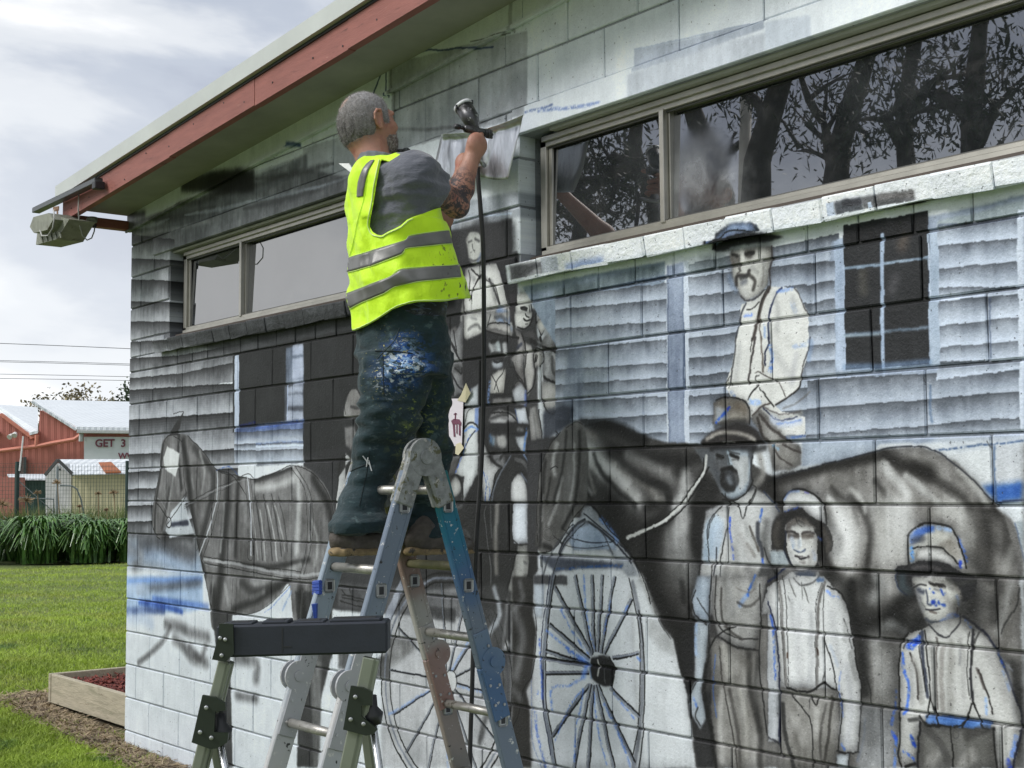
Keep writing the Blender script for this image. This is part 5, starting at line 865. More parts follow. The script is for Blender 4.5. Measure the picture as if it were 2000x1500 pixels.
b.box((.5,1.6,2.0),(9.9,1.62,3.3)).box((.3,.2,1.95),(9.9,1.6,1.97)); b.build('dark_room',mat('dark_interior',(.03,.03,.03),.9),B)
# side wall, rear wall and roof
b=MB(); b.box((.002,.19,-.3),(.19,7,3.2)).box((9.8,.19,-.3),(9.99,7,3.7)).box((.19,6.81,-.3),(9.8,7,3.5)); b.build('rear_wall',mat('white_block_paint',(.7,.72,.72),.7,bump=.002),B)
SL=.0625
def zr(u): return 3.195+SL*u      # bottom of the gable board
def slab(u0,u1,y0,y1,za,zb2,m,name,parent=B,bev=0,dz=0):
    q=MB(); P=[(u0,y0,za+SL*u0),(u1,y0,za+SL*u1),(u1,y0,zb2+SL*u1),(u0,y0,zb2+SL*u0)]; q.prism(P,(0,y1-y0,0)); return q.build(name,m,parent)
M_GB=M_SMOOTH
slab(-.028,3.98,-.018,.0045,3.195,3.315,M_GB,'gable_board'); slab(3.984,9.99,-.0175,.0045,3.195,3.315,M_GB,'gable_board')
slab(-.03,9.99,-.030,-.0185,3.190,3.204,M_SMOOTH,'gable_bead')
slab(-.03,10.3,-.385,.0,3.300,3.312,M_SOFFIT,'soffit')
sg=[(-.045,on_y(333,270,-.42)[0]),(on_y(333,270,-.42)[0]+.002,on_y(499,190,-.42)[0]),(on_y(499,190,-.42)[0]+.0015,3.3),(3.302,5.2),(5.202,7.6),(7.602,10.4)]
for k,(a,c) in enumerate(sg): slab(a,c,-.425-.002*(k%2),-.387,3.222+.003*(k%2),3.352,M_REDWOOD,'barge_board')
for k in range(26):
    u_=.08+.17*k*1.7+random.uniform(-.05,.05); q=MB(); z_=3.235+SL*u_+random.uniform(.01,.10); q.tube([(u_,-.4285,z_),(u_,-.4262,z_)],.0045,7); q.build('nail_head',M_BLACK,B)
slab(-.05,10.4,-.432,-.386,3.3525,3.366,M_BLACK,'barge_gap_shade')  # solid black strip put in for the shaded gap below the capping
slab(-.10,10.4,-.455,-.05,3.368,3.450,M_ROOFMETAL,'barge_capping')
slab(-.25,10.4,-.05,7.2,3.43,3.46,M_ROOFMETAL,'roof')
b=MB(); b.box((-.072,-.33,3.205),(-.004,.02,3.262),.003); b.build('eave_beam',M_REDWOOD,B)
b=MB(); b.box((-.072,.02,3.205),(-.004,7,3.262)); b.build('wall_plate',M_REDWOOD,B)
# thin dark panel, flood lamp and sensor on the roof corner
pl=empty('roof_corner_panel',on_y(130,382,-.47),'thin dark panel fixed along the roof corner above the floodlight','panel')
a=Vector(on_y(70,412,-.47));c=Vector(on_y(193,353,-.47)); t=(c-a).normalized()
b=MB(); b.beam(a,c,.05,.030,side=(0,1,0),bev=.003); b.build('panel_tray',mat('panel_grey',(.07,.08,.085),.35,metal=.4),pl)
b=MB(); b.beam(a+Vector((0,0,.0165)),c+Vector((0,0,.0165)),.045,.003,side=(0,1,0),bev=.001); b.build('panel_face',M_BLACK,pl)
b=MB(); b.box(tuple(c+Vector((-.03,-.03,-.05))),tuple(c+Vector((.02,.03,-.005))),.004); b.build('clamp',M_BLACK,pl)
M_LAMP=mat('weathered_lamp_casing',(.26,.27,.22),.6,metal=.3,var=.2,scale=20,stains=[((.12,.1,.07),15,.6,.1)])
fl=empty('floodlight',on_y(98,445,-.5),'weathered grey floodlight hanging tilted under the roof corner panel','floodlight')
def pp(x,y,Y=-.5): return Vector(on_y(x,y,Y))
b=MB(); b.prism([pp(75,432),pp(70,478),pp(112,467),pp(135,428),pp(118,424),pp(110,440)],(0,.16,0)); b.build('housing',M_LAMP,fl)
b=MB(); b.prism([pp(58,443,-.56),pp(65,424,-.56),pp(95,416,-.56),pp(104,428,-.56),pp(92,449,-.56),pp(66,455,-.56)],(0,.18,0)); b.build('gear_box',M_LAMP,fl)
b=MB(); b.beam(pp(112,408,-.48),pp(113,442,-.48),.02,.006,side=(1,0,0)).beam(pp(104,409,-.48),pp(115,407,-.48),.03,.006,side=(1,0,0)).box(tuple(pp(110,436,-.52)),tuple(pp(114,430,-.47)),.0); b.build('bracket',mat('rusty_bracket',(.22,.13,.08),.8),fl)
b=MB(); b.tube([pp(105,410,-.57),pp(106,425,-.58),pp(103,445,-.585),pp(94,460,-.585),pp(82,461,-.585),pp(78,450,-.58)],.0042,6); b.build('cable',mat('grey_cable',(.42,.42,.40),.5),fl,True)
b=MB(); 
for k in range(5): b.prism([pp(80+9*k,461-2*k,-.502),pp(83+9*k,473-2*k,-.502),pp(85+9*k,472-2*k,-.502),pp(82+9*k,460-2*k,-.502)],(0,-.006,0))
b.build('cooling_fin',M_LAMP,fl)
se=empty('light_sensor',pp(180,430,-.3),'small beige sensor under the eave beam with a drooping cable loop','sensor')
b=MB(); q=pp(180,428,-.3); b.tube([q+Vector((0,0,.012)),q,q+Vector((0,0,-.02)),q+Vector((0,0,-.026))],[.03,.034,.03,.012],12); b.build('sensor_body',M_LAMP,se,True)
b=MB(); q=pp(185,438,-.3); b.tube([q,q+Vector((0,0,-.02))],.012,8); b.build('cable_gland',M_BLACK,se)
b=MB(); b.tube([pp(154,380,-.44),pp(153,410,-.44),pp(155,440,-.42),pp(161,460,-.38),pp(170,469,-.35),pp(179,465,-.32),pp(184,452,-.3),pp(185,444,-.3)],.0042,6); b.build('cable',mat('grey_cable_b',(.42,.42,.40),.5),se,True)

# ------------------------------------------------------------------ ground and lawn
M_LAWN=mat('lawn_soil',(.10,.135,.035),.9,var=.35,scale=1.6,bump=.02,bscale=30,stains=[((.15,.17,.05),.9,.5,.15),((.06,.10,.025),2.3,.55,.15),((.20,.15,.09),3.5,.35,.2,(-1.9,.20,0),.5),((.13,.10,.06),6,.30,.2,(-.9,.08,0),.55),((.13,.10,.06),6,.30,.2,(.2,-.05,0),.6)])
g=MB(); n=60
gx=np.concatenate([[-600,-200,-80],np.linspace(-40,14,n),[40,120,600]]);gy=np.concatenate([[-600,-150,-50],np.linspace(-16,40,n),[80,200,600]])
vs=[(x,y,(.02*math.sin(x*.9+y*.7)+.015*math.sin(x*2.3-y*1.7))*(1 if x<-1.5 else 0)) for y in gy for x in gx];W_=len(gx)
g.v=vs; g.f=[(j*W_+i,j*W_+i+1,(j+1)*W_+i+1,(j+1)*W_+i) for j in range(len(gy)-1) for i in range(W_-1)]
gr=g.build('ground',M_LAWN,smooth=True,fix=False); tag(gr,'lawn ground running from the wall to the hedge','ground',kind='structure')
def blades(name,m,n,sampler,h0,h1,w0,w1,bend=.5,seed=1):
    R=np.random.default_rng(seed); P=sampler(R,n); n=len(P)
    h=R.uniform(h0,h1,n);w=R.uniform(w0,w1,n);a=R.uniform(0,2*math.pi,n);l=R.normal(0,bend,n)*h;l2=R.normal(0,bend,n)*h
    dx,dy=np.cos(a)*w/2,np.sin(a)*w/2
    V=np.zeros((n,5,3)); V[:,0]=P+np.c_[-dx,-dy,np.zeros(n)];V[:,1]=P+np.c_[dx,dy,np.zeros(n)]
    V[:,2]=P+np.c_[dx*.8+l*.35,dy*.8+l2*.35,h*.6];V[:,3]=P+np.c_[-dx*.8+l*.35,-dy*.8+l2*.35,h*.6];V[:,4]=P+np.c_[l,l2,h]
    F=np.zeros((n,3,3),int); b=np.arange(n)*5; F[:,0]=np.c_[b,b+1,b+2];F[:,1]=np.c_[b,b+2,b+3];F[:,2]=np.c_[b+3,b+2,b+4]
    o=mesh_np(name,V.reshape(-1,3),F.reshape(-1,3),m); return o
def wedge(R,n):
    # lawn seen left of the wall: denser nearer the camera
    d0=ray(-60,1110);d1=ray(262,1110);az0=math.atan2(d0[1],d0[0]);az1=math.atan2(d1[1],d1[0])
    az=R.uniform(min(az0,az1)-.02,max(az0,az1)+.01,n);r=7.2*(31/7.2)**(R.random(n)**1.25)
    P=np.c_[CPOS[0]+r*np.cos(az),CPOS[1]+r*np.sin(az),np.zeros(n)]
    P[:,2]=np.where(P[:,0]<-1.5,.02*np.sin(P[:,0]*.9+P[:,1]*.7)+.015*np.sin(P[:,0]*2.3-P[:,1]*1.7),0)-.004
    keep=~((P[:,1]>.0)&(P[:,0]>-.02)) & ~((P[:,0]>-1.95)&(P[:,1]>.1)) 
    dd=np.abs(P[:,1]-.07+.095*(P[:,0]+1.6))/.125; keep&=(P[:,0]<-2.05)|(dd>1)|(R.random(n)<.2)
    return P[keep]
M_GRASS=mat('grass_blade',(.30,.415,.036),.6,var=.35,scale=1.3,stains=[((.34,.38,.06),1.1,.5,.2),((.09,.185,.025),2.9,.57,.12),((.30,.27,.12),30,.68,.05)])
M_GRASS.node_tree.nodes['Principled BSDF'].inputs['Subsurface Weight'].default_value=0
o=blades('grass',M_GRASS,150000,wedge,.018,.05,.003,.007,.8,5); tag(o,'short green mown grass covering the lawn','grass',kind='stuff')
def strawpos(R,n):
    t=R.random(n);x=-1.95+3.2*t+R.normal(0,.10,n);y=.08-.095*(x+1.6)+R.normal(0,.062,n)
    x2=R.normal(-2.15,.20,n);y2=R.normal(.25,.14,n);k=R.random(n)<.22;x=np.where(k,x2,x);y=np.where(k,y2,y)
    P=np.c_[x,y,R.uniform(0,.02,n)];return P[(y<.16)|(x<-1.9)]
M_STRAW=mat('dry_straw',(.36,.28,.18),.9,var=.4,scale=12,stains=[((.15,.11,.075),9,.5,.1),((.58,.49,.34),25,.6,.1)])
def litter(name,m,n,pos,L0,L1,w0,w1,seed,tilt=.25):
    R=np.random.default_rng(seed);P=pos(R,n);n=len(P);L=R.uniform(L0,L1,n);w=R.uniform(w0,w1,n);a=R.uniform(0,2*math.pi,n);z=R.normal(0,tilt,n)
    d=np.c_[np.cos(a),np.sin(a),z]*L[:,None]/2;s=np.c_[-np.sin(a),np.cos(a),R.normal(0,.3,n)]*w[:,None]/2;up=np.c_[R.normal(0,.006,n),R.normal(0,.006,n),R.uniform(.002,.012,n)]
    V=np.stack([P-d-s,P-d+s,P+up+s,P+up-s,P+d+s*.6,P+d-s*.6],1);b=np.arange(n)*6
    F=np.concatenate([np.c_[b,b+1,b+2,b+3],np.c_[b+3,b+2,b+4,b+5]]);return mesh_np(name,V.reshape(-1,3),F,m)
o=litter('dead_grass',M_STRAW,19000,strawpos,.04,.14,.003,.008,8); tag(o,'dry brown straw and dead grass lying along the foot of the wall','dead grass',kind='stuff')
# ------------------------------------------------------------------ garden bed
M_TIM=mat('weathered_pine',(.43,.385,.285),.8,var=.16,scale=5,bump=.004,bscale=16,stretch=(1.2,8,8),stains=[((.20,.16,.11),6,.60,.1),((.25,.24,.16),2,.55,.2)])
gb=empty('garden_bed',(-1.0,1.3,0),'low raised bed of weathered timber boards against the wall corner','garden bed')
b=MB(); b.box((-1.84,.205,.03),(-.004,.25,.235),.004); b.build('front_board',M_TIM,gb)
b=MB(); b.box((-1.885,.20,.03),(-1.842,4.3,.238),.004); b.build('side_board',M_TIM,gb)
b=MB(); b.box((-1.84,4.25,.03),(-.004,4.295,.235),.004); b.build('back_board',M_TIM,gb)
b=MB(); b.tube([(-.13,.19,.24),(-.135,.185,.20),(-.17,.19,.1),(-.19,.18,0)],.012,7); b.build('drip_pipe',M_BLACK,gb)
b=MB(); b.box((-1.84,.25,.03),(-.004,4.25,.15)); b.build('bed_soil',mat('bark_soil',(.06,.02,.015),.9),gb)
M_MULCH=mat('red_mulch',(.22,.045,.03),.8,var=.45,scale=30,stains=[((.07,.02,.02),20,.5,.1),((.40,.16,.11),50,.62,.1)])
o=litter('mulch',M_MULCH,12000,lambda R,n:np.c_[R.uniform(-1.82,-.03,n),.27+3.9*R.random(n)**1.4,.155+R.uniform(0,.045,n)],.02,.065,.006,.014,9,.4); tag(o,'dark red bark mulch filling the timber garden bed','mulch',kind='stuff')
# ------------------------------------------------------------------ things beyond the lawn
FH=Vector((FWD[0],FWD[1],0)).normalized(); RH=Vector((RGT[0],RGT[1],0)).normalized()
def bp(x,y,D): return Vector(at_d(x,y,D))
def gz(x,D): v=bp(x,975,D); return Vector((v.x,v.y,0))
def strap_clump(name,px,D,h,spread,nl,seed,label,group=None,rowlen=0):
    R=np.random.default_rng(seed); c=gz(px,D); Vs=[];Fs=[]; 
    root=empty(name,c,label,'plant',group)
    for k in range(nl):
        dr=R.uniform(1.9,2.75);a=R.uniform(0,2*math.pi);L=h*.90*R.uniform(.7,1.2);out=spread*R.uniform(.45,1.15);w=.052*R.uniform(.7,1.3)
        bx,by=R.normal(0,.16*spread,2); bx+=R.uniform(-.5,.5)*rowlen*RH.x; by+=R.uniform(-.5,.5)*0; 
        if rowlen: q=R.uniform(-.5,.5)*rowlen; bx=R.normal(0,.1)+q*RH.x; by=R.normal(0,.2)+q*RH.y
        pts=[]
        for i in range(7):
            t=i/6; r=out*(t**1.25); z=L*math.sin(min(t*dr,math.pi*.93))*(1-.12*t) if out>.3 else L*t
            pts.append((bx+r*math.cos(a),by+r*math.sin(a),max(z,.02)))
        s=(-math.sin(a)*w/2,math.cos(a)*w/2); base=len(Vs)
        for i,p in enumerate(pts):
            f=(1-.75*(i/6)**2); Vs+=[(c.x+p[0]-s[0]*f,c.y+p[1]-s[1]*f,p[2]),(c.x+p[0]+s[0]*f,c.y+p[1]+s[1]*f,p[2]+.004)]
        for i in range(6): Fs.append((base+2*i,base+2*i+1,base+2*i+3,base+2*i+2))
    mesh_np('leaves',Vs,Fs,M_AGA,root); return root
M_AGA=mat('strap_leaf',(.055,.135,.028),.36,var=.5,scale=6,spec=.6,stains=[((.16,.28,.06),11,.52,.12),((.28,.27,.09),14,.73,.04)])
gl='strap leaved clumps along the far edge of the lawn'
for i,(px,D,h,sp,nl,lab) in enumerate([(-45,30.2,1.02,.85,520,'strap leaved clump cut by the left edge of the view'),(20,31.6,.92,.8,420,'strap leaved clump in front of the dark fence post'),(78,30.2,1.08,.9,560,'tallest strap leaved clump with long drooping leaves'),(128,31.2,1.10,.85,560,'strap leaved clump below the gable of the small shed'),(176,30.4,.98,.85,560,'strap leaved clump below the rusty roof patch'),(222,31.3,.98,.85,540,'strap leaved clump beside the building corner'),(262,30.8,1.0,.85,420,'strap leaved clump mostly behind the building corner')]):
    strap_clump('agapanthus',px,D,h,sp,nl,20+i,lab,gl)
# wire fence
M_FG=mat('dark_green_wire',(.03,.07,.055),.5); fD=34.0
fz0=0;fx=gz(-120,fD);ft=2.30
fe=empty('wire_fence',gz(60,fD),'dark green welded wire fence with a thick post behind the strap leaves','fence')
b=MB()
for k in range(150):
    p=fx+RH*(k*.075); 
    if k*.075>6.6: break
    b.box((-.003,-.003,0),(.003,.003,ft-.05),0,Matrix.Translation(p))
for j in range(24):
    z=.1+j*.095
    if z<ft: b.beam(fx+Vector((0,0,z)),fx+RH*6.6+Vector((0,0,z)),.006,.006,bev=0)
w=b.build('wire_mesh',M_FG,fe,fix=False)
for px,r in ((33,.055),(-60,.05),(248,.05)):
    p=gz(px,fD-.05); b=MB(); b.tube([p,p+Vector((0,0,ft+.03))],r,10); b.build('post',mat('post_green',(.012,.035,.032),.5),fe)
b=MB(); b.tube([gz(37,fD-.2)+Vector((0,0,2.1)),gz(43,fD-.2)+Vector((0,0,2.95))],.02,6); b.build('white_stay',mat('white_rod',(.7,.7,.7),.5),fe)
b=MB(); p=gz(111,fD-.3); b.tube([p,p+Vector((0,0,2.2))],.035,8); b.build('slim_post',mat('grey_post',(.22,.25,.26),.5),fe)
b=MB(); b.tube([p+Vector((0,0,.3)),p+Vector((0,0,.85))],.042,8); b.build('post_wrap',mat('blue_white_wrap',(.10,.16,.5),.5,stains=[((.8,.8,.8),5,.5,.02)]),fe)
# gate frame tubes
b=MB()
for x0,x1,y0 in ((35,105,972),): b.tube([bp(x0,972,fD+.4),bp(x1,975,fD+.4),bp(x1,1040,fD+.4)],.02,6); b.tube([bp(x0+2,940,fD+.4),bp(x1,1000,fD+.4)],.012,5)
b.tube([bp(118,948,fD+.4),bp(140,949,fD+.4),bp(150,955,fD+.4),bp(158,975,fD+.4),bp(165,1010,fD+.4)],.02,6)
b.build('bent_rail',mat('galv_tube',(.20,.23,.23),.45,metal=.5),fe)
def facade(name,pts,D,thick,m,parent,raw=False):
    q=MB(); q.prism([bp(x,y,D) for x,y in pts],FH*thick); return q.build(name,m,parent)
M_RED=mat('red_corrugated',(.42,.15,.12),.7,var=.06,scale=1.2,bump=.0,stains=[((.32,.11,.09),.7,.5,.2)])
# corrugation ribs as relief on the red cladding
def rib(m,period,depth,vertical=True):
    t=m.node_tree;b=t.nodes['Principled BSDF'];g=N(t,'ShaderNodeNewGeometry');d=N(t,'ShaderNodeVectorMath',operation='DOT_PRODUCT');d.inputs[1].default_value=tuple(RH);t.links.new(g.outputs['Position'],d.inputs[0])
    mu=N(t,'ShaderNodeMath',operation='MULTIPLY',ins={1:2*math.pi/period});t.links.new(d.outputs['Value'],mu.inputs[0]);s=N(t,'ShaderNodeMath',operation='SINE');t.links.new(mu.outputs[0],s.inputs[0])
    p=N(t,'ShaderNodeMath',operation='POWER',ins={1:3});t.links.new(s.outputs[0],p.inputs[0])
    bb=N(t,'ShaderNodeBump',ins={'Strength':1,'Distance':depth});t.links.new(p.outputs[0],bb.inputs['Height']);t.links.new(bb.outputs[0],b.inputs['Normal'])
rib(M_RED,.28,.009)
M_TIN=mat('light_tin_roof',(.60,.64,.67),.4,metal=.1,var=.06,scale=.8); rib(M_TIN,.25,.012)
M_SALMON=mat('salmon_trim',(.55,.20,.14),.6)
WD=60
wh=empty('red_warehouse',gz(80,WD),'red corrugated warehouse with pale sawtooth roofs and a lettered white sign','warehouse')
facade('side_wall',[(-60,1010),(-60,805),(2,808),(58,852),(75,846),(78,801),(150,838),(163,842),(163,1010)],WD,.4,M_RED,wh)
facade('front_wall',[(163.5,1010),(163.5,846),(420,846),(420,1010)],WD,.4,M_RED,wh)
def roofq(name,a,b_,c,d,m): # a,b near edge px at depth Da ; c,d far edge
    q=MB(); P=[bp(*a),bp(*b_),bp(*c),bp(*d)]; q.prism(P,Vector((0,0,.12))); return q.build(name,m,wh)
roofq('roof',(150,839,WD-.4),(420,843,WD-.4),(400,792,WD+13),(63,784.5,WD+13),M_TIN)
roofq('roof',(58,850,WD-.3),(74,846,WD-.3),(74,800,WD+11),(-8,794,WD+11),M_TIN)
roofq('roof',(-60,850,WD-.3),(-1,849,WD-.3),(2,810,WD+9),(-60,800,WD+9),M_TIN)
for a,c,wd in (((2,809,WD-.1),(59,852,WD-.1),.13),((63,785,WD-.1),(150,840,WD-.1),.10),((59,853,WD-.1),(74,848,WD-.1),.25)):
    q=MB(); q.beam(bp(*a),bp(*c),wd,.25,side=(0,0,1),bev=.01); q.build('barge',M_SALMON if wd>.11 else M_TIN,wh)
q=MB(); q.tube([bp(-60,888,WD-.3),bp(20,878,WD-.3),bp(70,872,WD-.3),bp(100,866,WD-.3),bp(145,858,WD-.3),bp(157,850,WD-.3)],.09,8); q.tube([bp(72,850,WD-.3),bp(71,870,WD-.3)],.09,8); q.build('downpipe',M_SALMON,wh)
q=MB(); q.beam(bp(151,843,WD-.5),bp(420,846,WD-.5),.14,.2,bev=.02); q.tube([bp(159,845,WD-.4),bp(158,862,WD-.4)],.1,8); q.build('gutter',mat('grey_gutter',(.38,.40,.40),.5),wh)
sg=facade('sign_board',[(164,853),(420,854),(420,899),(164,899)],WD-.12,.08,mat('white_sign',(.62,.66,.70),.6,var=.1,scale=1.0,stains=[((.35,.38,.40),2.2,.62,.15)]),wh)
def text(s,x,y,D,h,m,parent,fwd=None,rightv=None,bold=.0,sx=1):
    c=bpy.data.curves.new('lettering','FONT'); c.body=s; c.size=h; c.offset=bold; c.extrude=.004*h; to=bpy.data.objects.new('tmp',c); COL.objects.link(to)
    dg=bpy.context.evaluated_depsgraph_get(); me=bpy.data.meshes.new_from_object(to.evaluated_get(dg)); bpy.data.objects.remove(to)
    o=Vector(at_d(x,y,D)) ; r=rightv or RH; up=Vector((0,0,1)); nn=r.cross(up)
    for v in me.vertices: v.co=o+r*(v.co.x*sx)+up*v.co.y+nn*v.co.z
    me.materials.clear(); return link('lettering',me,m,parent)
M_MAR=mat('maroon_paint',(.16,.035,.06),.6)
text('GET',185.5,872.5,WD-.2,.46,M_MAR,sg,bold=.012,sx=1.0); text('3',235.5,872.5,WD-.2,.46,M_MAR,sg,bold=.012); text('WV',231,896,WD-.2,.36,M_MAR,sg,bold=.012)
for px in (25,):
    q=MB(); q.tube([bp(px-7,854,WD-.6),bp(px-3,850,WD-.45)],[.12,.08],8); q.tube([bp(px+3,851,WD-.6),bp(px+5,846,WD-.45)],[.12,.08],8); q.beam(bp(px-4,850,WD-.3),bp(px+5,845,WD-.3),.08,.08); q.build('twin_floodlight',mat('lamp_white',(.6,.6,.58),.5),wh)
q=MB(); q.box((-.3,-.06,-.6),(.3,.06,.6),0,Matrix.Translation(bp(44,920,WD-.1))); q.build('small_window',mat('dark_pane',(.05,.06,.06),.2),wh)
# small shed
SD=42
sh=empty('small_shed',gz(170,SD),'small cream shed with a white gable and one rusty sheet in its tin roof','shed')
M_CREAM=mat('cream_cladding',(.42,.40,.25),.8,var=.1,scale=1,stains=[((.25,.24,.15),2,.58,.15)]); rib(M_CREAM,.2,.01)
facade('side_wall',[(141,1030),(141,925),(420,925),(420,1030)],SD,3,M_CREAM,sh)
facade('gable',[(89,1030),(89,930),(112,905),(139,929),(139,1030)],SD+.15,2,mat('shed_gable_white',(.5,.51,.50),.7,var=.1),sh)
q=MB(); q.prism([bp(143,928,SD-.25),bp(420,924,SD-.25),bp(420,898,SD+2.2),bp(113,899,SD+2.2)],(0,0,.03)); q.build('roof',M_TIN,sh)
q=MB(); q.prism([bp(206,924.3,SD-.35),bp(236,923.8,SD-.35),bp(217,905,SD+1.6),bp(192,906,SD+1.6)],(0,0,.05)); q.build('rusty_sheet',mat('rust_sheet',(.30,.095,.035),.85,var=.3,scale=2),sh)
q=MB(); q.beam(bp(88,928,SD-.1),bp(113,898,SD-.1),.09,.06).beam(bp(113,898,SD-.1),bp(144,928,SD-.1),.09,.06); q.build('barge',mat('dark_barge',(.05,.05,.05),.7),sh)
q=MB(); q.box((-.06,-.03,-.03),(.06,.03,.03),0,Matrix.Translation(bp(116,917,SD-.05))); q.build('vent',M_BLACK,sh)
gs=empty('green_shed',gz(80,SD+5),'dark green low shed behind the wire fence','shed')
M_GSH=mat('dark_green_tin',(.03,.075,.065),.6,var=.15,scale=1); rib(M_GSH,.25,.015)
facade('wall',[(28,1040),(28,938),(139,938),(139,1040)],SD+5,2,M_GSH,gs)
q=MB(); q.prism([bp(20,938,SD+4.7),bp(139,938,SD+4.7),bp(139,928,SD+8),bp(14,928,SD+8)],(0,0,.04)); q.build('roof',M_TIN,gs)
q=MB(); q.prism([bp(-60,1040,SD+3),bp(28,1040,SD+3),bp(28,932,SD+3),bp(-60,934,SD+3)],FH*1); q.build('lean_to',mat('dull_pink',(.36,.14,.11),.8,var=.1),gs)
yd=MB(); yd.prism([Vector((*gz(-150,36)[:2],.02)),Vector((*gz(300,36)[:2],.02)),Vector((*gz(340,44)[:2],.02)),Vector((*gz(-150,44)[:2],.02))],(0,0,.01))
tag(yd.build('yard',mat('pale_yard_gravel',(.34,.33,.28),.9,var=.3,scale=1.5)),'pale gravel yard behind the wire fence','yard',kind='structure')
# dry seed heads behind the fence
M_DRY=mat('dry_seed',(.25,.18,.10),.9,var=.3); M_WEED=mat('weed_green',(.14,.19,.05),.7,var=.4,scale=3)
def seed(px,py,D,r,label,seed_):
    R=np.random.default_rng(seed_); root=empty('seed_head_plant',gz(px,D),label,'plant','dry seed headed plants beside the fence')
    top=bp(px,py,D); b0=gz(px+R.uniform(-6,6),D); b=MB(); b.tube([b0,(b0+top)/2+RH*.05,top],.012,5); b.build('stem',M_DRY,root)
    b=MB()
    for k in range(70):
        d=Vector(R.normal(0,1,3)); d.z=abs(d.z)*.8-.15; d.normalize(); b.tube([top,top+d*r*R.uniform(.5,1)+Vector((0,0,-.03))],.006,3,False)
    b.build('seed_head',M_DRY,root,fix=False)
for i,(x,y,r,l) in enumerate([(112,942,.14,'dry seed head against the slim grey fence post'),(52,978,.24,'large dry seed head right of the dark fence post'),(73,962,.12,'small pinkish seed head in front of the green shed'),(222,962,.14,'dry seed head in front of the cream shed wall, nearest the corner'),(192,963,.10,'dry seed head in the middle of the cream shed wall'),(155,988,.08,'lowest dry seed head before the cream shed'),(5,985,.25,'dry seed head at the left edge of the view'),(208,995,.08,'low dry seed head between two taller ones at the cream wall')]): seed(x,y,33,r,l,40+i)
def weeds(R,n):
    t=R.random(n);P=[];
    for q in t: v=gz(-60+330*q,32.6+R.random()*2.5); P.append((v.x,v.y,0))
    return np.array(P)
o=blades('weeds',M_WEED,5000,weeds,.4,1.35,.012,.03,.25,6); tag(o,'long uncut weeds growing along the wire fence','weeds',kind='stuff')
# power lines
M_WIRE=mat('power_line_grey',(.08,.085,.095),.6)
for i,(ya,yb,l) in enumerate([(671,681,'highest power line across the sky left of the building'),(704.5,711,'second power line from the top'),(707,713.5,'third power line, just under the second'),(731,736,'fourth power line from the top'),(739.5,743.5,'lowest power line, just above the trees')]):
    b=MB(); b.tube([bp(-80+k*80,ya+(yb-ya)*(k*80-80)/245-.6*math.sin(k/5*math.pi),90) for k in range(6)],.022 if i in(0,) else .018,5); tag(b.build('power_line',M_WIRE,smooth=True),l,'power line','power lines')
# ------------------------------------------------------------------ trees
M_BARK=mat('grey_bark',(.055,.05,.045),.9,var=.3,scale=6,bump=.01,bscale=12)
M_LEAFD=mat('dark_leaf',(.030,.055,.018),.6,var=.5,scale=.8); M_LEAFB=mat('brown_twig_leaf',(.20,.17,.10),.8,var=.4,scale=.8); M_LEAFO=mat('olive_leaf',(.022,.032,.016),.6,var=.4,scale=1.5)
def leaf_mesh(pts,size,elong,R,per):
    n=len(pts)*per; C=np.repeat(np.asarray(pts),per,0)+R.normal(0,1,(n,3))*np.array([1,1,.8])*size[1]
    a=R.normal(0,1,(n,3)); a/=np.linalg.norm(a,axis=1)[:,None]; a[:,2]-=.5*(elong>2); b=np.cross(a,R.normal(0,1,(n,3))); b/=np.linalg.norm(b,axis=1)[:,None]
    L=size[0]*R.uniform(.6,1.3,n)[:,None]; w=L/elong
    V=np.stack([C-a*L/2,C+b*w/2,C+a*L/2,C-b*w/2],1).reshape(-1,3);k=np.arange(n)*4
    return V,np.c_[k,k+1,k+2,k+3]
def branch(b,p,d,L,r,depth,R,tips,spread=.6,up=.15,droop=0):
    pts=[p];rr=[r];q=p.copy();dd=d.copy()
    for i in range(4):
        dd=(dd+Vector(R.normal(0,.14,3))+Vector((0,0,up*.3-droop*.2*i))).normalized(); q=q+dd*L/4; pts.append(q); rr.append(r*(1-.13*(i+1)))
    b.tube(pts,rr,6 if r>.03 else 4,False)
    if depth==0: tips+=[pts[2],pts[3],pts[4]]; return
    if depth<=1: tips.append(pts[4])
    for k in range(R.integers(2,4)):
        nd=(dd+Vector(R.normal(0,spread,3))).normalized(); nd.z=nd.z+up; nd.normalize(); i=R.integers(2,5)
        branch(b,pts[i],nd,L*R.uniform(.62,.85),rr[i]*.66,depth-1,R,tips,spread,up,droop)
def tree(name,base,d,L,r,depth,sd,ml,leaf,per,label,group=None,spread=.5,up=.15,extra=None,mb=None,droop=0):
    R=np.random.default_rng(sd); root=empty(name,base,label,'tree',group); b=MB(); tips=[]
    branch(b,Vector(base),Vector(d).normalized(),L,r,depth,R,tips,spread,up,droop)
    if extra:
        for (p0,p1,r0,n_) in extra: branch(b,Vector(p0),(Vector(p1)-Vector(p0)).normalized(),(Vector(p1)-Vector(p0)).length,r0,n_,R,tips,spread,up,droop)
    b.build('trunk',mb or M_BARK,root,True,fix=False)
    if per: V,F_=leaf_mesh([tuple(t) for t in tips],leaf,leaf[2],R,per); mesh_np('crown',V,F_,ml,root)
    return root
gt='trees on the skyline behind the warehouse'
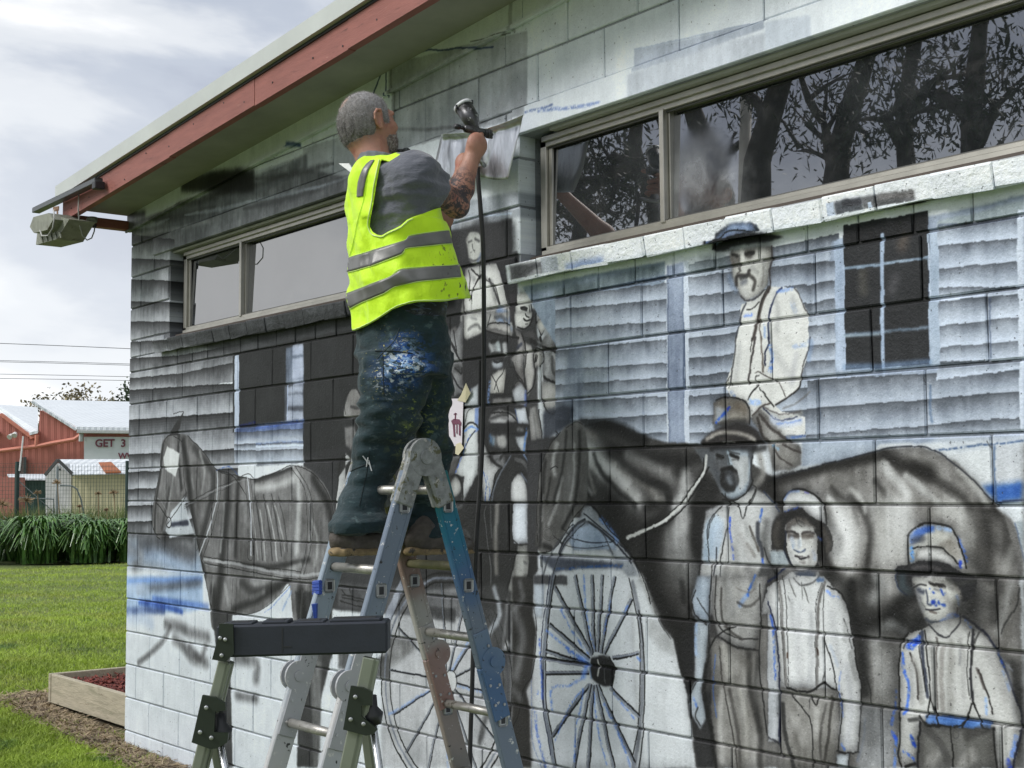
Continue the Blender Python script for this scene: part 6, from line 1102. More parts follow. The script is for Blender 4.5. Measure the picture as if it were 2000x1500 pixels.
for i,(px,D,H,r,per,ml,dp,l) in enumerate([(5,95,9.8,.10,0,M_LEAFB,5,'bare twiggy tree at the left edge of the skyline'),(22,92,8.9,.08,2,M_LEAFB,4,'low thin tree beside the bare one'),(48,90,8.6,.08,5,M_LEAFB,4,'small scrubby tree above the sawtooth roof'),(96,88,9.4,.12,7,M_LEAFB,5,'brown half bare tree above the warehouse ridge'),(140,88,9.9,.13,8,M_LEAFB,5,'tallest brown leaved tree on the skyline'),(190,86,9.0,.14,26,M_LEAFD,5,'dark green rounded tree above the roof'),(222,90,9.9,.12,7,M_LEAFB,5,'brown feathery tree right of the dark green one'),(245,84,8.8,.12,24,M_LEAFD,5,'dark green tree partly behind the building corner')]):
    root=tree('skyline_tree',gz(px,D),(0,0,1),H*.31,r,dp,60+i,ml,(.24,.34,1.6),per,l,gt,spread=.62,up=.12)
# eucalypts standing on the lawn behind the photographer: the long window mirrors them
def mir(px,py,dist,yg=.092):
    o=Vector(on_y(px,py,yg)); d=Vector(ray(px,py)); nn_=Vector((0,-math.cos(math.radians(1.7)),math.sin(math.radians(1.7)))); d=d-nn_*2*d.dot(nn_); d.normalize(); return o+d*dist
def mground(px,py,dist):
    v=mir(px,py,dist); return Vector((v.x,v.y,0))
ge='gum trees across the lawn mirrored in the long window'
def gum(idx,trk,D,r,dp,per,label,sd,extra=None,ls=(.115,.26,4.5)):
    """trk: trunk line traced in the mirror image, bottom to top"""
    P=[mir(x,y,D) for x,y in trk]; base=Vector((P[0].x,P[0].y,0)); R=np.random.default_rng(sd)
    root=empty('gum_tree',base,label,'tree',ge); b=MB(); tips=[]
    pts=[base]+P; b.tube(pts,[r*1.25]+[r*(1-.12*i) for i in range(len(P))],9,False)
    e=pts[-1]; d=(pts[-1]-pts[-2]).normalized()
    for k in range(2): branch(b,e,(d+Vector(R.normal(0,.35,3))).normalized(),2.2,r*.6,dp,R,tips,.55,.05,.15)
    for (a,c,rr,dd) in (extra or []): 
        A,Cc=mir(*a,D),mir(*c,D); branch(b,A,(Cc-A).normalized(),(Cc-A).length,rr,dd,R,tips,.5,.04,.15)
    b.build('trunk',M_BARK,root,True,fix=False)
    if per: V,F_=leaf_mesh([tuple(t) for t in tips],ls,ls[2],R,per); mesh_np('crown',V,F_,M_LEAFO,root)
gum(0,[(1400,400),(1385,330),(1365,260),(1345,200)],13,.19,2,14,'gum tree with a leaning trunk, mirrored just right of the window bar',71,[((1398,370),(1330,290),.09,2),((1392,350),(1425,270),.07,1)])
gum(1,[(1476,400),(1478,320),(1500,240),(1535,130)],12,.20,2,12,'thick trunked gum tree mirrored in the middle of the pane',72,[((1500,240),(1470,170),.1,2)])
gum(2,[(1632,372),(1642,290),(1668,190),(1705,80)],13,.17,2,13,'forked gum tree mirrored in the middle of the long window',73,[((1628,330),(1608,240),.10,2),((1608,240),(1550,160),.07,2),((1622,320),(1560,295),.04,1),((1560,295),(1520,230),.03,1),((1655,250),(1700,250),.05,2)])
gum(3,[(1770,330),(1765,240),(1775,150),(1790,60)],12,.11,3,15,'dense dark tree mirrored right of the forked gum',74,[((1770,300),(1730,220),.1,3),((1766,230),(1820,150),.1,3)],(.11,.34,3))
gum(4,[(1900,330),(1895,230),(1905,120),(1915,20)],11.5,.13,3,16,'dense dark tree mirrored at the right end of the window',75,[((1900,300),(1950,200),.1,3),((1898,240),(1850,160),.1,3)],(.11,.36,3))
gum(5,[(1290,420),(1255,350),(1240,290),(1250,200)],14,.12,3,16,'dense dark tree mirrored in the narrow left pane',76,[((1255,350),(1170,330),.1,3),((1250,320),(1120,380),.1,3),((1245,330),(1190,280),.1,3)],(.11,.36,3))
gum(6,[(1130,480),(1140,420),(1130,350),(1120,300)],15,.12,3,24,'bushy tree mirrored at the left end of the long window',77,[((1140,440),(1080,400),.1,3),((1140,420),(1190,400),.1,3)],(.11,.36,3))
b=MB(); q=mir(1452,340,12.5); b.tube([Vector((q.x,q.y,0)),Vector((q.x,q.y,7))],.075,10); tag(b.build('mirrored_pole',mat('pale_pole',(.55,.53,.48),.6),smooth=True),'pale straight pole mirrored in the long window between two trunks','pole')  # plain pole without a lamp, known from its image in the window

# ------------------------------------------------------------------ folding ladder the painter stands on
def railmat(name,cols,z0,z1):
    """paint splashed rail: colours change up the rail"""
    m=mat(name,cols[0],.45,metal=.15,var=.1,scale=10,bump=.0006,bscale=40); t=m.node_tree;b=t.nodes['Principled BSDF']
    g=N(t,'ShaderNodeNewGeometry');s=N(t,'ShaderNodeSeparateXYZ');t.links.new(g.outputs['Position'],s.inputs[0])
    n=N(t,'ShaderNodeTexNoise',ins={'Scale':9,'Detail':4});t.links.new(g.outputs['Position'],n.inputs['Vector'])
    a=N(t,'ShaderNodeMath',operation='MULTIPLY_ADD',ins={1:.22});t.links.new(n.outputs[0],a.inputs[0]);t.links.new(s.outputs[2],a.inputs[2])
    mr=N(t,'ShaderNodeMapRange',ins={1:z0+.11,2:z1+.11,3:0,4:1});t.links.new(a.outputs[0],mr.inputs[0])
    r=ramp(t,[(i/(len(cols)-1),c) for i,c in enumerate(cols)],'EASE');t.links.new(mr.outputs[0],r.inputs[0])
    n2=N(t,'ShaderNodeTexNoise',ins={'Scale':34,'Detail':4,'Roughness':.7});t.links.new(g.outputs['Position'],n2.inputs['Vector'])
    r2=ramp(t,[(.63,0),(.66,1)],'LINEAR');t.links.new(n2.outputs[0],r2.inputs[0]);mx=N(t,'ShaderNodeMix',data_type='RGBA');t.links.new(r2.outputs[0],mx.inputs[0]);t.links.new(r.outputs[0],mx.inputs[6]);mx.inputs[7].default_value=(.62,.62,.60,1)
    r3=ramp(t,[(.33,1),(.36,0)],'LINEAR');t.links.new(n2.outputs[0],r3.inputs[0]);m2=N(t,'ShaderNodeMix',data_type='RGBA');t.links.new(r3.outputs[0],m2.inputs[0]);t.links.new(mx.outputs[2],m2.inputs[6]);m2.inputs[7].default_value=(.03,.03,.03,1)
    t.links.new(m2.outputs[2],b.inputs['Base Color']); return m
GB=(.16,.20,.26);TEAL=(.02,.15,.165);BLU=(.07,.14,.27);WHT=(.5,.5,.5);OLV=(.15,.15,.05);PNK=(.33,.17,.15);LGB=(.28,.33,.38)
XN,XF=4.30,3.965; AP=(-.735,1.662)
lad=empty('folding_ladder',(4.12,-.73,0),'paint spattered folding metal ladder standing as an A under the painter','ladder')
def side(dirn,X,m1,m2,hm,tx):
    """one leg: upper rail, hinge, lower rail; dirn -1 away from the wall"""
    sl,of=(.335,.030) if dirn<0 else (.31,.047)
    def pt(z): return Vector((X,AP[0]+dirn*(of+(AP[1]-z)*sl),z))
    zk=.905 if dirn<0 else .935
    b=MB(); b.beam(pt(AP[1]-.05),pt(zk),.078,.026,side=(0,1,0),bev=.004); r=b.build('rail',m1,lad)
    for q_ in (-.026,.026):
        b=MB(); o_=Vector((.0136,q_,0)); b.beam(pt(AP[1]-.16)+o_,pt(zk+.06)+o_,.006,.0022,side=(0,1,0),bev=0); b.build('rib',m1,r)
    b=MB(); b.beam(pt(zk),pt(0.0),.078,.026,side=(0,1,0),bev=.004); b.build('rail',m2,lad)
    # knee hinge: two rounded cheek plates with a boss
    b=MB(); c=pt(zk)
    for s in (-1,1):
        x=X+s*.019; b.tube([c+Vector((s*.012,dirn*.018,.012)),c+Vector((s*.021,dirn*.018,.012))],.052,20); b.tube([c+Vector((s*.02,dirn*.018,.012)),c+Vector((s*.027,dirn*.018,.012))],.018,14)
    b.beam(pt(zk)+Vector((.017,0,0)),pt(zk-.19)+Vector((.017,0,0)),.070,.006,side=(0,1,0),bev=.002)
    b.beam(pt(zk+.12)+Vector((.016,0,0)),pt(zk)+Vector((.016,0,0)),.066,.006,side=(0,1,0),bev=.002)
    h=b.build('hinge',hm,lad)
    for k,(dz,dy) in enumerate([(-.07,.02),(-.07,-.02),(-.14,.02),(-.14,-.02),(.07,.015)]):
        q=MB(); p=pt(zk+dz)+Vector((.020,dy,0)); q.tube([p,p+Vector((.004,0,0))],.0055,8); q.build('rivet',M_STEEL,h)
    # square rung sockets on the face of the rail
    for z in (1.50,1.22,.74,.46):
        q=MB(); p=pt(z)+Vector((.0135,0,0)); q.box((0,-.020,-.024),(.005,.020,.024),.006,Matrix.Translation(p)); so_=q.build('rung_socket',M_STEEL,lad)
        q=MB(); q.box((.0015,-.013,-.017),(.0056,.013,.017),.004,Matrix.Translation(p)); q.build('socket_hole_shade',M_BLACK,so_)  # black block set on the socket for the shade inside the opening
M_STEEL=mat('scuffed_steel',(.42,.43,.44),.35,metal=.8,var=.2,scale=25)
RA=railmat('rail_blue_grey',[WHT,LGB,LGB,GB,GB],.0,1.75); RA2=railmat('rail_white',[WHT,(.36,.41,.47),WHT,WHT],.2,1.1)
RB=railmat('rail_teal',[GB,GB,BLU,(.02,.16,.26),TEAL,TEAL],.95,1.7); RB2=railmat('rail_blue',[GB,GB,GB,BLU],.2,1.0)
RC=railmat('rail_far',[WHT,WHT,(.30,.36,.42),(.22,.30,.40)],0,1.7); RD=railmat('rail_olive',[(.4,.39,.37),(.42,.41,.39),(.27,.19,.165),OLV,(.22,.22,.09)],.9,1.6); RD2=railmat('rail_pink_grey',[(.30,.30,.31),(.20,.19,.18),(.30,.25,.23),(.30,.20,.18)],.2,1.05)
M_HNG=railmat('hinge_grey',[(.36,.37,.39),(.40,.41,.43),(.5,.5,.5)],.5,1.2); M_HNB=railmat('hinge_blue',[BLU,BLU,(.16,.22,.30)],.6,1.1); M_HNP=railmat('hinge_pink',[(.30,.18,.155),(.32,.21,.185),(.42,.41,.40)],.7,1.05)
side(-1,XN,RA,RA2,M_HNG,0); side(1,XN,RB,RB2,M_HNB,0); side(-1,XF,RC,RC,M_HNG,0); side(1,XF,RD,RD2,M_HNP,0)
M_APX=mat('spattered_apex',(.24,.25,.25),.5,var=.4,scale=30,bump=.001,bscale=80,stains=[((.10,.10,.05),30,.55,.05),((.42,.40,.36),22,.6,.05),((.16,.22,.28),14,.62,.05)])
for X in (XN,XF):
    b=MB(); c=Vector((X,AP[0],AP[1]+.005))
    for s in (-1,1): b.tube([c+Vector((s*.010,0,0)),c+Vector((s*.024,0,0))],.066,24); b.tube([c+Vector((s*.022,0,0)),c+Vector((s*.030,0,0))],.024,16)
    for d in (-1,1): b.beam(c+Vector((.012,d*.02,.02)),c+Vector((.012,d*(.032+.17*.335),-.165)),.074,.022,side=(0,1,0),bev=.006); b.beam(c+Vector((-.012,d*.02,.02)),c+Vector((-.012,d*(.032+.17*.335),-.165)),.074,.022,side=(0,1,0),bev=.006)
    b.build('top_hinge',M_APX,lad)
RUNG=mat('worn_rung',(.42,.41,.38),.38,metal=.6,var=.3,scale=18,stains=[((.12,.11,.08),20,.6,.05),((.62,.6,.55),12,.62,.05)])
def rung(dirn,z,m=RUNG):
    sl,of=(.335,.030) if dirn<0 else (.31,.047); y=AP[0]+dirn*(of+(AP[1]-z)*sl); b=MB(); b.tube([(XF+.012,y,z),(XN-.012,y,z)],.0165,10); b.build('rung',m,lad,True)
for d in (-1,1):
    for z in (1.555,1.285,1.03,.76,.50,.22): rung(d,z,mat('olive_rung',(.18,.17,.09),.6,var=.3,scale=20) if (d>0 and z==1.285) else RUNG)
b=MB(); y=AP[0]-(.030+(AP[1]-1.21)*.335); 
for k in range(4): b.tube([(XF+.03,y-.041,1.235-.012*k),(XF-.018,y-.041,1.23-.012*k),(XF-.018,y+.041,1.225-.012*k)],.008,6)
b.tube([(XF+.02,y-.06,1.16),(XF+.02,y-.055,1.11),(XF+.01,y-.065,1.06)],[.012,.007,.002],5); b.build('blue_tape',mat('blue_tape',(.03,.07,.34),.4,var=.2,scale=40),lad)
# ------------------------------------------------------------------ trestle step in front
TD_=3.85
tr=empty('step_platform',gz(580,TD_),'black topped folding step stool with grey green legs in the foreground','step stool')
M_OLG=mat('grey_green_rail',(.25,.275,.22),.42,metal=.25,var=.08,scale=6,bump=.0004,bscale=30); M_TOP=mat('black_top_plastic',(.016,.020,.030),.42,var=.2,scale=9,bump=.0004,bscale=120)
M_BRK=mat('dark_green_bracket',(.020,.028,.020),.45); M_ZN=mat('bright_tube',(.62,.64,.66),.25,metal=.9)
tl,trr=bp(425,1252,TD_),bp(758,1243,TD_)
t_=(trr-tl).normalized(); hgt=(bp(425,1222,TD_)-bp(425,1284,TD_)).length
b=MB(); R4=Matrix.Translation(tl)@Matrix(((t_.x,FH.x,0),(t_.y,FH.y,0),(t_.z,0,1))).to_4x4(); Lb=(trr-tl).length
b.box((0,-.02,-hgt/2),(Lb,.085,hgt/2),.006,R4); top=b.build('top_beam',M_TOP,tr)
# moulded tray ribs and recesses on the top
for k,(x0,x1) in enumerate([(.02,.10),(.125,.20),(.215,.30),(.315,Lb-.02)]):
    b=MB(); b.box((x0,-.012,hgt/2-.002),(x1,.075,hgt/2+.005+.003*(k%2)),.003,R4); b.build('tray_rib',M_TOP,top)
    b=MB(); b.box((x0+.015,.005,hgt/2+.0035+.003*(k%2)),(x1-.015,.055,hgt/2+.0062+.003*(k%2)),.001,R4); b.build('tray_recess',M_BLACK,top)
b=MB(); b.box((.185,-.0215,-.02),(.21,-.0195,-.017),0,R4); b.box((.183,-.0212,-.033),(.186,-.0195,hgt/2-.01),0,R4); b.build('seam',M_BLACK,top)
# left end plate
b=MB(); b.prism([bp(428,1218,TD_-.03),bp(455,1219,TD_-.03),bp(457,1277,TD_-.03),bp(440,1293,TD_-.03),bp(414,1288,TD_-.03),bp(427,1240,TD_-.03)],FH*.012); pl_=b.build('end_plate',M_BRK,tr)
def rivet(x,y,D,par,r=.0055,m=None):
    q=MB(); p=bp(x,y,D); q.tube([p,p-FH*.003,p-FH*.0045],[r,r,r*.5],10); q.build('rivet',m or M_STEEL,par)
for x,y in ((430,1246),(440,1249),(433,1280)): rivet(x,y,TD_-.032,pl_)
def ext(a,c,D,y1): # extend traced line a->c down to pixel row y1
    k=(y1-a[1])/(c[1]-a[1]); return (a[0]+(c[0]-a[0])*k,y1)
YB=1950
def leg(pa,pb,w,D,name='leg',m=M_OLG,d=.024):
    e=ext(pa,pb,D,YB); A=bp(*pa,D);E=bp(*e,D); k=A.z/(A.z-E.z); E=A+(E-A)*k
    b=MB(); b.beam(A,E,w,d,side=t_,bev=.003); o=b.build(name,m,tr)
    b=MB(); b.beam(A-FH*(d/2+.0008)+t_*w*.22,E-FH*(d/2+.0008)+t_*w*.22,w*.12,.002,side=t_,bev=0); b.build('groove_shade',mat(name+'_groove_shade',(.13,.15,.11),.5),o); return o  # darker raised strip, the shade of a groove put into its colour
leg((440,1292),(388,1500),.036,TD_); leg((452,1292),(402,1500),.016,TD_+.03)
leg((726,1285),(680,1500),.047,TD_-.01); leg((716,1430),(725,1500),.03,TD_+.06,'leg'); leg((418,1440),(430,1500),.03,TD_+.06,'leg')
for br,bolts,hook in (([(395,1358),(420,1362),(440,1374),(441,1388),(420,1390),(418,1430),(446,1432),(444,1450),(425,1462),(410,1463),(374,1450)],[(403,1382),(391,1430),(413,1441)],(433,1432)),
                ([(685,1340),(709,1343),(728,1352),(727,1378),(706,1378),(706,1400),(722,1412),(737,1425),(730,1434),(715,1437),(670,1425)],[(694,1361),(685,1405),(710,1414)],(728,1400))):
    b=MB(); b.prism([bp(x,y,TD_-.038) for x,y in br],FH*.014); p_=b.build('hinge_bracket',M_BRK,tr)
    for x,y in bolts: rivet(x,y,TD_-.041,p_,.006)
    b=MB(); c=bp(hook[0],hook[1]-6,TD_); b.tube([bp(hook[0]-6,hook[1]-40,TD_),bp(hook[0]-2,hook[1]-18,TD_),c+t_*.0,bp(hook[0]+2,hook[1]+14,TD_)],[.020,.017,.030,.022],14); b.build('hinge_knuckle',M_BLACK,tr,True)
for a,c in (((430,1448),(440,1500)),((728,1414),(741,1500))):
    e=ext(a,c,TD_,YB);A=bp(*a,TD_-.01);E=bp(*e,TD_-.01);E=A+(E-A)*(A.z/(A.z-E.z)); b=MB(); b.tube([A,E],.0105,12); b.build('brace_tube',M_ZN,tr,True)
# ------------------------------------------------------------------ masking sheet, paper, hose
M_FOIL=mat('silvery_sheet',(.60,.63,.69),.30,metal=.75,var=.14,scale=7,bump=.0022,bscale=16,stretch=(3,3,.8),stains=[((.10,.105,.115),4,.48,.25,(3.72,-.05,2.92),.35)])
nx,nz=26,20;V=[];
R=np.random.default_rng(4)
wav=R.normal(0,.004,(nx,))
for j in range(nz):
    for i in range(nx):
        u,v=i/(nx-1),j/(nz-1)
        xt,yt=862+(1022-862)*u,262-38*u+ (10*math.sin(u*3.1)); xb,yb=843+(992-843)*u,346+2*u+4*math.sin(u*9)
        curl=.035*max(0,(v-.86)/.14)**2
        Y=-.075-.010*math.sin(v*2.6)+wav[i]*.6+.004*math.sin(u*17+v*4)-curl
        q=on_y(xb+(xt-xb)*v,yb+(yt-yb)*v,Y); V.append(tuple(q))
Fq=[(j*nx+i,j*nx+i+1,(j+1)*nx+i+1,(j+1)*nx+i) for j in range(nz-1) for i in range(nx-1)]
o=mesh_np('masking_sheet',V,Fq,M_FOIL,smooth=True); tag(o,'curled silver sheet held against the wall as a spray shield beside the long window','sheet')
sm=o.modifiers.new('thick','SOLIDIFY'); sm.thickness=.0012
pa=empty('reference_print',on_y(888,825,-.006),'small white paper print of mounted figures taped to the wall beside the painter','paper')
b=MB(); b.prism([on_y(874,779,-.006),on_y(905,778,-.008),on_y(902,872,-.006),on_y(878,871,-.008)],(0,.0008,0)); b.build('sheet',mat('print_paper',(.70,.66,.72),.6,var=.03),pa)
M_INK=mat('plum_ink',(.16,.05,.09),.7)
b=MB()
for poly in ([(881,822),(886,818),(897,819),(901,826),(900,832),(896,828),(889,829),(884,830)],[(884,829),(888,829),(889,853),(886,853)],[(891,829),(893,829),(893,848),(891,846)],[(896,828),(899,829),(899,851),(896,850)],[(888,806),(890,806),(890,820),(888,820)],[(886,808),(892,807),(892,809),(886,810)]):
    b.prism([on_y(x,y,-.0092) for x,y in poly],(0,.0006,0))
b.build('printed_horse',M_INK,pa)
M_TAPE=mat('cream_tape',(.62,.57,.40),.6,var=.1,scale=20)
b=MB(); b.prism([on_y(893,782,-.010),on_y(900,772,-.012),on_y(910,748,-.03),on_y(919,768,-.014),on_y(909,786,-.010)],(0,.001,0)); b.build('tape',M_TAPE,pa)
b=MB(); b.prism([on_y(890,868,-.010),on_y(899,864,-.010),on_y(906,875,-.010),on_y(895,889,-.010),on_y(889,886,-.010)],(0,.001,0)); b.build('tape',M_TAPE,pa)
b=MB(); ho=[(933,308,-.33),(934,350,-.33),(938,400,-.32),(943,470,-.31),(945,560,-.30),(945,650,-.29),(945,740,-.28),(943,830,-.27),(939,930,-.27),(930,1060,-.27),(926,1200,-.27),(922,1350,-.27),(918,1500,-.27)]
hp=[Vector(on_y(*q)) for q in ho]; hp.append(Vector((hp[-1].x+.02,-.28,.02))); hp+= [Vector((hp[-1].x+.3,-.33,.014)),Vector((hp[-1].x+1.2,-.6,.014))]
def cr(P,n=5):
    out=[];Q=[P[0]*2-P[1]]+P+[P[-1]*2-P[-2]]
    for i in range(1,len(Q)-2):
        for t in [k/n for k in range(n)]:
            a,b_,c,d=Q[i-1:i+3]; out.append(.5*(2*b_+(c-a)*t+(2*a-5*b_+4*c-d)*t*t+(3*b_-a-3*c+d)*t**3))
    return out+[P[-1]]
b.tube(cr(hp),.0088,9); tag(b.build('air_hose',mat('black_rubber_hose',(.022,.022,.024),.5,var=.3,scale=20),smooth=True),'black air hose hanging from the spray gun down past the ladder','hose')

# ------------------------------------------------------------------ organic shapes: signed distance fields meshed with surface nets
class SDF:
    def __init__(s,lo,hi,h):
        s.lo=np.array(lo,np.float32);s.h=h;s.n=np.ceil((np.array(hi)-lo)/h).astype(int)+1
        s.ax=[s.lo[i]+h*np.arange(s.n[i],dtype=np.float32) for i in range(3)]
        s.F=np.full(s.n,.3,np.float32)
    def _sl(s,lo,hi):
        a=np.clip(np.floor((np.array(lo)-s.lo)/s.h).astype(int),0,s.n-1);b=np.clip(np.ceil((np.array(hi)-s.lo)/s.h).astype(int)+1,1,s.n)
        sl=tuple(slice(a[i],b[i]) for i in range(3)); return sl,s.ax[0][sl[0]][:,None,None],s.ax[1][sl[1]][None,:,None],s.ax[2][sl[2]][None,None,:]
    def _mix(s,sl,d,k,sub=False):
        f=s.F[sl]
        if sub:
            d=-d
            if k<=0: s.F[sl]=np.maximum(f,d);return
            h=np.clip(.5-.5*(f-d)/k,0,1); s.F[sl]=f*(1-h)+d*h+k*h*(1-h);return
        if k<=0: s.F[sl]=np.minimum(f,d);return
        h=np.clip(.5+.5*(f-d)/k,0,1); s.F[sl]=f*(1-h)+d*h-k*h*(1-h)
    def cap(s,a,b,ra,rb=None,k=.015,sub=False):
        rb=ra if rb is None else rb;a=np.array(a,float);b=np.array(b,float);R=max(ra,rb)+.05
        sl,X,Y,Z=s._sl(np.minimum(a,b)-R,np.maximum(a,b)+R); v=b-a;L=v@v+1e-9
        t=np.clip(((X-a[0])*v[0]+(Y-a[1])*v[1]+(Z-a[2])*v[2])/L,0,1)
        d=np.sqrt((X-a[0]-t*v[0])**2+(Y-a[1]-t*v[1])**2+(Z-a[2]-t*v[2])**2)-(ra+(rb-ra)*t); s._mix(sl,d,k,sub); return s
    def ell(s,c,r,R=None,k=.015,sub=False):
        c=np.array(c,float);r=np.array(r,float);m=r.max()+.05;sl,X,Y,Z=s._sl(c-m,c+m);dx,dy,dz=X-c[0],Y-c[1],Z-c[2]
        if R is None: p=(dx/r[0],dy/r[1],dz/r[2])
        else: p=tuple((dx*R[i][0]+dy*R[i][1]+dz*R[i][2])/r[i] for i in range(3))     # rows of R = local axes
        q=np.sqrt(p[0]**2+p[1]**2+p[2]**2)+1e-6; d=(q-1)*r.min()*.9; g=np.sqrt((p[0]/r[0])**2+(p[1]/r[1])**2+(p[2]/r[2])**2)+1e-6
        d=q*(q-1)/g; s._mix(sl,d,k,sub); return s
    def loft(s,lv,k=.02,off=0,ret=False):
        """levels (z,cx,cy,rx,ry[,power])"""
        lv=sorted(lv);z=[l[0] for l in lv];R=max(max(l[3],l[4]) for l in lv)+.06+off
        lo=(min(l[1] for l in lv)-R,min(l[2] for l in lv)-R,z[0]-.05);hi=(max(l[1] for l in lv)+R,max(l[2] for l in lv)+R,z[-1]+.05)
        sl,X,Y,Z=s._sl(lo,hi); zz=np.clip(Z,z[0],z[-1]); zi=zz.ravel()
        def cubic(i):
            return np.interp(zi,z,[l[i] for l in lv]).reshape(zz.shape).astype(np.float32)
        cx,cy,rx,ry=(cubic(i) for i in (1,2,3,4)); rx=rx+off;ry=ry+off
        p=2.3; q=((np.abs(X-cx)/rx)**p+(np.abs(Y-cy)/ry)**p)**(1/p)+1e-5
        rad=np.sqrt((X-cx)**2+(Y-cy)**2); d=rad*(1-1/q); d=d+0*Z
        dz=np.maximum(np.maximum(z[0]-Z,Z-z[-1]),0)+0*d; d=np.where(dz>0,np.maximum(d,0)+dz*1.0,np.maximum(d,-.2)); d=np.where(dz>0,np.sqrt(np.maximum(d-dz,0)**2+dz**2),d)
        if ret: return sl,d
        s._mix(sl,d,k); return s
    def noise(s,amp,sc,seed,lo=None,hi=None,shear=(0,0)):
        R=np.random.default_rng(seed);T=R.random((24,24,24)).astype(np.float32)-.5
        sl,X,Y,Z=s._sl(lo if lo is not None else s.lo,hi if hi is not None else s.lo+s.h*s.n)
        cx=(X/sc[0]+shear[0]*Z+0*Y);cy=(Y/sc[1]+0*X+shear[1]*Z);cz=(Z/sc[2]+0*X+0*Y)
        cx,cy,cz=np.broadcast_arrays(cx,cy,cz)
        near=np.abs(s.F[sl])<.05; cx,cy,cz=cx[near],cy[near],cz[near]
        i,j,k=(np.floor(c).astype(int) for c in (cx,cy,cz));fx,fy,fz=cx-i,cy-j,cz-k;fx,fy,fz=(f*f*(3-2*f) for f in (fx,fy,fz));o=0
        for a in (0,1):
            for b in (0,1):
                for c in (0,1):
                    o=o+T[(i+a)%24,(j+b)%24,(k+c)%24]*(fx if a else 1-fx)*(fy if b else 1-fy)*(fz if c else 1-fz)
        f=s.F[sl]; f[near]+=amp*2*o; s.F[sl]=f; return s
    def proj_cut(s,poly,near=None,keep=False,scale=527.,lo=None,hi=None):
        """cut away (or keep) what lies inside a traced outline"""
        lo=s.lo if lo is None else lo;hi=s.lo+s.h*s.n if hi is None else hi
        sl,X,Y,Z=s._sl(lo,hi);X,Y,Z=np.broadcast_arrays(X,Y,Z);m=s.F[sl]<.08
        if near is not None: m=m&near(X,Y,Z)
        P=np.stack([X[m],Y[m],Z[m]],1)-CPOS;zc=P@FWD;px=1000+CF*(P@RGT)/zc;py=750-CF*(P@UPV)/zc
        ins=np.zeros(len(px),bool);D=np.full(len(px),1e9);n=len(poly)
        for i in range(n):
            (x0,y0),(x1,y1)=poly[i],poly[(i+1)%n]; vx,vy=x1-x0,y1-y0;t=np.clip(((px-x0)*vx+(py-y0)*vy)/(vx*vx+vy*vy+1e-9),0,1)
            D=np.minimum(D,np.hypot(px-x0-t*vx,py-y0-t*vy))
            if y0!=y1: c=((y0>py)!=(y1>py))&(px<(x1-x0)*(py-y0)/(y1-y0)+x0); ins^=c
        d=np.where(ins,-D,D)/scale; f=s.F[sl]; v=f[m]; v=np.maximum(v,-d) if not keep else np.maximum(v,d); f[m]=v; s.F[sl]=f; return s
    def mesh(s):
        F=s.F;F[0]=F[-1]=.1;F[:,0]=F[:,-1]=.1;F[:,:,0]=F[:,:,-1]=.1
        S=F<0;n=np.array(F.shape)-1
        c=[S[i:i+n[0],j:j+n[1],k:k+n[2]] for i in (0,1) for j in (0,1) for k in (0,1)]
        sm=sum(x.astype(np.int8) for x in c);act=(sm>0)&(sm<8);ii,jj,kk=np.nonzero(act);idx=-np.ones(act.shape,np.int32);idx[ii,jj,kk]=np.arange(len(ii))
        pos=np.zeros((len(ii),3));cnt=np.zeros(len(ii))
        for a in range(3):
            for b in (0,1):
                for d in (0,1):
                    o0=[0,0,0];o1=[0,0,0];oth=[q for q in range(3) if q!=a];o0[oth[0]]=b;o0[oth[1]]=d;o1=list(o0);o1[a]=1
                    f0=F[ii+o0[0],jj+o0[1],kk+o0[2]];f1=F[ii+o1[0],jj+o1[1],kk+o1[2]];m=(f0<0)!=(f1<0);t=np.where(m,f0/np.where(m,f0-f1,1),0)
                    p=np.array([o0]*len(ii),float);p[:,a]=t;pos+=p*m[:,None];cnt+=m
        V=(np.c_[ii,jj,kk]+pos/np.maximum(cnt,1)[:,None])*s.h+s.lo
        Q=[]
        for a in range(3):
            u,w=[q for q in range(3) if q!=a]
            if a==1: u,w=w,u
            A=[slice(1,-1)]*3;A[a]=slice(0,-1);Bs=[slice(1,-1)]*3;Bs[a]=slice(1,None)
            s0,s1=S[tuple(A)],S[tuple(Bs)];x,y,z=np.nonzero(s0!=s1);g=np.stack([x,y,z],1);off=np.ones(3,int);off[a]=0;g=g+off;fl=s0[x,y,z]
            def at(du,dw):
                q=g.copy();q[:,u]-=du;q[:,w]-=dw;return idx[q[:,0],q[:,1],q[:,2]]
            q=np.stack([at(1,1),at(0,1),at(0,0),at(1,0)],1);q[~fl]=q[~fl][:,::-1];Q.append(q)
        Q=np.concatenate(Q);Q=Q[(Q>=0).all(1)]
        return V,Q
    def build(s,name,m,parent): V,Q=s.mesh();return mesh_np(name,V,Q,m,parent,True)
def Q_(x,y,Y): return on_y(x,y,Y)
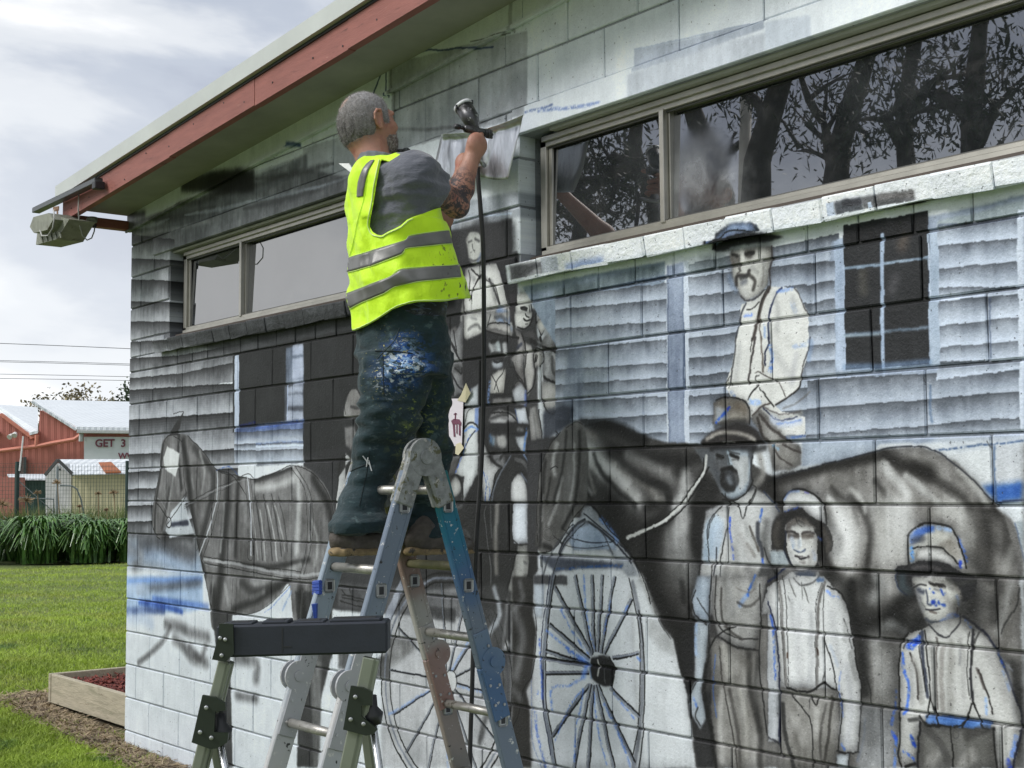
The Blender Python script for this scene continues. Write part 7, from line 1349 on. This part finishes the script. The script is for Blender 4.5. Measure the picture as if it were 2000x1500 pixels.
# ------------------------------------------------------------------ the painter
man=empty('person',(4.05,-.72,1.28),'person in lime hi vis vest and paint smeared trousers on the ladder, raising a gun','person')
M_SKIN=mat('skin',(.40,.205,.145),.5,var=.12,scale=22,bump=.0014,bscale=160,stains=[((.30,.10,.075),9,.52,.2),((.07,.05,.048),60,.46,.10,tuple(Q_(878,402,-.52)),.19),((.05,.04,.045),28,.52,.05,tuple(Q_(878,402,-.52)),.17)])
M_SKIN.node_tree.nodes['Principled BSDF'].inputs['Subsurface Weight'].default_value=.05
hc=np.array(Q_(716,236,-.80)); f_=np.array([.0,.965,.20]);f_/=np.linalg.norm(f_);r_=np.cross(f_,[0,0,1]);r_/=np.linalg.norm(r_);u_=np.cross(r_,f_)
HR=[r_,f_,u_]
def hl(x,y,z): return hc+r_*x+f_*y+u_*z
nb=np.array(Q_(744,326,-.775))
Rs=nb+np.array([.165,.015,-.055]);Ls=nb+np.array([-.125,.065,-.065])
Re=np.array(Q_(889,399,-.50));Rw=np.array(Q_(921,313,-.425));Rh=np.array(Q_(929,284,-.405))
Le=np.array(Q_(861,428,-.385));Lw=np.array(Q_(899,345,-.19));Lh=np.array(Q_(905,318,-.14))
TL=[(325,745,-.77,.075,.06),(345,752,-.765,.165,.09),(380,764,-.752,.187,.118),(430,770,-.735,.188,.132),(500,779,-.712,.184,.150),(560,785,-.70,.184,.158),(620,789,-.69,.180,.152),(668,788,-.688,.176,.148)]
TLW=[]
for py,px,y,rx,ry in TL: q=Q_(px,py,y); TLW.append((q[2],q[0],q[1],rx,ry))
S=SDF((3.45,-1.05,2.15),(4.6,.02,3.12),.0038)
S.loft([(z,x,y,rx-.05,ry-.05) for z,x,y,rx,ry in TLW],k=.02)
S.cap(nb+[0,-.0,-.03],hl(0,-.025,-.06),.064,.060,k=.03)
S.ell(hl(0,-.005,0),(.078,.099,.100),HR,k=.0); S.ell(hl(0,.045,-.062),(.058,.060,.062),HR,k=.03); S.ell(hl(0,.065,-.10),(.040,.035,.028),HR,k=.02)
S.ell(hl(0,-.045,-.035),(.066,.058,.07),HR,k=.03)
S.ell(hl(0,.088,.015),(.050,.018,.016),HR,k=.015)                                   # brow
S.cap(hl(0,.096,.0),hl(0,.118,-.032),.009,.013,k=.012); S.ell(hl(.013,.108,-.036),(.009,.010,.008),HR,k=.008);S.ell(hl(-.013,.108,-.036),(.009,.010,.008),HR,k=.008)
for sx in (-1,1): S.ell(hl(.033*sx,.091,-.004),(.016,.012,.011),HR,k=.006,sub=True); S.ell(hl(.033*sx,.082,-.004),(.012,.012,.012),HR,k=.002); S.ell(hl(.045*sx,.07,-.035),(.022,.025,.022),HR,k=.02)
S.ell(hl(0,.100,-.062),(.026,.010,.007),HR,k=.006);S.ell(hl(0,.098,-.073),(.022,.010,.007),HR,k=.006);S.ell(hl(0,.108,-.067),(.024,.004,.002),HR,k=.001,sub=True)
for sx in (-1,1):   # ears: rim, bowl, lobe
    S.ell(hl(.080*sx,-.002,-.012),(.010,.019,.031),HR,k=.006)
    pts=[(.083,.012,.004),(.089,.006,.020),(.092,-.010,.022),(.093,-.022,.010),(.092,-.024,-.010),(.088,-.016,-.030),(.083,-.004,-.042),(.081,.004,-.040)]
    for a,b in zip(pts[:-1],pts[1:]): S.cap(hl(a[0]*sx,a[1],a[2]),hl(b[0]*sx,b[1],b[2]),.0048,.0048 if b is not pts[-1] else .007,k=.004)
    S.ell(hl(.091*sx,-.006,-.008),(.008,.009,.018),HR,k=.003,sub=True)
# right arm and hand closed on the gun handle
S.cap(Rs,Re,.062,.046,k=.02); mid=Re+(Rw-Re)*.35; S.cap(Re,mid,.042,.047,k=.02); S.cap(mid,Rw,.046,.029,k=.02); S.ell(Re+np.array([.0,.012,-.012]),(.040,.040,.036),k=.02)
hx=np.array([1,0,0.]);fw_=np.array([0,1.,0]);ha=Rh-Rw;ha/=np.linalg.norm(ha)
S.cap(Rw,Rw+(Rh-Rw)*.25,.028,.024,k=.01)
G=SDF(np.minimum(Rw,Rh)-.11,np.maximum(Rw,Rh)+.11,.0019)
S_=S;S=G
S.cap(Rw-ha*.03,Rh,.0285,.036,k=.01); S.ell(Rh+np.array([.014,-.004,.0]),(.028,.043,.046),k=.010)
for i in range(4):
    K=np.array(Q_(941-1.5*abs(i-1.2)+(0,0,0,-2)[i],263+12.5*i,-.368)); r=(.0108,.0112,.0108,.0096)[i]
    S.cap(Rh+np.array([.016,.0,.020-.013*i]),K,.0125,r*.95,k=.001)
    if i==0: a1=K+np.array([-.026,.034,.012]);a2=a1+np.array([-.018,.006,.004])
    else: a1=K+np.array([-.034,.014,-.003]);a2=a1+np.array([-.012,-.024,-.002])
    S.cap(K,a1,r,r*.92,k=.0015);S.cap(a1,a2,r*.92,r*.8,k=.003)
tb=Rh+np.array([-.024,.0,-.012]); t1=tb+np.array([-.008,.022,.026]);t2=t1+np.array([.004,.022,.012]);S.cap(Rw+(Rh-Rw)*.5,tb,.018,.016,k=.012);S.cap(tb,t1,.0145,.013,k=.006);S.cap(t1,t2,.0125,.010,k=.003)
S=S_
# left arm reaching behind to hold the sheet
S.cap(Ls,Le,.060,.044,k=.02);mid=Le+(Lw-Le)*.3;S.cap(Le,mid,.044,.046,k=.02);S.cap(mid,Lw,.046,.028,k=.02)
S.cap(Lw,Lw+(Lh-Lw)*.3,.027,.024,k=.01)
G2=SDF(np.minimum(Lw,Lh)-.11,np.maximum(Lw,Lh)+.11,.0022)
S=G2
S.ell(Lh,(.040,.030,.042),k=.015);S.cap(Lw,Lh,.0275,.030,k=.012)
for i in range(4):
    b0=Lh+np.array([-.030+.020*i,.006,.024]);b1=b0+np.array([.002,.028,.022+(.0,.006,.005,-.002)[i]]);b2=b1+np.array([.002,.012,-.016])
    S.cap(Lh,b0,.014,.011,k=.006);S.cap(b0,b1,.0105,.0095,k=.003);S.cap(b1,b2,.0095,.008,k=.003)
b0=Lh+np.array([.034,.0,.0]);b1=b0+np.array([.006,.020,.022]);S.cap(Lh,b0,.016,.014,k=.008);S.cap(b0,b1,.013,.010,k=.003)
S=S_
VV,QQ=S.mesh()
for g_ in (G,G2):
    v_,q_=g_.mesh();QQ=np.concatenate([QQ,q_+len(VV)]);VV=np.concatenate([VV,v_])
body=mesh_np('body',VV,QQ,M_SKIN,man,True)

# hair and beard
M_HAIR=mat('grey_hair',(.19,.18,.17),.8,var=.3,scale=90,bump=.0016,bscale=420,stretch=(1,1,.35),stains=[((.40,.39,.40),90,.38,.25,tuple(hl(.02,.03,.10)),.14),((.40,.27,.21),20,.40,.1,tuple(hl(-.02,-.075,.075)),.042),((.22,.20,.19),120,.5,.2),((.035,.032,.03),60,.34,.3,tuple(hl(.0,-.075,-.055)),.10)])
H=SDF(hc-.17,hc+.17,.0035)
H.ell(hl(0,-.005,0),(.0825,.1035,.1045),HR,k=0);H.ell(hl(0,-.045,-.035),(.069,.061,.073),HR,k=.03)
H.ell(hl(0,.125,.005),(.12,.080,.075),HR,k=.01,sub=True)
for sx in (-1,1): H.ell(hl(.085*sx,.030,-.075),(.05,.055,.055),HR,k=.01,sub=True);H.ell(hl(.088*sx,.004,-.012),(.03,.020,.032),HR,k=.008,sub=True)
H.ell(hl(0,-.03,-.155),(.2,.2,.06),HR,k=.01,sub=True)
H.noise(.0012,(.010,.010,.018),3); hair=H.build('hair',M_HAIR,man)
def strands(o,name,n,L,m,seed,keep=None,lean=(0,0,-.5)):
    me=o.data;R=np.random.default_rng(seed);V=np.zeros(len(me.vertices)*3);me.vertices.foreach_get('co',V);V=V.reshape(-1,3);Nn=np.zeros(len(me.vertices)*3);me.vertices.foreach_get('normal',Nn);Nn=Nn.reshape(-1,3)
    i=R.integers(0,len(V),n);p=V[i]+R.normal(0,.0012,(n,3));nn=Nn[i];d=nn*.55+np.array(lean)+R.normal(0,.28,(n,3));d-=nn*np.minimum((d*nn).sum(1),0)[:,None];d/=np.linalg.norm(d,axis=1)[:,None];l=R.uniform(.5,1.1,n)[:,None]*L
    s=np.cross(d,nn);s/=np.linalg.norm(s,axis=1)[:,None]+1e-6;s*=.00045;W=np.stack([p-s,p+s,p+d*l],1);k=np.arange(n)*3
    q=mesh_np(name,W.reshape(-1,3),np.c_[k,k+1,k+2],m,o);q['kind']='stuff';return q
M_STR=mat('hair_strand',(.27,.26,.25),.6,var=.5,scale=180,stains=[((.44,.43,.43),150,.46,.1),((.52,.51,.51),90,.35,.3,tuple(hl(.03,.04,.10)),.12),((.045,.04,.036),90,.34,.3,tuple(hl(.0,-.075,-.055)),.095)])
strands(hair,'hair_strands',16000,.011,M_STR,3)
M_BEARD=mat('grizzled_beard',(.16,.12,.10),.85,var=.5,scale=70,bump=.002,bscale=260,stains=[((.42,.38,.36),80,.5,.1)])
H=SDF(hc-.19,hc+.17,.004)
H.ell(hl(0,.046,-.070),(.061,.063,.060),HR,k=0);H.ell(hl(0,.066,-.104),(.044,.038,.031),HR,k=.02)
H.ell(hl(0,.10,-.0),(.12,.09,.048),HR,k=.01,sub=True);H.ell(hl(0,-.07,-.09),(.2,.075,.12),HR,k=.01,sub=True);H.ell(hl(0,.12,-.068),(.022,.03,.007),HR,k=.004,sub=True)
H.noise(.002,(.008,.008,.012),5); be=H.build('beard',M_BEARD,man)
strands(be,'beard_strands',5000,.009,M_STR,4)
# shirt
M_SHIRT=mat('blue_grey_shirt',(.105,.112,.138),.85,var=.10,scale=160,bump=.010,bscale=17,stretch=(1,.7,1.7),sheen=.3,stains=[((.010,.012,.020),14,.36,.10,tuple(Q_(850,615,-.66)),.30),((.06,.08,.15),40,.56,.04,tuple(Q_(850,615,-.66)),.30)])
S=SDF((3.5,-1.02,2.0),(4.55,-.25,2.98),.0052)
tail=Q_(840,628,-.66)
S.loft([(z,x,y,rx-(.014 if z<Rs[2]-.02 else 0),ry-(.014 if z<Rs[2]-.02 else 0)) for z,x,y,rx,ry in TLW],k=.02); S.cap(nb+[0,-.01,-.05],Rs,.075,.082,k=.04); S.cap(nb+[0,-.01,-.05],Ls,.07,.066,k=.04)
Rc=Rs+(Re-Rs)*.42; Lc=Ls+(Le-Ls)*.6
S.cap(Rs+[0,.02,-.01],Rc+[0,0.02,-.006],.088,.070,k=.03); S.cap(Rs+np.array([0,0,-.055]),Rc+np.array([0,0.02,-.028]),.075,.062,k=.03); S.cap(Ls,Lc,.070,.062,k=.03)
S.noise(.010,(.14,.10,.034),11,lo=(nb[0]+.05,-1.0,2.3),hi=(4.55,-.25,2.98),shear=(3,-11));S.noise(.006,(.09,.06,.020),12,shear=(-4,-16)); S.noise(.004,(.022,.06,.05),15,shear=(0,-20))
def plane_cut(S,p,n,lo,hi):
    sl,X,Y,Z=S._sl(lo,hi);d=(X-p[0])*n[0]+(Y-p[1])*n[1]+(Z-p[2])*n[2];S.F[sl]=np.maximum(S.F[sl],d)
dR=(Re-Rs)/np.linalg.norm(Re-Rs);dR2=dR+np.array([0,0,-.18]);dR2/=np.linalg.norm(dR2)
plane_cut(S,Rc+dR*.015,dR2,(3.5,-.66,2.0),(4.6,-.25,2.98)) if False else None
sl,X,Y,Z=S._sl(Rc-.16,Rc+.16);d=(X-Rc[0])*dR2[0]+(Y-Rc[1])*dR2[1]+(Z-Rc[2])*dR2[2]-.02;S.F[sl]=np.maximum(S.F[sl],d)
dL=(Le-Ls)/np.linalg.norm(Le-Ls);sl,X,Y,Z=S._sl(Lc-.12,Lc+.12);d=(X-Lc[0])*dL[0]+(Y-Lc[1])*dL[1]+(Z-Lc[2])*dL[2]-.01;S.F[sl]=np.maximum(S.F[sl],d)
# hollow the cuff and the neck
S.cap(Rc+dR*.0,Rc+dR*.10,.058,.058,k=.004,sub=True)
S.cap(nb+[0,.01,.0],hl(0,-.03,-.11),.070,.070,k=.01,sub=True)
S.proj_cut([(600,648),(700,660),(800,634),(870,640),(892,628),(960,620),(960,900),(600,900)])
S.build('shirt',M_SHIRT,man)
# collar
S=SDF(nb-.16,nb+np.array([.16,.16,.12]),.004)
c0=nb+np.array([0,0,.012])
for i in range(16):
    a,b=2*math.pi*i/16,2*math.pi*(i+1)/16
    P0=c0+np.array([.076*math.cos(a),.074*math.sin(a)-.004,.012*(-math.sin(a))+.0]);P1=c0+np.array([.076*math.cos(b),.074*math.sin(b)-.004,.012*(-math.sin(b))])
    for dz,r in ((-.014,.009),(0,.008),(.012,.007)): S.cap(P0+[0,0,dz],P1+[0,0,dz],r,r,k=.004)
S.noise(.002,(.03,.03,.02),9);S.build('collar',mat('collar_grey',(.16,.17,.19),.9,var=.2,scale=40),man)
# vest
M_VEST=mat('lime_vest',(.60,.93,.006),.62,var=.05,scale=9,bump=.012,bscale=11,stretch=(1,1,.7),sheen=.2,stains=[((.03,.05,.02),46,.60,.03,tuple(Q_(872,540,-.62)),.17),((.03,.05,.02),70,.66,.02,tuple(Q_(840,560,-.62)),.25)])
S=SDF((3.62,-1.08,2.1),(4.5,-.42,2.98),.005)
ex=[(.006),(.010),(.013),(.015),(.020),(.030),(.036),(.036)]
S.loft([(z,x+(.004*i if i>4 else 0),y+(.006*(i-3) if i>3 else 0),rx+ex[i],ry+ex[i]*1.25) for i,(z,x,y,rx,ry) in enumerate(TLW)],k=.0)
S.cap(nb+[0,-.01,-.052],Rs+np.array([-.03,0,-.005]),.088,.088,k=.04); S.cap(nb+[0,-.01,-.052],Ls+np.array([.03,0,-.005]),.088,.085,k=.04)
S.noise(.012,(.10,.10,.30),21,shear=(1.5,1.0));S.noise(.010,(.07,.07,.07),22,shear=(7,7));S.noise(.009,(.05,.05,.25),23,lo=(3.6,-1.1,2.1),hi=(4.5,-.4,2.5),shear=(3,3))
S.noise(.007,(.03,.10,.06),24,lo=(3.6,-1.1,2.1),hi=(4.5,-.4,2.75),shear=(10,-10))
ARM=[(745,312.5),(741,330),(735,362),(730,395),(724,425),(722,441),(728,453),(738,459),(746,460),(757,453),(770,447),(782,441),(795,429),(806,424),(850,408),(900,395),(900,322),(800,327),(775,321)]
ARM=[(v[0],v[1]) for v in ARM]
cxm=nb[0]
S.proj_cut(ARM,near=lambda X,Y,Z:(X>cxm-.02)|(Y<-.78))
S.cap(nb+[0,.015,-.01],hl(0,-.03,-.11),.082,.075,k=.01,sub=True)
S.cap(Ls+[-.03,0,-.02],Le,.095,.09,k=.01,sub=True)
S.proj_cut([(560,640),(670,644),(694,646),(715,637),(738,624),(768,604),(792,595),(815,590),(868,589),(896,584),(980,580),(980,900),(560,900)])
vest=S.build('vest',M_VEST,man)
from mathutils.bvhtree import BVHTree
vm=vest.data; bv=BVHTree.FromPolygons([v.co[:] for v in vm.vertices],[tuple(p.vertices) for p in vm.polygons])
def hit(x,y,off=.003):
    d=Vector(ray(x,y)).normalized();l,n,i,dist=bv.ray_cast(Vector(CPOS),d)
    return None if l is None else l+n*off
def resample(pts,n):
    p=np.array(pts,float);s=np.r_[0,np.cumsum(np.hypot(*np.diff(p,axis=0).T))];t=np.linspace(0,s[-1],n);return np.c_[np.interp(t,s,p[:,0]),np.interp(t,s,p[:,1])]
def ribbon(name,top,bot,m,n=90,k=7):
    A,Bq=resample(top,n),resample(bot,n);V=[];ok=[]
    for i in range(n):
        for j in range(k):
            q=A[i]+(Bq[i]-A[i])*j/(k-1);h_=hit(*q);ok.append(h_ is not None);V.append(h_ if h_ is not None else (0,0,0))
    Fs=[(i*k+j,i*k+j+1,(i+1)*k+j+1,(i+1)*k+j) for i in range(n-1) for j in range(k-1)]
    Fs=[f for f in Fs if all(ok[a] for a in f) and max((Vector(V[f[a]])-Vector(V[f[0]])).length for a in (1,2,3))<.05]
    used=sorted({a for f in Fs for a in f});mp_={a:i for i,a in enumerate(used)}
    o=mesh_np(name,[tuple(V[a]) for a in used],[tuple(mp_[a] for a in f) for f in Fs],m,vest,True);sm=o.modifiers.new('t','SOLIDIFY');sm.thickness=.0015;sm.offset=0;return o
M_REFL=mat('reflective_tape',(.17,.17,.165),.42,metal=.25,var=.12,scale=12,stains=[((.03,.03,.03),60,.60,.03,tuple(Q_(860,530,-.62)),.14)]); M_PIPE=mat('pale_piping',(.62,.80,.25),.6)
B1T=[(674,508),(682,504),(737,487),(790,470.5),(798,462),(830,456),(861,452),(876,451)];B1B=[(674,532),(680,531),(725,519),(784,496),(792,485),(830,480),(867,476),(882,475)]
B2T=[(671,577),(678,574),(725,555),(762,541),(783,527),(840,522),(882,519),(896,518)];B2B=[(674,606),(682,603),(707,590),(750,572),(771,559),(812,550),(888,542),(900,541)]
ribbon('reflective_band',B1T,B1B,M_REFL);ribbon('reflective_band',B2T,B2B,M_REFL)
ribbon('shoulder_tape',[(725,314),(716,321),(709,330),(704,343),(700,357),(698.5,372),(698,385)],[(732,313),(727,321),(720,333),(716,347),(713.5,361),(711,373),(710,383)],M_REFL,40,4)
def piping(pts,r=.0022,m=M_PIPE,name='piping'):
    P_=[];
    for q in resample(smooth(pts),70):
        h_=hit(*q,.0025)
        if h_ is not None and (not P_ or (h_-P_[-1]).length<.09): P_.append(h_)
    if len(P_)>3: b=MB();b.tube(P_,r,5);b.build(name,m,vest,True)
def off(p,d): return [(x,y+d) for x,y in p]
for p in (B1T,B2T): piping(off(p,-1.2),.0014)
for p in (B1B,B2B): piping(off(p,1.2),.0014)
piping([(741,313),(737,330),(731,362),(726.5,395),(720.5,425),(719,441),(725,456),(737,462),(747,463),(758,456),(771,450),(783,444),(797,432),(806,427.5)],.0026)
piping([(680,640),(694,643),(715,634),(738,621),(768,601),(792,592),(815,587),(868,586),(894,581)],.0022)
piping([(717,350),(711,390),(700,430),(692,470),(684,500)],.0012,mat('vest_seam',(.45,.70,.02),.7),'seam')
tg=MB();a=hit(688,328);tg.prism([Vector(Q_(661,319,-.86)),Vector(Q_(681,319,-.87)),Vector(Q_(688,330,-.88)),Vector(Q_(684,336,-.88)),Vector(Q_(672,327,-.87))],(0,.003,0));tg.build('care_label',mat('label_white',(.7,.72,.70),.7),vest)
# half mask hanging at the throat
S=SDF(np.array(Q_(782,308,-.66))-.09,np.array(Q_(782,308,-.66))+.09,.004);mc=np.array(Q_(781,307,-.66))
S.ell(mc,(.040,.034,.030),k=0);S.cap(mc+[.03,.0,.0],mc+[.048,-.004,.004],.021,.021,k=.003);S.cap(mc+[-.03,.01,0],mc+[-.05,.01,0],.02,.02,k=.003);S.cap(mc+[0,.02,-.01],mc+[0,.05,-.015],.018,.018,k=.004)
msk=S.build('half_mask',mat('mask_rubber',(.018,.022,.022),.55,var=.4,scale=30,stains=[((.12,.16,.13),60,.62,.04)]),man)
b=MB();b.tube([mc+[.04,-.01,.006],mc+[.02,-.05,-.01],nb+[.085,-.03,-.005],nb+[.05,-.085,.0],nb+[0,-.095,.004],nb+[-.06,-.07,0]],.0045,6);b.build('strap',M_BLACK,msk,True)
# trousers
M_TROU=mat('dark_teal_work_cloth',(.010,.028,.034),.88,var=.25,scale=30,bump=.012,bscale=15,stretch=(1,1,1.6),sheen=.1,stains=[
 ((.030,.050,.058),5,.50,.20),((.05,.075,.085),17,.60,.06),((.03,.05,.022),9,.50,.1,tuple(Q_(822,815,-.62)),.22),((.10,.13,.06),26,.56,.08,tuple(Q_(812,850,-.66)),.17),((.16,.21,.05),34,.60,.03,tuple(Q_(812,815,-.68)),.17),((.05,.085,.09),12,.60,.05),
 ((.012,.042,.13),11,.50,.03,tuple(Q_(792,706,-.82)),.19),((.02,.10,.36),26,.52,.02,tuple(Q_(800,716,-.82)),.17),((.26,.42,.66),34,.53,.02,tuple(Q_(787,712,-.84)),.15),((.66,.72,.76),52,.56,.02,tuple(Q_(778,722,-.84)),.14),((.40,.36,.12),60,.63,.02,tuple(Q_(760,710,-.84)),.17),((.30,.33,.34),60,.72,.015)])
S=SDF((3.55,-1.16,1.24),(4.55,-.2,2.38),.0058)
def lv(L): 
    o=[]
    for py,px,y,rx,ry in L: q=Q_(px,py,y);o.append((q[2],q[0],q[1],rx,ry))
    return o
S.loft(lv([(612,788,-.69,.168,.138),(650,787,-.69,.176,.150),(690,786,-.695,.178,.152),(735,790,-.70,.165,.140)]),k=.0)
S.loft(lv([(690,767,-.74,.100,.135),(750,768,-.75,.098,.132),(800,766,-.755,.088,.114),(850,753,-.765,.082,.104),(900,734,-.785,.074,.090),(950,714,-.815,.066,.076),(1000,704,-.85,.068,.082),(1020,700,-.880,.080,.100),(1040,696,-.885,.080,.104)]),k=.03)
S.loft(lv([(690,823,-.63,.098,.125),(750,830,-.59,.088,.098),(800,836,-.57,.074,.084),(850,840,-.55,.067,.074),(900,842,-.52,.064,.070),(950,836,-.505,.062,.068),(1000,830,-.49,.064,.072),(1048,828,-.49,.076,.095)]),k=.010)
S.noise(.012,(.14,.12,.10),31,shear=(4,4));S.noise(.011,(.09,.07,.030),32,shear=(8,-12));S.noise(.010,(.10,.10,.022),33,hi=(4.55,-.2,1.46),lo=(3.5,-1.2,1.24),shear=(4,4));S.noise(.009,(.09,.09,.03),34,lo=(3.5,-1.2,1.66),hi=(4.55,-.2,1.86),shear=(5,-8));S.noise(.005,(.03,.10,.20),35)
tz=Q_(700,1062,-.85)[2]
trs=S.build('trousers',M_TROU,man)
bt=BVHTree.FromPolygons([v.co[:] for v in trs.data.vertices],[tuple(p.vertices) for p in trs.data.polygons])
bvs=bv;bv=bt
def seam(pts,r,m,name): 
    P_=[]
    for q in resample(smooth(pts),50):
        h_=hit(*q,.0005)
        if h_ is not None and (not P_ or (h_-P_[-1]).length<.06): P_.append(h_)
    if len(P_)>3: b=MB();b.tube(P_,r,5);b.build(name,m,trs,True)
M_SEAM=mat('dark_seam',(.004,.010,.012),.9)
seam([(780,640),(770,665),(752,684),(737,700)],.0018,mat('pocket_edge',(.05,.07,.08),.9),'pocket_edge')
seam([(733,686),(770,686),(806,691)],.0022,M_SEAM,'pocket_flap_edge');seam([(748,690),(749,730),(750,775)],.0016,M_SEAM,'seam')
seam([(722,880),(716,925),(708,960),(702,988)],.0014,M_SEAM,'seam');seam([(678,926),(690,918),(704,912),(715,908)],.0022,M_SEAM,'knee_pocket_edge')
b=MB()
for a,c in (((709,890),(722,908)),((719,893),(716,912)),((720,898),(726,920))):
    A,C_=hit(*a,.002),hit(*c,.002)
    if A and C_: b.tube([A,(A+C_)/2,C_],.0022,5)
b.build('paint_drip',mat('white_drip',(.6,.62,.64),.4),trs)
bv=bvs
# boots: one mesh each, soles as parts of them
M_BOOT=mat('worn_brown_boot',(.085,.072,.062),.7,var=.35,scale=25,bump=.006,bscale=38,stains=[((.15,.14,.14),14,.55,.1)]);M_SOLE=mat('ochre_sole',(.26,.19,.10),.75,var=.35,scale=30,bump=.002,bscale=60,stains=[((.05,.045,.04),22,.55,.06)])
def boot(heel,toe,dark=False):
    heel=np.array(heel);toe=np.array(toe);d=toe-heel;L=np.linalg.norm(d);d/=L;n=np.cross(d,[0,0,1]);n/=np.linalg.norm(n)
    up=np.array([0,0,1.]);S=SDF(np.minimum(heel,toe)-[.12,.12,.04],np.maximum(heel,toe)+[.12,.12,.2],.004)
    HR=[n,d,up];at=lambda a,b,c:heel+d*L*a+n*b+up*c
    S.ell(at(.17,0,.050),(.038,.052,.045),HR,k=0);S.ell(at(.55,0,.045),(.043,.09,.038),HR,k=.03);S.ell(at(.80,0,.040),(.050,.065,.036),HR,k=.02);S.cap(at(.22,0,.05),at(.26,0,.10),.040,.042,k=.03)
    S.noise(.004,(.02,.05,.02),7,shear=(9,9));o=S.build('boot',M_BOOT,man)
    T=SDF(np.minimum(heel,toe)-[.12,.12,.04],np.maximum(heel,toe)+[.12,.12,.2],.004)
    T.ell(at(.16,0,.008),(.040,.052,.026),HR,k=0);T.ell(at(.5,0,.010),(.040,.11,.022),HR,k=.02);T.ell(at(.79,0,.008),(.053,.070,.024),HR,k=.02)
    sl,X,Y,Z=T._sl(T.lo,T.lo+T.h*T.n);T.F=np.maximum(T.F,np.abs(Z-heel[2]-.008)-.017+0*X+0*Y)
    T.noise(.0018,(.012,.012,.03),6);T.build('sole',M_SOLE,o)
    b=MB()
    for k in range(4): b.tube([at(.36+.08*k,-.024,.083-.010*k),at(.38+.08*k,0,.090-.010*k),at(.36+.08*k,.024,.083-.010*k)],.0032,5)
    b.build('lace',M_BLACK,o,True)
boot(Q_(648,1082,-.98),Q_(772,1084,-.70));boot(Q_(792,1080,-.60),Q_(920,1086,-.315))
# ------------------------------------------------------------------ spray gun in the raised right hand
M_GUN=mat('spattered_gun_metal',(.10,.10,.105),.38,metal=.7,var=.4,scale=40,stains=[((.40,.41,.41),55,.60,.04),((.02,.02,.02),30,.52,.1)])
gun=empty('spray_gun',tuple(Q_(930,270,-.40)),'paint spattered gravity feed spray gun with a tilted cup held in the raised hand','spray gun')
c0=Vector(Q_(929,247,-.385));c1=Vector(Q_(905,208,-.405));ax=(c1-c0).normalized();L=(c1-c0).length
b=MB();b.tube([c0-ax*.012,c0,c0+ax*.012,c0+ax*L*.35,c0+ax*L*.95],[.010,.012,.022,.0325,.0345],24);cup=b.build('cup',M_GUN,gun,True)
b=MB();b.tube([c0+ax*L*.94,c0+ax*L*1.06],.0375,24);b.tube([c0+ax*L*1.06,c0+ax*L*1.075],[.034,.031],24);b.build('lid',mat('pale_cup_lid',(.55,.57,.58),.45,var=.15,scale=30),cup,True)
for k in (0,2.3,4.1):
    q=MB();e=ax.orthogonal().normalized();e.rotate(Matrix.Rotation(k,3,ax));p=c0+ax*L*.98+e*.037;q.box((-.004,-.004,-.010),(.004,.004,.006),.001,Matrix.Translation(p));q.build('lid_catch',M_BLACK,cup)
g0=Vector(Q_(944,262,-.36));g1=Vector(Q_(912,263,-.42));gd=Vector((0.05,1,-.05)).normalized();gc=Vector(Q_(930,256,-.385))
b=MB();b.tube([gc-gd*.055,gc-gd*.05,gc+gd*.045,gc+gd*.05],[.009,.014,.0155,.012],14);b.tube([gc,c0-ax*.01],[.012,.010],12);b.build('gun_body',M_GUN,gun,True)
b=MB();b.tube([gc+gd*.05,gc+gd*.062],[.0175,.0175],14);b.tube([gc+gd*.062,gc+gd*.076],[.012,.005],12);b.box((-.004,-.0,-.016),(.004,.01,.016),.001,Matrix.Translation(gc+gd*.064));b.build('air_cap',M_GUN,gun,True)
b=MB();b.tube([gc-gd*.055,gc-gd*.075],[.007,.007],10);b.tube([gc-gd*.075,gc-gd*.095],[.010,.010],12);b.build('adjuster_knob',M_BLACK,gun,True)
hb=Vector(Q_(933,308,-.395));b=MB();b.tube([gc+Vector((0,0,-.005)),gc+(hb-gc)*.5,hb],[.013,.014,.012],12);b.build('handle',M_GUN,gun,True)
b=MB();b.tube([gc+gd*.02,gc+gd*.028+Vector((0,0,-.03)),gc+gd*.02+Vector((0,0,-.06))],[.004,.005,.004],8);b.build('trigger',M_GUN,gun,True)
b=MB();b.tube([hb,hb+Vector((0,.03,-.025)),Vector(Q_(933,322,-.335))],[.008,.009,.008],10);b.build('air_fitting',M_STEEL,gun,True)
